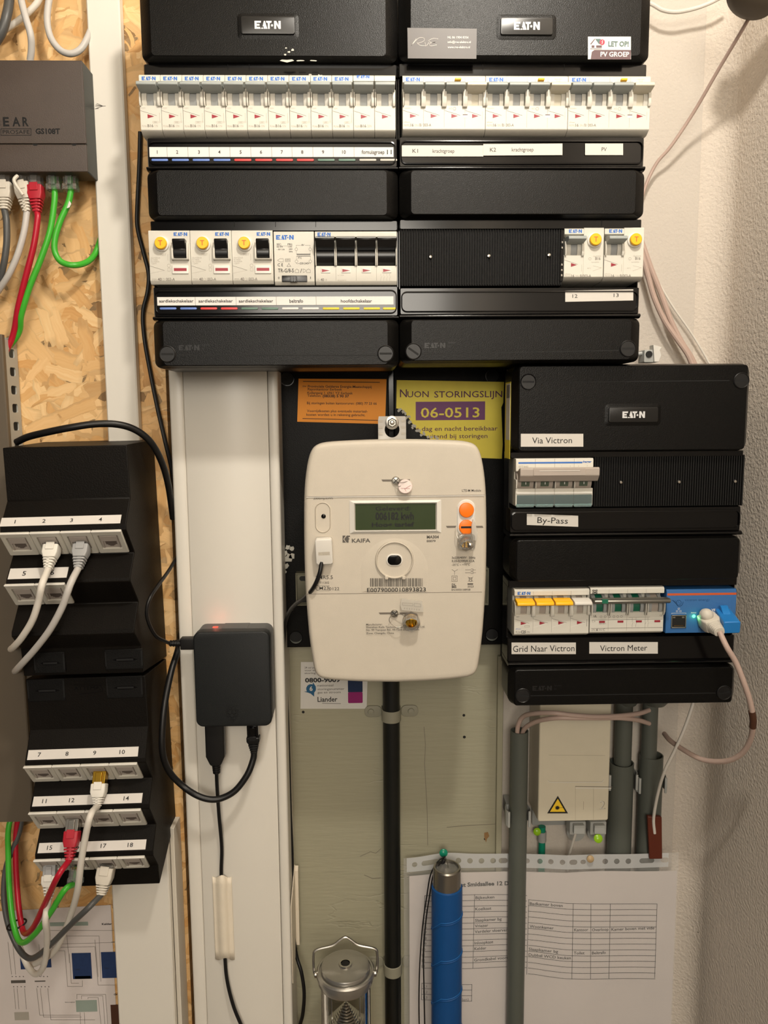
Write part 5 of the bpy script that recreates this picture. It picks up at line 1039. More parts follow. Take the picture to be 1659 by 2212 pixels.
G = 'patch cables of the network switch'
D0 = (0, -.12, -1)
t = thing('patch_cable', 'dark grey patch cable with beige boot, leftmost under the network switch', 'patch cable', P3(8, 378, 748))
e = plug(t, P3(9, 376, 748), D0, 'ribs', 'boot_beige', k=1.15, blen=14, rlen=10); cable(t, [e, *pp([(14, 480, 742), (14, 530, 742), (5, 585, 745), (-12, 640, 755)])], 3.0, 'cable_dark')
dark_t = t
t = thing('patch_cable', 'pale grey patch cable with hooked white boot, second from the left under the network switch', 'patch cable', P3(47, 378, 748))
e = plug(t, P3(45, 376, 748), (.15, -.12, -1), 'fish', 'boot_beige', k=1.0, blen=15, rlen=11)
mb = MB('boot_beige'); mb.tube([e+Vector((-4, -6, 30)), e+Vector((-6, -9, 24)), e+Vector((0, -6.5, 13))], 1.6, 8); mb.build('latch_hook', t)
cable(t, [e, *pp([(52, 500, 742), (38, 550, 742), (18, 595, 744), (-6, 632, 750)])], 2.9, 'cable_grey')
t = thing('patch_cable', 'red patch cable running from the network switch through the slotted duct to port 12', 'patch cable', P3(78, 376, 748)); red_t = t
e = plug(t, P3(76, 374, 748), (.04, -.12, -1), 'ribs', 'boot_red', k=1.0, plen=12, blen=13, rlen=11); 
redpts = [e, *pp([(81, 475, 742), (73, 530, 742), (55, 600, 745), (39, 665, 750), (27, 728, 757)])]; inner = [Vector((XRd-12, 758, W(30, y, 758)[1])) for y in (800, 900, 1100, 1400, 1700)]
redpts += inner+pp([(37, 1780, 756), (34, 1850, 750), (38, 1930, 740), (45, 1990, 728), (54, 2016, 715), (72, 2003, 700), (98, 1950, 682), (125, 1893, 664)])
t = thing('patch_cable', 'long green patch cable running from the network switch through the slotted duct to port 16', 'patch cable', P3(117, 376, 748)); green_t = t
e = plug(t, P3(116, 374, 750), (.02, -.05, -1), 'clear', 'cable_green')
gpts = [e, *pp([(117, 440, 748), (108, 500, 746), (88, 560, 746), (64, 620, 748), (46, 680, 752), (38, 724, 760)])]+[Vector((XRd-20, 764, W(30, y, 764)[1])) for y in (800, 900, 1100, 1400, 1700)]+pp([(20, 1780, 752), (18, 1850, 745), (21, 1930, 735), (30, 2000, 722), (46, 2036, 708), (75, 2018, 694), (110, 1970, 682), (140, 1922, 678)])
t = thing('patch_cable', 'short green cable looping from the network switch behind the white duct', 'patch cable', P3(153, 376, 748))
e = plug(t, P3(152, 374, 750), (0, -.05, -1), 'clear', 'cable_green'); cable(t, [e, *pp([(147, 440, 748), (130, 478, 746), (119, 515, 745), (119, 545, 745), (133, 566, 745), (160, 573, 746), (188, 566, 756), (206, 547, 766), (218, 515, 771), (228, 490, 772)])], 2.8, 'cable_green')
mb = MB('clean_plastic'); mb.flat([W(a, b, 743) for a, b in ((150, 433), (154, 440), (150, 448), (144, 450))], 743); mb.build('tear', t, label='small white nick in the sleeve')
for lab, pts, r, mt in (('black cable crossing the top left corner', [(22, -60, 760), (20, 0, 756), (14, 35, 752), (4, 68, 752), (-15, 100, 755)], 4.2, 'cable_dark'), ('white cable crossing the top left corner diagonally', [(100, -50, 764), (84, 0, 762), (60, 28, 762), (30, 52, 762), (-12, 78, 762)], 2.9, 'cable_white'),
        ('grey cable running down into the top of the network switch', [(38, -60, 752), (46, 0, 750), (56, 40, 748), (66, 75, 748), (68, 105, 752), (65, 131, 756)], 3.1, 'cable_grey'), ('pale grey cable hanging in a U beside the white duct, top left', [(118, -60, 762), (106, 0, 758), (102, 45, 755), (110, 82, 755), (130, 108, 755), (152, 116, 755), (172, 108, 757), (186, 88, 760), (198, 60, 766)], 3.0, 'cable_grey')):
    m = MB(mt); m.tube(pp(pts), r, 12); o = m.build('cable', None, P3(*pts[2])); tag(o, lab, 'cable')
m = MB('black_rubber'); m.tube(pp([(303, 285, 771), (301, 360, 771), (297, 440, 771), (297, 490, 771), (310, 545, 770), (321, 590, 770), (319, 630, 770), (309, 675, 770), (312, 730, 770), (324, 800, 770), (340, 880, 768), (356, 950, 766), (370, 1010, 768), (380, 1070, 771)]), 2.1, 10)
o = m.build('cable', None, P3(310, 545, 771)); tag(o, 'thin black cable running down the strand board beside the left distribution box', 'cable')
m = MB('black_rubber'); m.tube(pp([(36, 955, 712), (60, 944, 706), (100, 934, 700), (150, 924, 698), (205, 916, 702), (255, 917, 708), (295, 930, 716), (327, 957, 725), (350, 1000, 738), (364, 1050, 752), (374, 1120, 768)]), 3.2, 12)
o = m.build('cable', None, P3(205, 916, 702)); tag(o, 'thick black cable arching over the upper patch panel', 'cable')

# ------------------------------------------------------------------ patch panels
def patch(lab, xl, xr_, ym, Yf, prof, rows, latches, backpts, roll=R(1.0), emb=None):
    A, _ = W(xl, ym, Yf); B, _ = W(xr_, ym, Yf); pm = (xl+xr_)/2
    pts = [(Y, W(pm, py, Y)[1]) for py, Y in prof]; zc = W(pm, ym, Yf)[1]; base = Vector(((A+B)/2, 775, pts[-1][1]))
    t = thing('data_socket_box', lab, 'patch panel', base); t.rotation_euler = (0, -roll, 0)
    off = sin(roll)*(zc-base.z); t.location.x += off/1000      # rotate about the middle of the front
    mb = MB('panel_black'); full = pts+[(Y, z) for Y, z in backpts]; mb.extx(full, A, B); mb.build('housing', t, bv=.8, sharp=25)
    for (i_n, i_r, nums, lp, mw) in rows:
        (yn, zn), (yr, zr) = pts[i_n], pts[i_r]; ez = Vector((0, yn-yr, zn-zr)); L_ = ez.length; ez.normalize(); ex = Vector((1, 0, 0)); ey = ez.cross(ex)
        nn = len(nums); w = mw
        for k, num in enumerate(nums):
            X = Matrix((ex, ey, ez)).transposed().to_4x4(); X.translation = Vector((A-1.2+k*w+w/2, yr, zr))
            h = L_+.6; hw = w/2-.12; iw, ih = 8.6, 8.8; zc_ = h*.5
            o = rrect(-hw, hw, -.4, h, .9, 3); i = rrect(-iw, iw, zc_-ih, zc_+ih, .6, 3); mm = MB('socket_frame'); mm.xf = X
            def rg(q, y, ins=0): return [(x*(1-ins/hw), y, zc_+(z-zc_)*(1-ins/hw)) for x, z in q]
            mm.loft([rg(o, .3), rg(o, -1.2), rg(o, -2.0, .7), rg(i, -1.7, -.5), rg(i, -.9), rg(i, .2)], None, False, False); s_ = mm.build('network_socket', t, sharp=40)
            mm = MB('clean_plastic'); mm.xf = X; mm.box(-hw, hw, -2.2, -.6, h-1.3, h+.2); mm.build('rim', s_, bv=.4)
            mm = MB('socket_insert'); mm.xf = X; mm.rect(-iw, iw, zc_-ih, zc_+ih, -.15); mm.box(-iw+1, iw-1.2, -1.5, -.1, zc_+ih*.1, zc_+ih-.9)
            mm.box(-iw+1, -iw+2.2, -1.4, -.1, zc_-ih+.8, zc_+ih*.1); mm.box(iw-2.4, iw-1.2, -1.4, -.1, zc_-ih+.8, zc_+ih*.1); mm.build('insert', s_, bv=.25)
            mm = MB('socket_hole'); mm.xf = X; mm.flat([(-4.8, zc_-.2), (5, zc_-.2), (5, zc_-4.4), (3.2, zc_-4.4), (3.2, zc_-5.6), (1.8, zc_-5.6), (1.8, zc_-6.6), (-1.8, zc_-6.6), (-1.8, zc_-5.6), (-3.2, zc_-5.6), (-3.2, zc_-4.4), (-4.8, zc_-4.4)], -.3); mm.build('port_opening', s_)
        # paper strip on the sloping face above
        (yt, zt2), (yb, zb2) = pts[i_n-2], pts[i_n-1]; up_ = Vector((0, yt-yb, zt2-zb2)); LL = up_.length; up_.normalize(); nrm = up_.cross(Vector((1, 0, 0))); o0 = Vector((A, yb, zb2))
        mm = MB('paper_grey'); X = Matrix((Vector((1, 0, 0)), nrm, up_)).transposed().to_4x4(); X.translation = o0; mm.xf = X
        x0, x1 = lp[0], lp[1]; h0, h1 = lp[2]*LL, lp[3]*LL; mm.box(x0, x1, -.25, -.02, h0, h1); st = mm.build('label_strip', t); mm = MB('ink'); mm.xf = X
        for k, num in enumerate(nums): mm.txt(num, x0+(x1-x0)*(lp[4][k] if len(lp) > 4 else (k+.42)/nn), h0+(h1-h0)*.3, -.4, (h1-h0)*.42, 'C', None, .01, sx=1.2)
        mm.build('print', st)
    for (l0, l1, q0, q1) in latches:
        a, z1 = W(l0, q0, Yf); b, z0 = W(l1, q1, Yf); mm = MB('black_matt'); mm.box(a, b, Yf-.5, Yf+1, z0, z1); lt = mm.build('latch', t, bv=.4)
        mm = MB('black_gloss'); zc2 = (z0+z1)/2-.5; mm.flat([(a+(b-a)*.2, zc2), (a+(b-a)*.32, zc2+1.6), (a+(b-a)*.72, zc2+1.7), (a+(b-a)*.86, zc2), (a+(b-a)*.7, zc2-1.6), (a+(b-a)*.35, zc2-1.7)], Yf-.7)
        mm.mt = 'black_deep'; mm.rect(a+(b-a)*.3, a+(b-a)*.75, zc2-.9, zc2+1, Yf-.8); mm.rect(a+.2, a+1.2, z0+3, z1-2, Yf-.6); mm.rect(b-1.6, b-.4, z0+3, z1-2, Yf-.6); mm.build('latch_slot', lt)
    if emb:
        x, z = W(emb[0], emb[1], Yf-.15); mm = MB('black_gloss'); mm.txt('ATTEMA', x, z, Yf-.15, 3.4, 'C', None, 0, fit=24)
        mm.line([(x-12, z+5), (x+13, z+4), (x+15, z-2), (x-8, z-4)], .3, Yf-.15); mm.build('embossed_logo', t)
    return t, A, B, pts
zz = lambda py, Y: W(330, py, Y)[1]
prof1 = [(964, 688), (1079, 688), (1136, 671), (1148, 670.5), (1193, 689), (1197, 690), (1251, 673), (1259, 672.5), (1300, 691), (1304, 692), (1362, 675), (1372, 674.5), (1398, 690), (1457, 692)]
t1, A1, B1, pt1 = patch('upper black patch panel with four ports in the first row and two below', 27, 291, 1197, 690, prof1,
    [(3, 4, ['1', '2', '3', '4'], (-.5, 104, .04, .36, (.12, .36, .59, .83)), 26.6), (7, 8, ['5', '6'], (1.4, 53, .06, .48, (.26, .74)), 26.6)],
    [(17, 104, 967, 1016), (190, 280, 965, 1014), (68, 138, 1408, 1452), (222, 306, 1404, 1446)], [(774.8, zz(1420, 774.8)), (774.8, zz(951, 774.8))], emb=(149, 994))
prof2 = [(1463, 701), (1573, 701), (1641, 686), (1651, 685.5), (1681, 702), (1684, 703), (1741, 688), (1751, 687.5), (1782, 704), (1785, 705), (1842, 690), (1853, 689.5), (1874, 703), (1914, 704)]
t2, A2, B2, pt2 = patch('lower black patch panel with three full rows of ports', 66, 323, 1600, 701, prof2,
    [(3, 4, ['7', '8', '9', '10'], (2, 104, .05, .36), 26.2), (7, 8, ['11', '12', '13', '14'], (2, 104, .05, .42), 26.2), (11, 12, ['15', '16', '17', '18'], (2.4, 104, .05, .43), 26.2)],
    [(60, 144, 1466, 1512), (231, 312, 1462, 1508)], [(774.8, zz(1765, 774.8)), (774.8, zz(1425, 774.8))], emb=(190, 1490))

# cables in the patch panels
PD = (0, -.56, -.83)
t = thing('patch_cable', 'cream patch cable plugged into port 2 of the upper patch panel', 'patch cable', P3(112, 1175, 682))
e = plug(t, P3(116, 1166, 683), PD, 'fish', 'boot_white', plen=6, blen=12, rlen=10); cable(t, [e, *pp([(91, 1262, 650), (83, 1300, 652), (70, 1340, 656), (48, 1376, 662), (31, 1396, 672), (24, 1402, 690), (27, 1400, 715), (38, 1396, 745)])], 3.0, 'cable_white')
t = thing('patch_cable', 'grey patch cable plugged into port 3 of the upper patch panel', 'patch cable', P3(178, 1172, 682))
e = plug(t, P3(180, 1165, 683), PD, 'ribs', 'boot_grey', plen=6, blen=12, rlen=10); cable(t, [e, *pp([(152, 1262, 650), (135, 1310, 650), (108, 1360, 654), (76, 1402, 662), (50, 1431, 670), (36, 1446, 682), (33, 1450, 705), (42, 1446, 745)])], 3.0, 'cable_grey')
t = thing('patch_cable', 'cream patch cable with gold plug hanging down from port 9', 'patch cable', P3(217, 1668, 690))
e = plug(t, P3(218, 1666, 694), (0, -.45, -.89), 'fish', 'boot_white', pm='gold', plen=11, blen=12, rlen=8); cable(t, [e, *pp([(196, 1760, 655), (184, 1810, 655), (174, 1870, 658), (168, 1920, 665), (155, 1970, 680), (132, 2030, 700), (112, 2060, 715), (80, 2080, 735), (62, 2085, 750)])], 3.0, 'cable_white')
t = red_t
P = P3(160, 1768, 695); e2 = plug(t, P, (0, -.45, -.89), 'ribs', 'boot_red', pm='metal', plen=11, blen=14, rlen=11, name='lower_plug' if False else 'plug'); cable(t, redpts+[e2], 2.8, 'cable_red', k=7)
t = green_t; e2 = plug(t, P3(167, 1870, 698), (-.05, -.35, -.9), 'clear', 'cable_green'); cable(t, gpts+[e2], 2.8, 'cable_green', k=7)
t = thing('patch_cable', 'dark grey patch cable with beige boot plugged into port 17', 'patch cable', P3(228, 1866, 698))
e = plug(t, P3(232, 1866, 700), (-.12, -.4, -.9), 'ribs', 'boot_beige', k=1.15, plen=3, blen=15, rlen=9); cable(t, [e, *pp([(190, 1962, 675), (150, 2000, 685), (110, 2040, 700), (75, 2068, 712), (55, 2066, 720), (35, 2040, 728), (16, 1990, 735), (8, 1930, 742), (14, 1870, 748), (32, 1825, 752), (46, 1775, 758), (46, 1700, 762)])], 2.8, 'cable_dark')
t = thing('patch_cable', 'white patch cable with hooked boot hanging from port 15', 'patch cable', P3(108, 1868, 698))
e = plug(t, P3(110, 1866, 700), (0, -.3, -.95), 'fish', 'boot_white', pm='boot_grey', plen=10, blen=10, rlen=11); cable(t, [e, *pp([(98, 1985, 680), (102, 2020, 690), (100, 2060, 705), (92, 2092, 715), (78, 2104, 725), (62, 2090, 733), (48, 2060, 740), (30, 2010, 745), (20, 1950, 755)])], 3.0, 'cable_white')
m = MB('black_rubber'); c = P3(36, 1997, 727); ring = [c+Vector((9.5*cos(a), 6*sin(a)*1.0, 2.5*cos(a)+1.2*sin(a))) for a in [k*2*pi/16 for k in range(17)]]; m.tube(ring, .9, 8, k=2); o = m.build('cable_tie', None, c); tag(o, 'black cable tie around the red and green cables', 'cable tie')

# ------------------------------------------------------------------ wiring diagram pinned on the strand board
t = thing('wiring_diagram', 'printed wiring diagram with blue blocks on the strand board, bottom left', 'paper', P3(120, 2212, 774))
Y = 774.2; q = [W(a, b, Y) for a, b in ((-60, 1972), (239, 1955), (262, 2400), (-60, 2400))]; m = MB('paper_dim'); m.prism(q, Y+.4, Y); m.build('sheet', t)
m = MB('ink_grey'); Y = 774
def rl(x0, y0, x1, y1, k): a, z0 = W(x0, y1, Y); b, z1 = W(x1, y0, Y); m.rect(a, b, z0, z1, Y-.02, k)
rl(158, 2058, 196, 2115, 'draw_blue'); rl(221, 2056, 250, 2113, 'draw_blue'); rl(97, 2068, 110, 2090, 'draw_blue'); rl(45, 2070, 56, 2094, 'draw_blue'); rl(162, 2108, 196, 2115, 'ink')
rl(108, 1991, 190, 2001, 'draw_green'); rl(24, 2117, 55, 2124, 'ink_soft'); rl(75, 2118, 98, 2121, 'ink_soft'); rl(165, 2160, 209, 2186, 'draw_green'); rl(241, 2170, 262, 2215, 'ink_brown'); rl(32, 2186, 62, 2204, 'ink_faint')
for pts in ([(105, 2010), (250, 2010)], [(140, 2022), (214, 2022), (218, 2120)], [(100, 2040), (247, 2036)], [(110, 2047), (205, 2045), (212, 2128), (248, 2128)], [(105, 2054), (140, 2054), (146, 2131), (178, 2131), (178, 2118)], [(150, 2060), (154, 2124), (170, 2124)], [(143, 2008), (150, 2080)], [(17, 2035), (25, 2105)], [(27, 2035), (34, 2105)],
            [(30, 2135), (34, 2180)], [(37, 2135), (41, 2180)], [(53, 2135), (57, 2180)], [(79, 2135), (86, 2193), (172, 2193)], [(87, 2135), (94, 2197), (176, 2197)], [(103, 2135), (110, 2203), (205, 2203)], [(166, 2158), (166, 2148), (228, 2148), (234, 2230)], [(176, 2158), (176, 2151), (222, 2151), (228, 2230)], [(190, 2158), (190, 2155), (212, 2155), (220, 2230)],
            [(240, 2035), (248, 2035)], [(70, 2065), (74, 2105)], [(84, 2040), (90, 2110)], [(205, 2030), (212, 2110)], [(173, 2187), (175, 2230)], [(182, 2187), (184, 2230)]): ln(m, pts, .8, Y-.03)
for x in (26, 34, 42, 50, 78, 86, 94, 102): ln(m, [(x, 2109), (x+1, 2110)], 1.6, Y-.03, 'ink'); ln(m, [(x+3, 2131), (x+4, 2132)], 1.6, Y-.03, 'ink')
wr(m, 'Kelder', 220, 1998, Y-.03, 4, 'L', 'ink', .03, 22); wr(m, 'Gr', 246, 2150, Y-.03, 4, 'L', 'ink', .02, 8); wr(m, '230V', 163, 2096, Y-.05, 3, 'L', 'ink', 0, 10); wr(m, '230V', 226, 2093, Y-.05, 3, 'L', 'ink', 0, 10); wr(m, 'Zekeringkast', 140, 2166, Y-.03, 2, 'L', 'ink', 0, 22)
m.build('print', t)
# ------------------------------------------------------------------ wide white duct with mini computer
Y = 757; a = W(391, 1500, Y)[0]; b = W(615, 1500, Y)[0]; s1 = W(421, 1500, Y)[0]; s2 = W(593.5, 1500, Y)[0]; zt_ = W(480, 796, Y)[1]-.5; dA, dB = a, b
t = thing('cable_duct', 'very wide white cable duct carrying the small black computer', 'cable duct', ((a+b)/2, 821.8, FL+40))
mb = MB('duct_side'); mb.extz([(a+2, 821.8), (b-1, 821.8), (b-1, Y+6), (a+2, Y+6)], FL+40, zt_-.5); mb.build('base', t, bv=.6)
for p, q, nm in ((a, s1-.4, 'side_rail'), (s2+.4, b, 'side_rail')):
    mb = MB('duct_white'); mb.extz([(p, Y+14), (p, Y+2.4), (p+.8, Y+.8), (p+2.4, Y), (q-2, Y), (q-.8, Y+.7), (q, Y+2), (q, Y+6), (p+3, Y+6), (p+3, Y+14)], FL+40, zt_); mb.build(nm, t, sharp=50)
mb = MB('duct_white'); mb.extz([(s1, Y+6), (s1, Y+1.4), (s1+1.2, Y+.4), (s2-1.2, Y+.4), (s2, Y+1.4), (s2, Y+6)], FL+40, zt_); mb.build('cover', t, sharp=50)
# mini computer
Yp = 725; x0, z0 = W(424, 1571, Yp); x1, z1 = W(582, 1364, Yp)
t = thing('mini_computer', 'small black rounded computer box with a faint berry emblem and red light', 'computer', ((x0+x1)/2, Y, z0))
mb = MB('pi_case'); mb.slab(x0, x1, z0, z1, Yp+12, Yp, 7, 1.6, 7); mb.build('lid', t)
mb = MB('pi_side'); mb.slab(x0+.3, x1-.3, z0+.3, z1-.3, Y+.3, Yp+12, 7, .3, 7); mb.build('base', t)
mb = MB('pi_side'); mb.slab((x0+x1)/2-12, (x0+x1)/2+14, z1-4, z1+.2, Y, Yp+13, 1, .3); mb.build('card_slot', t)
mb = MB('led_red'); x, z = W(466, 1356, Yp+20); mb.box(x-2.4, x+2.4, Yp+17, Yp+20, z1-.6, z1+.15); mb.build('status_light', t)
lamp('status_glow', 'POINT', (x, Yp+19, z1+5), .0015, .002, (1, .2, .12))
mb = MB('black_rubber'); x, z = W(501, 1541, Yp-.1); yy = Yp-.12; g = lambda r, a, b_: mb.line(circ(x+a, z+b_, r, 14), .3, yy, None, True)
g(2.2, -2.2, 1.5); g(2.2, 2.2, 1.5); g(1.9, 0, -2.2); g(1.5, -4.2, -1.5); g(1.5, 4.2, -1.5); g(1.6, -2.4, -5); g(1.6, 2.4, -5); g(1.3, 0, -7.6); g(1.3, -4.8, 2.6); g(1.3, 4.8, 2.6)
mb.line([(x-5, z+8), (x-1, z+7), (x, z+4), (x-3.4, z+4.6), (x-5, z+8)], .3, yy); mb.line([(x+5, z+8), (x+1, z+7), (x, z+4), (x+3.4, z+4.6), (x+5, z+8)], .3, yy); mb.build('emblem', t)
# power cable on the left
t = thing('power_cable', 'thin black cable with angular plug in the left side of the small computer', 'cable', P3(424, 1390, 738))
Xp = x0; pz = W(424, 1389, 738)[1]; pm_ = Vector((Xp+.5, 738, pz)); mb = MB('black_rubber'); qa = W(391, 1389, 738)[0]; mb.slab(qa, Xp+1, pz-5.8, pz+5.8, 742, 734, 1, .8); mb.build('plug', t)
mb = MB('black_rubber'); mb.lathe([(3.2, 0), (3, 6), (2.4, 12)], (qa+.5, 738, pz), (-1, 0, 0), 14)
for k in range(4): mb.lathe([(3.6-.15*k, 0), (3.6-.15*k, 1.2)], (qa-1.5-k*2.6, 738, pz), (-1, 0, 0), 14)
mb.build('strain_relief', t)
cable(t, [Vector((qa-11, 738, pz)), *pp([(356, 1385, 726), (336, 1373, 710), (321, 1345, 700), (317, 1318, 697), (325, 1290, 700), (345, 1260, 720), (365, 1232, 746), (382, 1203, 768)])], 1.7, 'black_rubber')
# network cable
t = thing('network_cable', 'black network cable looping from under the small computer over the white duct', 'cable', P3(547, 1575, 738))
e = plug(t, P3(546, 1565, 738), (.02, 0, -1), 'ribs', 'black_rubber', pm='black_gloss', plen=12, blen=7, rlen=10, k=.95)
cable(t, [e, *pp([(547, 1640, 737), (535, 1672, 733), (510, 1706, 730), (482, 1723, 728), (455, 1727, 726), (425, 1718, 726), (395, 1698, 730), (368, 1670, 726), (353, 1635, 718), (350, 1590, 718), (356, 1520, 726), (370, 1450, 742), (384, 1405, 760), (392, 1360, 790)])], 3.2, 'black_rubber')
# usb cable
t = thing('usb_cable', 'black usb cable with big plug hanging under the small computer', 'cable', P3(464, 1575, 738)); mb = MB('black_rubber')
x, z = W(464, 1560, 738); _, zq = W(464, 1650, 738); mb.loft([[(x+p, 738+q, zz_) for p, q in rrect(-w_, w_, -4.6, 4.6, 1.5, 3)] for w_, zz_ in ((9.4, z), (9.4, zq+9), (6, zq+1.4), (5, zq))]); mb.build('plug', t, bv=.3)
mb = MB('black_rubber'); mb.lathe([(3.8, 0), (3.0, 10)], (x, 738, zq), (0, 0, -1), 14)
for k in range(4): mb.lathe([(4.4-.25*k, 0), (4.4-.25*k, 1.3)], (x, 738, zq-1-k*2.4), (0, 0, -1), 14)
mb.build('strain_relief', t)
cable(t, [Vector((x, 738, zq-9)), *pp([(469, 1700, 742), (473, 1760, 748), (479, 1830, 752), (478, 1890, 754), (482, 1980, 754.4), (486, 2070, 754), (491, 2120, 752), (505, 2175, 750), (525, 2225, 750), (545, 2290, 752)])], 1.9, 'black_rubber')
def tape_strip(lab, x0_, x1_, y0_, y1_, Yc, xc, side=0):
    t = thing('tape_strip', lab, 'tape', P3((x0_+x1_)/2, y1_, 757)); mb = MB('masking'); n = 14; rows = 10; vs = []; fs = []
    for j in range(rows+1):
        py = y0_+(y1_-y0_)*j/rows; dx = 7*j/rows
        for i in range(n+1):
            u = i/n; px = x0_+(x1_-x0_)*u+dx; d = abs(px-(xc+dx*1.0)); h = max(0, 4.6*(1-(d/13)**2)) if d < 13 else 0
            h2 = 756.2-h; q = W(px, py+(2.5*sin(u*9) if j in (0, rows) else 0), h2); vs.append((q[0], h2, q[1]))
    for j in range(rows):
        for i in range(n): k = j*(n+1)+i; fs.append((k, k+n+1, k+n+2, k+1))
    mb.add(vs, fs); o = mb.build('tape', t, sharp=80); md = o.modifiers.new('thick', 'SOLIDIFY'); md.thickness = .0002; return t
tape_strip('strip of cream masking tape holding the usb cable on the wide duct', 458, 500, 1893, 2072, 754, 478)
# cable down the right side of the wide duct, from the meter
t = thing('meter_cable', 'black cable from the white plug on the meter down the side of the wide duct', 'cable', P3(697, 1170, 696))
mb = MB('clean_plastic'); x0, z0 = W(681, 1219, 692); x1, z1 = W(719, 1163, 692); X = Matrix.Translation(((x0+x1)/2, 692, (z0+z1)/2)) @ Matrix.Rotation(R(-2), 4, 'Y') @ Matrix.Rotation(R(6), 4, 'X'); mb.xf = X; w_, h_ = (x1-x0)/2-.6, (z1-z0)/2
mb.slab(-w_, w_, -h_, h_, 5, -2.5, 2.2, .8); mb.build('plug', t)
mb = MB('meter_plastic'); mb.xf = X; mb.rect(-w_+2.5, w_-2.5, -3, -.1, -2.6); mb.mt = 'ink_faint'; mb.line([(-w_+2.5, 0), (w_-2.5, 0), (w_-2.5, -3.2)], .2, -2.7); mb.txt('P1 Smart', 0, -2.4, -2.7, 1.7, 'C', None, 0, fit=9.5); mb.build('print', t)
cable(t, pp([(695, 1214, 692), (690, 1240, 690), (678, 1268, 694), (660, 1290, 712), (640, 1304, 735), (625, 1322, 755), (616, 1350, 772), (613, 1395, 785), (616, 1460, 795), (621, 1560, 796), (624, 1660, 796), (627, 1760, 797), (631, 1860, 797), (629, 1920, 800), (632, 2000, 800), (640, 2062, 796), (651, 2100, 790), (657, 2145, 788), (654, 2190, 790), (646, 2225, 795), (640, 2290, 800)]), 2.0, 'black_rubber')
t = thing('tape_strip', 'long strip of cream tape on the right side of the wide duct', 'tape', (dB, 790, W(634, 2070, 780)[1])); mb = MB('masking')
q0 = W(630, 1900, 790)[1]; q1 = W(636, 2070, 790)[1]; mb.extx([(764, q0-14), (800, q0), (812, q0+4), (812, q1-3), (800, q1), (764, q1-10)], dB+.0, dB+1.0); mb.extx([(806, q0), (812, q0+3), (812, q1), (806, q1+4)], dB+.8, dB+4.6); mb.build('tape', t, bv=.3)

# ------------------------------------------------------------------ black riser pipe with clamps
xa = W(828.5, 1700, 800)[0]; xb = W(865, 1700, 800)[0]; r_ = (xb-xa)/2; xc = (xa+xb)/2
t = thing('riser_pipe', 'black riser pipe running down the board below the meter', 'pipe', (xc, 822-r_-3, FL+300)); yc = 822-r_-2.6
mb = MB('pipe_black'); mb.lathe([(r_, 0), (r_, 2000)], (xc, yc, FL+300), (0, 0, 1), 28); mb.v = [Vector((v.x, v.y, min(v.z, W(845, 1380, yc)[1]))) for v in mb.v]; mb.build('pipe', t)
def clamp(px, py, lab, ear=26):
    z = W(px, py, yc-r_)[1]; t = thing('pipe_clamp', lab, 'pipe clamp', (xc, 822, z)); mb = MB('clamp_paint'); hh = 6.5
    o = [(xc+(r_+1.2)*cos(a), yc+(r_+1.2)*sin(a)) for a in [pi+.0+k*pi/16 for k in range(17)]]; i = [(xc+(r_+.05)*cos(a), yc+(r_+.05)*sin(a)) for a in [pi+k*pi/16 for k in range(17)]]
    prof = [(xc-r_-1.2, 821.8)]+o+[(xc+r_+1.2, 821.8), (xc+r_+.1, 821.8)]+i[::-1]+[(xc-r_-.1, 821.8)]; mb.extz(prof, z-hh, z+hh); mb.build('band', t, bv=.6)
    for sx in (-1, 1):
        mb = MB('clamp_paint'); q = xc+sx*(r_+1+ear/2); mb.slab(q-ear/2+1, q+ear/2, z-hh, z+hh, 821.9, 819.6, 5.5, .5); e_ = mb.build('ear', t); mb = MB('clamp_paint'); mb.lathe([(3.6, 0), (3.2, 1.4), (.1, 1.8)], (q+sx*2, 819.6, z), (0, -1, 0), 14); mb.build('screw', e_)
clamp(845, 1551, 'grey painted pipe clamp with two ears on the black riser pipe, upper one', 20); clamp(850, 2103, 'white painted pipe clamp beside the lantern, lower one', 20)

# ------------------------------------------------------------------ grey conduits
def pipe(t, xc, yc, r, z0, z1, mt='pvc', open_top=False, name='pipe'):
    mb = MB(mt)
    if open_top: mb.lathe([(r, z0), (r, z1), (r-1.2, z1), (r-1.2, z1-40), (.1, z1-40.5)], (xc, yc, 0), (0, 0, 1), 28)
    else: mb.lathe([(r, z0), (r, z1)], (xc, yc, 0), (0, 0, 1), 28)
    mb.build(name, t)
def clips(px, py, Yc, xc, r, lab):
    z = W(px, py, Yc)[1]; t = thing('pipe_clip', lab, 'pipe clip', (xc, 839, z))
    for sx in (-1, 1):
        mb = MB('clip'); q = [(xc+sx*(r+1), Yc+r+3, z), (xc+sx*(r+3.4), Yc+4, z), (xc+sx*(r+3.0), Yc-3, z), (xc+sx*(r+1.0), Yc-r*.55, z)]
        o = [Vector(p) for p in smooth(q, 4)]; mb.loft([[p+Vector((sx*.9, 0, -9)), p+Vector((-sx*.2, 0, -9)), p+Vector((-sx*.2, 0, 9)), p+Vector((sx*.9, 0, 9))] for p in o]); mb.lathe([(1.5, -9), (1.5, 9)], (xc+sx*(r+1.6), Yc-r*.6, z), (0, 0, 1), 10); mb.build('arm', t, bv=.4)
    mb = MB('clip'); mb.box(xc-r-1, xc+r+1, Yc+r+2, 838.5, z-8, z+8); mb.build('foot', t, bv=.5)
rp = (W(1142, 1800, 793)[0]-W(1103.5, 1800, 793)[0])/2; xp = (W(1142, 1800, 793)[0]+W(1103.5, 1800, 793)[0])/2; yp = 803
t = thing('conduit', 'grey plastic conduit in front of the paper sheet, open on top with two cables', 'conduit', (xp, yp, FL+300)); pipe(t, xp, yp, rp, FL+300, W(1122, 1586, yp-rp)[1], 'pvc', True)
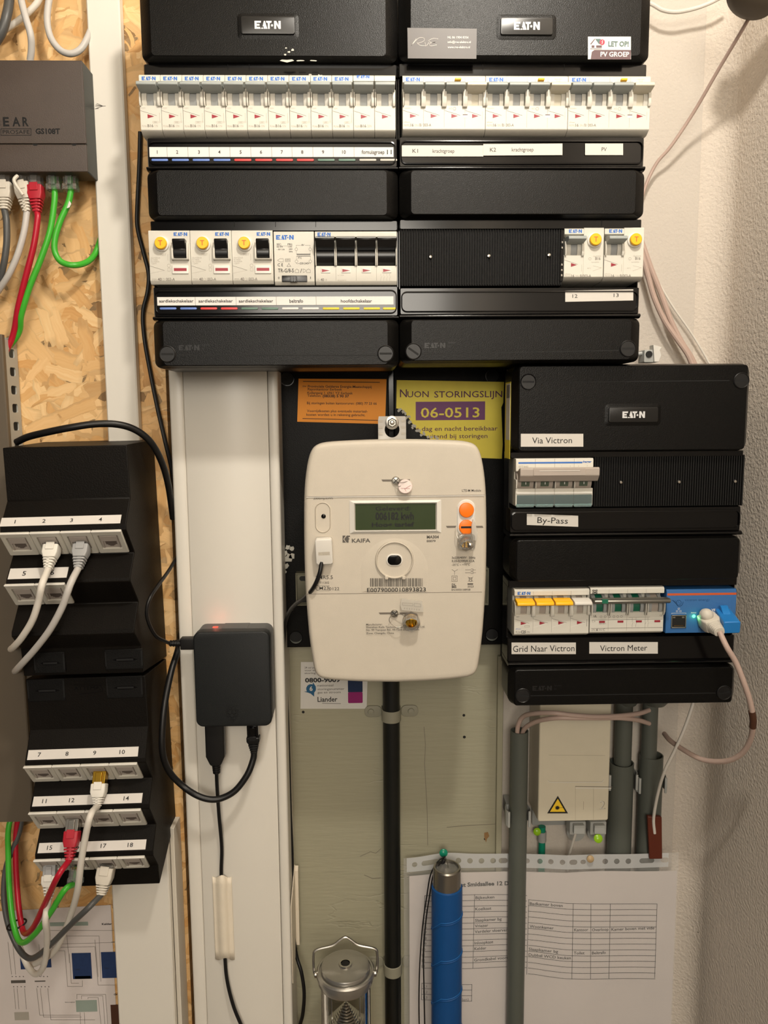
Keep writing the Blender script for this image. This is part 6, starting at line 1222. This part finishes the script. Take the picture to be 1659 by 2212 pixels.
clips(1122, 1764, yp, xp, rp, 'light grey pipe clip on the conduit beside the fibre box')
r2 = (W(1373, 1720, 814)[0]-W(1321, 1720, 814)[0])/2; x2 = (W(1373, 1720, 814)[0]+W(1321, 1720, 814)[0])/2; y2 = 838-r2
t = thing('conduit', 'wide grey plastic conduit just right of the white fibre box', 'conduit', (x2, y2, FL+300)); pipe(t, x2, y2, r2, FL+300, W(1347, 1650, 820)[1], 'pvc', True); pipe(t, x2+1, y2, r2-4, W(1347, 1665, 805)[1], W(1350, 1490, 800)[1], 'pvc', name='inner_pipe')
r3 = (W(1437, 1700, 814)[0]-W(1387, 1700, 814)[0])/2; x3 = (W(1437, 1700, 814)[0]+W(1387, 1700, 814)[0])/2
t = thing('conduit', 'grey plastic conduit with narrower pipe in it, farthest right', 'conduit', (x3, y2, FL+300)); pipe(t, x3, y2, r3, FL+300, W(1412, 1634, 820)[1], 'pvc', True)
xi = W(1419, 1600, 800)[0]; pipe(t, xi, y2-2, 8.6, W(1412, 1650, 805)[1], W(1419, 1490, 795)[1], 'pvc', name='inner_pipe'); 
mb = MB('pvc'); z = W(1430, 1528, 795)[1]; mb.lathe([(16, 16), (16, 0), (11, -6), (.1, -6.2)], (xi+4, y2-4, z), (0, 0, 1), 28); mb.build('collar', t)
mb = MB('pvc'); z = W(1355, 1528, 795)[1]; mb.lathe([(14, 16), (14, 0), (9, -7), (.1, -7.1)], (x2+4, y2-2, z), (0, 0, 1), 28); mb.build('collar', t)
clips(1347, 1683, y2, x2, r2, 'light grey pipe clip on the wide conduit'); clips(1412, 1690, y2, x3, r3, 'light grey pipe clip on the right conduit')
# brown sleeve
t = thing('brown_sleeve', 'short dark brown sleeve around a thin white cable on the right conduit', 'cable sleeve', P3(1416, 1850, 803))
mb = MB('brown_sleeve'); x0, z1 = W(1399, 1764, 800); x1, _ = W(1430, 1764, 800); xq, z0 = W(1404, 1850, 802); xq2, _ = W(1432, 1850, 802)
mb.loft([[(x0, 800, z1), (x1, 800, z1-1), (x1, 805, z1-1), (x0, 805, z1)], [(xq, 803, z0-4), (xq2, 803, z0-4), (xq2, 806.5, z0-4), (xq, 806.5, z0-4)]]); mb.build('sleeve', t, bv=.8)
t = thing('thin_cable', 'thin white cable slanting from the right box into the brown sleeve', 'cable', P3(1450, 1640, 770))
cable(t, pp([(1500, 1505, 765), (1494, 1530, 762), (1478, 1575, 762), (1458, 1620, 765), (1436, 1665, 772), (1422, 1710, 788), (1412, 1766, 799), (1414, 1800, 802)]), 1.7, 'cable_white')
# pinkish cables
for lab, pts, r, n in (('upper pinkish cable arching from the open conduit across the fibre box', [(1116, 1612, 801), (1117, 1590, 800), (1119, 1568, 797), (1130, 1548, 790), (1155, 1541, 772), (1195, 1540, 757), (1240, 1545, 755), (1290, 1548, 758), (1340, 1546, 768), (1380, 1541, 782), (1402, 1534, 792)], 2.5, 0),
        ('lower pinkish cable arching from the open conduit across the fibre box', [(1125, 1612, 804), (1127, 1590, 803), (1135, 1572, 795), (1160, 1558, 778), (1200, 1551, 760), (1245, 1551, 756), (1290, 1551, 760), (1340, 1551, 768), (1380, 1556, 782), (1402, 1563, 794)], 2.5, 0)):
    m = MB('cable_pink'); m.tube(pp(pts), r, 12); o = m.build('cable', None, P3(*pts[3])); tag(o, lab, 'cable')
t = thing('bus_cable', 'pale pink cable with beige plug looping from the blue controller along the wall', 'cable', P3(1535, 1345, 695))
mb = MB('boot_beige'); p0 = P3(1527, 1338, 702); ax_ = (P3(1556, 1374, 672)-P3(1527, 1345, 700)).normalized(); X = frame_xf(p0, ax_, (1, 0, .3)); mb.xf = X
mb.loft([[(x, y, z) for x, y in rrect(-a, a, -c, c, 1.6, 3)] for a, c, z in ((8.2, 6, 2), (8.4, 6.2, -1), (8.2, 6.2, -11), (6.5, 5.6, -15))]); mb.build('plug', t, bv=.4)
mb = MB('boot_beige'); mb.xf = X; mb.loft([[(x, y, z) for x, y in rrect(-a, a, -a, a, 3, 4)] for a, z in ((5.4, -14), (4, -27))])
for k in range(6): q = 6.3-.3*k; mb.loft([[(x, y, z) for x, y in rrect(-q, q, -q*.85, q*.85, 3, 4)] for z in (-15-k*2.1, -16.2-k*2.1)])
mb.build('strain_relief', t, bv=.2)
mb = MB('boot_beige'); c = P3(1530, 1330, 691); mb.lathe([(6, -3), (6, 0), (5.2, 2.6), (3, 4.6), (.1, 5.2)], c+Vector((0, 3, 0)), (0, -1, .25), 22); mb.build('latch_bump', t)
e = p0+ax_*27
cable(t, [e, *pp([(1570, 1398, 668), (1590, 1432, 668), (1607, 1475, 668), (1620, 1515, 670), (1627, 1555, 674), (1622, 1595, 684), (1605, 1625, 696), (1580, 1641, 708), (1550, 1645, 722), (1515, 1640, 738), (1480, 1622, 755), (1448, 1600, 780), (1435, 1585, 800)])], 2.6, 'cable_pink')
mb = MB('ink_brown'); mb.tube(pp([(1624, 1536, 672), (1627, 1555, 674), (1626, 1571, 677)]), 3.1, 14, k=3); mb.build('tape_band', t, label='dark brown tape band')
t = thing('terminator_plug', 'bright blue terminator plug in the right port of the blue controller', 'plug', P3(1570, 1345, 703)); mb = MB('plug_blue')
p0 = P3(1560, 1322, 705); ax_ = (P3(1583, 1352, 680)-P3(1566, 1325, 703)).normalized(); mb.xf = frame_xf(p0, ax_, (1, 0, .1)); mb.loft([[(x, y, z) for x, y in rrect(-a, a, -c, c, 1.6, 3)] for a, c, z in ((6.6, 4, 0), (6.8, 4.6, -6), (7.2, 5.6, -18), (7.4, 6, -30))]); mb.build('body', t, bv=.8)
mb = MB('plug_blue'); mb.xf = frame_xf(p0, ax_, (1, 0, .1)); mb.extx([(-3, 0), (-8.4, -2), (-9, -6), (-5, -15), (-3, -15)], -3.4, 3.4); mb.build('latch', t, bv=.6)

# ------------------------------------------------------------------ fibre terminal box
Yo = 792; x0, z0 = W(1162, 1775, Yo); x1, z1 = W(1321, 1525, Yo); 
t = thing('fibre_terminal_box', 'cream fibre terminal box with yellow laser warning triangle', 'terminal box', ((x0+x1)/2, 839.8, z0))
mb = MB('ont'); mb.rects([(x0-1, x1+1, z0-1, z1+8, 836, 2), (x0, x1, z0, z1+8, Yo+1, 2), (x0+.8, x1-.8, z0+.8, z1+8, Yo, 2)]); mb.build('lid', t, sharp=20)
mb = MB('pvc_light'); mb.slab(x0+3, x1-3, z0-28, z0+10, 839.8, 834, 2, .5); mb.build('base_plate', t)
mb = MB('ont_line'); Y = Yo-.15
ln(mb, [(1185, 1631), (1307, 1632)], .7, Y); ln(mb, [(1243, 1699), (1322, 1700)], 1.2, Y, 'duct_groove'); ln(mb, [(1243, 1700), (1243, 1774)], .5, Y); ln(mb, [(1282, 1702), (1282, 1774)], .5, Y); ln(mb, [(1243, 1702.5), (1320, 1703)], 1.6, Y, 'clean_plastic')
q = [(1183, 1686), (1187, 1690), (1300, 1690), (1304, 1686)]; ln(mb, q, 1.1, Y, 'clean_plastic'); ln(mb, [(a_, b_-1.4) for a_, b_ in q], .5, Y)
wr(mb, '1', 1258, 1749, Y, 19, 'L', 'ont_line', 0); wr(mb, '2', 1296, 1748, Y, 19, 'L', 'ont_line', 0); wr(mb, '1', 1257, 1749, Y-.1, 19, 'L', 'ont', 0); wr(mb, '2', 1295, 1748, Y-.1, 19, 'L', 'clean_plastic', -.02)
mb.build('moulding', t)
cxp, czp = 1205, 1742
def tri(k, Yt): 
    o = []
    for ax__, az__ in ((1205, 1719), (1227, 1757), (1182, 1757)):
        px_, py_ = cxp+(ax__-cxp)*k, czp+2+(az__-czp-2)*k; o.append(W(px_, py_, Yt))
    return o
mb = MB('ink'); mb.flat(tri(1, Yo-.3), Yo-.3); mb.mt = 'sign_yellow'; mb.flat(tri(.74, Yo-.4), Yo-.4); mb.mt = 'ink'; x, z = W(1204, 1745, Yo-.5)
st = []
for k in range(24): rr_ = 3.0 if k % 2 else 1.7; st.append((x+rr_*cos(k*pi/12), z+rr_*sin(k*pi/12)))
mb.flat(st, Yo-.5); mb.line([(x, z), (x+7, z)], .35, Yo-.5); mb.build('laser_warning', t, label='yellow laser warning triangle')
for k, px in enumerate((1245, 1289)):
    x, z = W(px, 1786, 812); mb = MB('clip'); mb.slab(x-9, x+9, z-6, z+9, 822, 806, 1, .5); mb.slab(x-6, x+6, z-2, z+8, 806, 800, 1, .5); mb.build('fibre_port', t, bv=.3); x2_, z2_ = W(px, 1800, 830); mb = MB('clip'); mb.lathe([(10.5, 0), (10.5, 6)], (x2_, 837, z2_), (0, -1, 0), 24); mb.build('cable_guide', t)
t = thing('fibre_cable', 'short thin cable leaving the left port under the fibre box', 'cable', P3(1243, 1795, 812)); cable(t, pp([(1246, 1780, 806), (1243, 1800, 806), (1236, 1825, 812), (1229, 1850, 822), (1226, 1880, 828)]), 1.6, 'cable_white')
t = thing('green_wire', 'short dark green pipe end with grey collar beside the fibre box', 'pipe', P3(1171, 1850, 828)); mb = MB('pin_green'); x, z = W(1171, 1840, 828); mb.lathe([(4, -60), (4, 30)], (x, 830, z), (0, 0, 1), 14); mb.build('pipe', t); mb = MB('pvc_light'); mb.lathe([(5, 0), (5, 12)], (x, 830, z+12), (0, 0, 1), 14); mb.build('collar', t)
def pin(px, py, Yt, mt, lab, r=4.4, sh=7, d=(0, -1, .15)):
    p = P3(px, py, Yt); t = thing('push_pin', lab, 'push pin', p); mb = MB(mt); mb.lathe([(r*.7, sh-1.4), (r, sh), (r, sh+1.2), (r*.6, sh+2.6), (.1, sh+3)], p+Vector((0, sh, 0)), d, 20); mb.build('head', t)
    mb = MB('metal'); mb.lathe([(.5, 0), (.5, sh+1)], p+Vector((0, sh, 0)), d, 8); mb.build('shank', t)
pin(958, 1844, 800, 'pin_green', 'dark green push pin holding the sheet protector behind the torch cord', 4.6)
pin(1275, 1857, 803, 'pin_tan', 'tan flat-headed pin in the punched edge of the sheet protector', 4)
pin(1292, 1820, 800, 'pin_lime', 'bright lime push pin leaning above the sheet protector', 4.8, 12, (0, -1, .4))
pin(1160, 1798, 826, 'pin_lime', 'lime push pin in the shade behind the front conduit', 4.4)

# ------------------------------------------------------------------ sheet protector with the group list
YP_ = 812.5
def bend(v):
    X0a, X1a = W(885, 2000, YP_)[0], W(1455, 2000, YP_)[0]; u = (v.x-X0a)/(X1a-X0a)
    d = 3.2*sin(u*pi*2.6-.9)+2.2*sin(u*pi*5+1.2)*max(0, min(1, (W(1100, 1850, YP_)[1]-v.z)/150))
    if .36 < u < .48: d = max(d, -2)
    if u > .5: d = d*.35-2.6*min(1, (u-.5)/.08)
    return (v.x, v.y-2.5+d, v.z)
def grid(mb, x0, x1, z0, z1, y, nx=48, nz=24, topf=None, mt=None):
    vs = []; fs = []
    for j in range(nz+1):
        for i in range(nx+1):
            x = x0+(x1-x0)*i/nx; zt3 = z1+(topf(x) if topf else 0); vs.append((x, y, z0+(zt3-z0)*j/nz))
    for j in range(nz):
        for i in range(nx): k = j*(nx+1)+i; fs.append((k, k+1, k+nx+2, k+nx+1))
    mb.add(vs, fs, mt)
xq0, _ = W(872, 2000, YP_); xq1, _ = W(1456, 2000, YP_); pz1 = W(1165, 1873, YP_)[1]; pz0 = pz1-212
t = thing('sheet_protector', 'clear punched sheet protector hanging landscape behind the front conduit', 'sheet protector', ((xq0+xq1)/2, YP_, pz0))
hump = lambda x: 3.6*math.exp(-((x-W(960, 1840, YP_)[0])/26)**2)+1.0*math.exp(-((x-W(1285, 1840, YP_)[0])/30)**2)-1.2
sz1 = W(1165, 1840, YP_)[1]
mb = MB('film'); grid(mb, xq0, xq1, pz0-8, sz1, YP_-.6, topf=hump); mb.warp(bend); mb.build('film', t, sharp=80)
mb = MB('film_strip'); zs0, zs1 = W(1165, 1871, YP_)[1], sz1                       # punched edge
zc = lambda px: W(px, 1858, YP_)[1]
holes = [(895, 3.0, 0), (929, 3, 14), (990, 3.2, 0), (1015, 3.2, 0), (1040, 3.2, 0), (1065, 3.2, 0), (1087, 3.2, 4), (1112, 3, 0), (1138, 3, 0), (1165, 3, 0), (1188, 3, 0), (1212, 3, 0), (1235, 3, 3), (1256, 2.6, 1), (1303, 3.2, 0), (1328, 3.2, 0), (1353, 3.2, 0), (1393, 3, 11), (1432, 3, 3)]
xs = [W(h[0], 1858, YP_)[0] for h in holes]; edges = [W(878, 1858, YP_)[0]]+[(xs[i]+holes[i][2]/2+xs[i+1]-holes[i+1][2]/2)/2 for i in range(len(xs)-1)]+[W(1440, 1858, YP_)[0]]
for i, (px, r, ex_) in enumerate(holes):
    c_x = xs[i]; zc_ = (zs0+zs1)/2; hb = (zs1-zs0)/2; n = 32; hin = []; hout = []
    for k in range(n):
        a = 2*pi*k/n; cx_ = r*cos(a)+(ex_/2 if cos(a) > 0 else -ex_/2); hin.append((c_x+cx_, YP_-.8, zc_+r*sin(a)))
        dx, dz = cos(a), sin(a); l = (edges[i+1]-c_x) if dx > 0 else (c_x-edges[i]); s_ = min(l/max(abs(dx), 1e-6), hb/max(abs(dz), 1e-6)); hout.append([c_x+dx*s_, YP_-.8, zc_+dz*s_])
    for cxn, czn in ((edges[i], -hb), (edges[i], hb), (edges[i+1], -hb), (edges[i+1], hb)):
        k = min(range(n), key=lambda q: (hout[q][0]-cxn)**2+(hout[q][2]-zc_-czn)**2); hout[k] = [cxn, YP_-.8, zc_+czn]
    for q in hout: q[2] += hump(q[0]) if q[2] > zc_ else hump(q[0])*.6
    hin = [(a_, b_, c_+hump(a_)*.8) for a_, b_, c_ in hin]
    mb.loft([[tuple(v) for v in hout], hin], None, False, False)
mb.warp(bend); mb.build('punched_edge', t, sharp=80)
t = thing('group_list', 'landscape sheet of paper with two tables of room names', 'paper', ((xq0+xq1)/2, YP_, pz0))
xpa, _ = W(884, 2000, YP_); dz_ = lambda x: 1.5*math.exp(-((x-W(960, 1840, YP_)[0])/26)**2)+2.6*math.exp(-((x-W(1290, 1840, YP_)[0])/40)**2)-1
mb = MB('paper_dim'); grid(mb, xpa, xq1-1, pz0, W(1165, 1880, YP_)[1], YP_, topf=dz_); mb.warp(bend); mb.build('sheet', t, sharp=80)
mb = MB('ink'); Y = YP_-.35
def hl(x0_, y0_, x1_, y1_, wd=.9, n=24, wob=0):
    pts = [(x0_+(x1_-x0_)*i/n, y0_+(y1_-y0_)*i/n) for i in range(n+1)]; ln(mb, pts, wd*1.15, Y)
wr(mb, 'Groepenkast Smidsallee 12 Do', 932, 1916, Y, 9, 'L', 'ink', .035, 176, 0)
# left table
lx = [(917, 915), (1025, 1021)]; 
for k in range(14): y = 1932+k*12.1; hl(917-k*.3, y-1, 1138, y+2)
hl(917, 1931, 912, 2088); hl(1025, 1932, 1021, 2090)
for s, k, f in (('Bijkeuken', 0, 41), ('Koelkast', 2, 35), ('Slaapkamer bg', 4, 58), ('Vriezer', 5, 29), ('Verdeler vloerverwarming', 6, 106), ('Inloopkast', 8, 41), ('Kelder', 9, 26), ('Grondkabel voortuin', 11, 86)): wr(mb, s, 1027-k*.3, 1942+k*12.1, Y, 6.5, 'L', 'ink', .012, f)
for k in range(13): wr(mb, str(k+1), 919-k*.3 if k < 9 else 914-k*.3, 1942+k*12.1, Y, 6.5, 'L', 'ink_soft', 0)
for k in range(4): hl(911, 2121+k*12, 1019, 2124+k*12)
hl(911, 2121, 910, 2157); hl(1019, 2124, 1018, 2160)
for k in range(3): wr(mb, 'K'+str(k+1), 914, 2131+k*12, Y, 6, 'L', 'ink_soft', 0)
wr(mb, '(zonnepanelen)', 952, 2160, Y, 6.5, 'L', 'ink_soft', 0, 60)
# right table
for k in range(14): y = 1940+k*12.4; hl(1141, y+3, 1416-k*.3, y+7)
for xa_, xb_ in ((1142, 1138), (1235, 1232), (1273, 1272), (1315, 1312), (1416, 1411)): hl(xa_, 1943+(xa_-1141)*.015, xb_, 2106, .9)
for s, x_, k, f in (('Badkamer boven', 1144, 0, 69), ('Woonkamer', 1144, 4, 50), ('Kantoor', 1237, 4, 30), ('Overloop', 1275, 4, 36), ('Kamer boven met vide', 1317, 4, 93), ('Slaapkamer bg', 1142, 8, 61), ('Toilet', 1236, 8, 23), ('Beltrafo', 1275, 8, 30), ('Dubbel WCD keuken', 1142, 9, 88)): wr(mb, s, x_, 1954+k*12.4, Y, 6.5, 'L', 'ink', .012, f)
mb.warp(bend); mb.build('print', t)

# ------------------------------------------------------------------ blue torch
xa_, _ = W(933, 2000, 770); xb_, _ = W(1000, 2000, 770); rt_ = (xb_-xa_)/2; xt = (xa_+xb_)/2; yt = 770+rt_*.4; zt1 = W(966, 1872, yt)[1]; zt2 = W(966, 1938, yt-rt_)[1]
t = thing('torch', 'blue ribbed torch with steel head hanging in front of the paper sheet', 'torch', (xt, yt, zt2-330))
rh = rt_*.9
mb = MB('metal'); mb.lathe([(rh*.98, -4+0), (rh, -4), (rh, (zt1-zt2)-1.5), (rh-1, zt1-zt2), (rh-2.5, zt1-zt2), (rh-2.6, zt1-zt2-4), (7, zt1-zt2-7), (.1, zt1-zt2-7)], (xt, yt, zt2), (0, 0, 1), 40); mb.build('head', t, sharp=25)
mb = MB('clear'); mb.lathe([(rh-2.7, zt1-zt2-3), (8, zt1-zt2-2), (.1, zt1-zt2-1.7)], (xt, yt, zt2), (0, 0, 1), 32); mb.build('lens', t)
mb = MB('dark_metal'); mb.lathe([(rh*.97, -6), (rh*.97, 8)], (xt, yt, zt2), (0, 0, 1), 40); mb.build('neck', t)
mb = MB('torch_blue'); mb.lathe([(rh*.99, 2.6), (rt_*.99, 1.6), (rt_, 0), (rt_, -330), (.1, -330)], (xt, yt, zt2), (0, 0, 1), 48); mb.build('handle', t, sharp=50)
for k in range(5):
    z = W(966, 1995+k*82, yt-rt_)[1]; mb = MB('torch_groove'); ang = [-pi*.98+j*.95*pi/20 for j in range(21)]
    for off, rr_ in ((0, .5),): 
        pts = []
        for j, a in enumerate(ang):
            u = j/20; hz = -14+ (0 if u < .08 else (u-.08)/.27*13 if u < .35 else 13+(u-.35)*7); pts.append(Vector((xt+rt_*cos(a), yt+rt_*sin(a), z+hz)))
        mb.tube(pts, rr_, 8, k=2)
    mb.mt = 'torch_blue'; mb.tube([p+Vector((0, 0, -2.2)) for p in pts], .7, 8, k=2); mb.build('grip_ridge', t)
t = thing('lanyard', 'thin black cord of the torch looped over the dark green pin', 'cord', P3(920, 1950, 780))
for pts in ([(962, 1850, 790), (945, 1862, 785), (930, 1890, 780), (922, 1935, 778), (913, 2000, 778), (907, 2080, 778), (905, 2160, 778), (906, 2240, 780)], [(960, 1852, 790), (950, 1866, 784), (936, 1890, 780), (928, 1935, 778), (920, 1990, 778), (915, 2060, 778), (916, 2140, 778), (918, 2240, 780)]):
    cable(t, pp(pts), .8, 'black_rubber', 'strand', 6)
mb = MB('black_rubber'); mb.lathe([(2, 0), (2.6, 2), (2, 6)], P3(960, 1856, 788), (-.5, 0, -1), 10); mb.build('knot', t); cable(t, pp([(962, 1852, 788), (966, 1862, 782), (968, 1874, 778)]), .5, 'metal', 'ring', 6)

# ------------------------------------------------------------------ lantern
yl = 755; xl_ = W(746, 2080, yl)[0]; zl_ = W(746, 2096, yl)[1]
t = thing('lantern', 'camping lantern with metal lid, wire handle and clear ribbed glass', 'lantern', (xl_, yl, zl_-130))
mb = MB('brushed_lid'); mb.lathe([(28, -13), (29, -11), (29, -5), (31, -3.5), (31, 0), (29.5, 1.5), (27.8, 1.6), (27.4, 0), (26.2, 0), (26, 4.2), (25.4, 5.4), (24, 5.8), (10, 6.6), (7.2, 7), (6, 6.8), (.1, 6.8)], (xl_, yl, zl_), (0, 0, 1), 56); mb.build('lid', t, sharp=28)
mb = MB('port_dark'); mb.lathe([(4.6, 7.0), (4, 8.4), (.1, 8.6)], (xl_, yl, zl_), (0, 0, 1), 24); mb.build('button', t); mb = MB('chrome'); mb.lathe([(7.4, 6.6), (6.8, 8.4), (5, 8.6), (4.8, 7)], (xl_, yl, zl_), (0, 0, 1), 28); mb.build('button_ring', t)
mb = MB('glass'); mb.lathe([(26.6, -10), (26.6, -112), (25.6, -112), (25.6, -10), (26.6, -10)], (xl_, yl, zl_), (0, 0, 1), 40, None, False); mb.build('globe', t, sharp=60)
mb = MB('chrome'); pr = []
for k in range(14): pr += [(.6+k*1.75, -36-k*2.2), (.8+k*1.75, -38.0-k*2.2)]
mb.lathe([(.1, -36)]+pr+[(24.4, -70), (24.4, -110)], (xl_, yl, zl_), (0, 0, 1), 36); mb.build('reflector', t, sharp=20)
mb = MB('chrome')
for sx in (-1, 1): mb.lathe([(.7, -60), (.7, -14)], (xl_+sx*15, yl-4, zl_), (0, 0, 1), 8)
mb.build('rod', t)
mb = MB('brushed_lid'); mb.lathe([(.1, -130), (28, -130), (31, -127), (31, -114), (28, -110), (25, -110)], (xl_, yl, zl_), (0, 0, 1), 40); mb.build('base', t, sharp=45)
hp = [(-31, -1), (-33.5, 2), (-34, 17), (-31, 23), (-14, 27), (-6, 32), (0, 35), (6, 32), (14, 27), (31, 23), (34, 17), (33.5, 2), (31, -1)]
mb = MB('metal'); mb.tube([Vector((xl_+a_, yl+abs(b_)*.25, zl_+b_-3)) for a_, b_ in hp], 1.4, 10, k=5); mb.build('handle', t)
for sx in (-1, 1): mb = MB('metal'); mb.lathe([(3.4, 0), (3.4, 2.6), (2, 3.4)], (xl_+sx*30, yl, zl_-4), (sx, 0, 0), 14); mb.build('pivot', t)
mb = MB('bench_wood'); z = zl_-130; mb.box(xl_-45, xl_+45, 715, 821.8, z-16, z-.2); o = mb.build('shelf', None, (xl_, 760, z-16), bv=1); tag(o, 'small wooden shelf carrying the camping lantern', 'shelf')

# ------------------------------------------------------------------ upper right: cables, clamp, ceiling fitting
t = thing('thin_cable', 'thin pale cable slanting from the round wall fitting behind the upper right box', 'cable', P3(1500, 250, 800)); cable(t, pp([(1632, 14, 720), (1600, 70, 740), (1555, 145, 770), (1500, 240, 800), (1450, 315, 815), (1420, 350, 822), (1400, 388, 826), (1385, 430, 828), (1370, 470, 828)]), 1.7, 'cable_pink')
m = MB('cable_white'); m.tube(pp([(1390, 2, 815), (1410, 10, 815), (1432, 22, 815), (1460, 26, 815), (1495, 20, 815), (1530, 8, 812), (1570, -12, 808)]), 2.0, 10); o = m.build('cable', None, P3(1460, 26, 815)); tag(o, 'white cable sagging along the top edge of the wall', 'cable')
for lab, pts, r, mt in (('left one of two pinkish cables beside the upper right box', [(1370, 500, 822), (1385, 545, 820), (1398, 590, 820), (1412, 640, 820), (1434, 690, 820), (1462, 732, 818), (1485, 765, 816), (1500, 800, 815)], 2.9, 'cable_pink'), ('right one of two pinkish cables beside the upper right box', [(1375, 490, 828), (1392, 540, 826), (1408, 585, 826), (1428, 635, 826), (1448, 690, 824), (1470, 735, 823), (1492, 770, 822), (1508, 805, 822)], 2.9, 'cable_pink'),
        ('thinnest white cable right of the two pinkish cables', [(1380, 520, 832), (1400, 575, 832), (1425, 615, 832), (1455, 665, 832), (1490, 715, 832), (1515, 755, 830), (1540, 800, 828)], 1.1, 'cable_white')):
    m = MB(mt); m.tube(pp(pts), r, 10); o = m.build('cable', None, P3(*pts[3])); tag(o, lab, 'cable')
t = thing('wall_fitting', 'round grey wall fitting at the top right corner of the wall', 'fitting', P3(1630, -10, 720)); mb = MB('duct_cover'); c = P3(1636, -28, 712); mb.lathe([(.1, -18), (14, -17), (22, -12), (25, -4), (25, 14)], c, (.6, .3, 1), 36); mb.build('body', t)
t = thing('cable_clamp', 'small white plastic clamp between the upper right box and the right box', 'clamp', P3(1410, 780, 812))
mb = MB('clip'); x0, z1 = W(1395, 742, 800); x1, z0 = W(1432, 782, 800); mb.slab(x0, x1-4, z0, z1-6, 821, 803, 1, .5); mb.build('body', t, bv=.3)
mb = MB('clean_plastic'); mb.prism([W(a_, b_, 802) for a_, b_ in ((1410, 745), (1428, 750), (1424, 757), (1427, 768), (1422, 782), (1412, 782))], 812, 800); mb.build('jaw', t, bv=.3)
mb = MB('port_dark'); x, z = W(1403, 765, 801); mb.lathe([(3.4, 0), (3.4, 1.4)], (x, 803, z), (0, -1, 0), 16); mb.build('opening', t); mb = MB('clip'); mb.tube(pp([(1376, 765, 812), (1390, 763, 810), (1400, 764, 806)]), 2, 8); mb.build('stem', t)
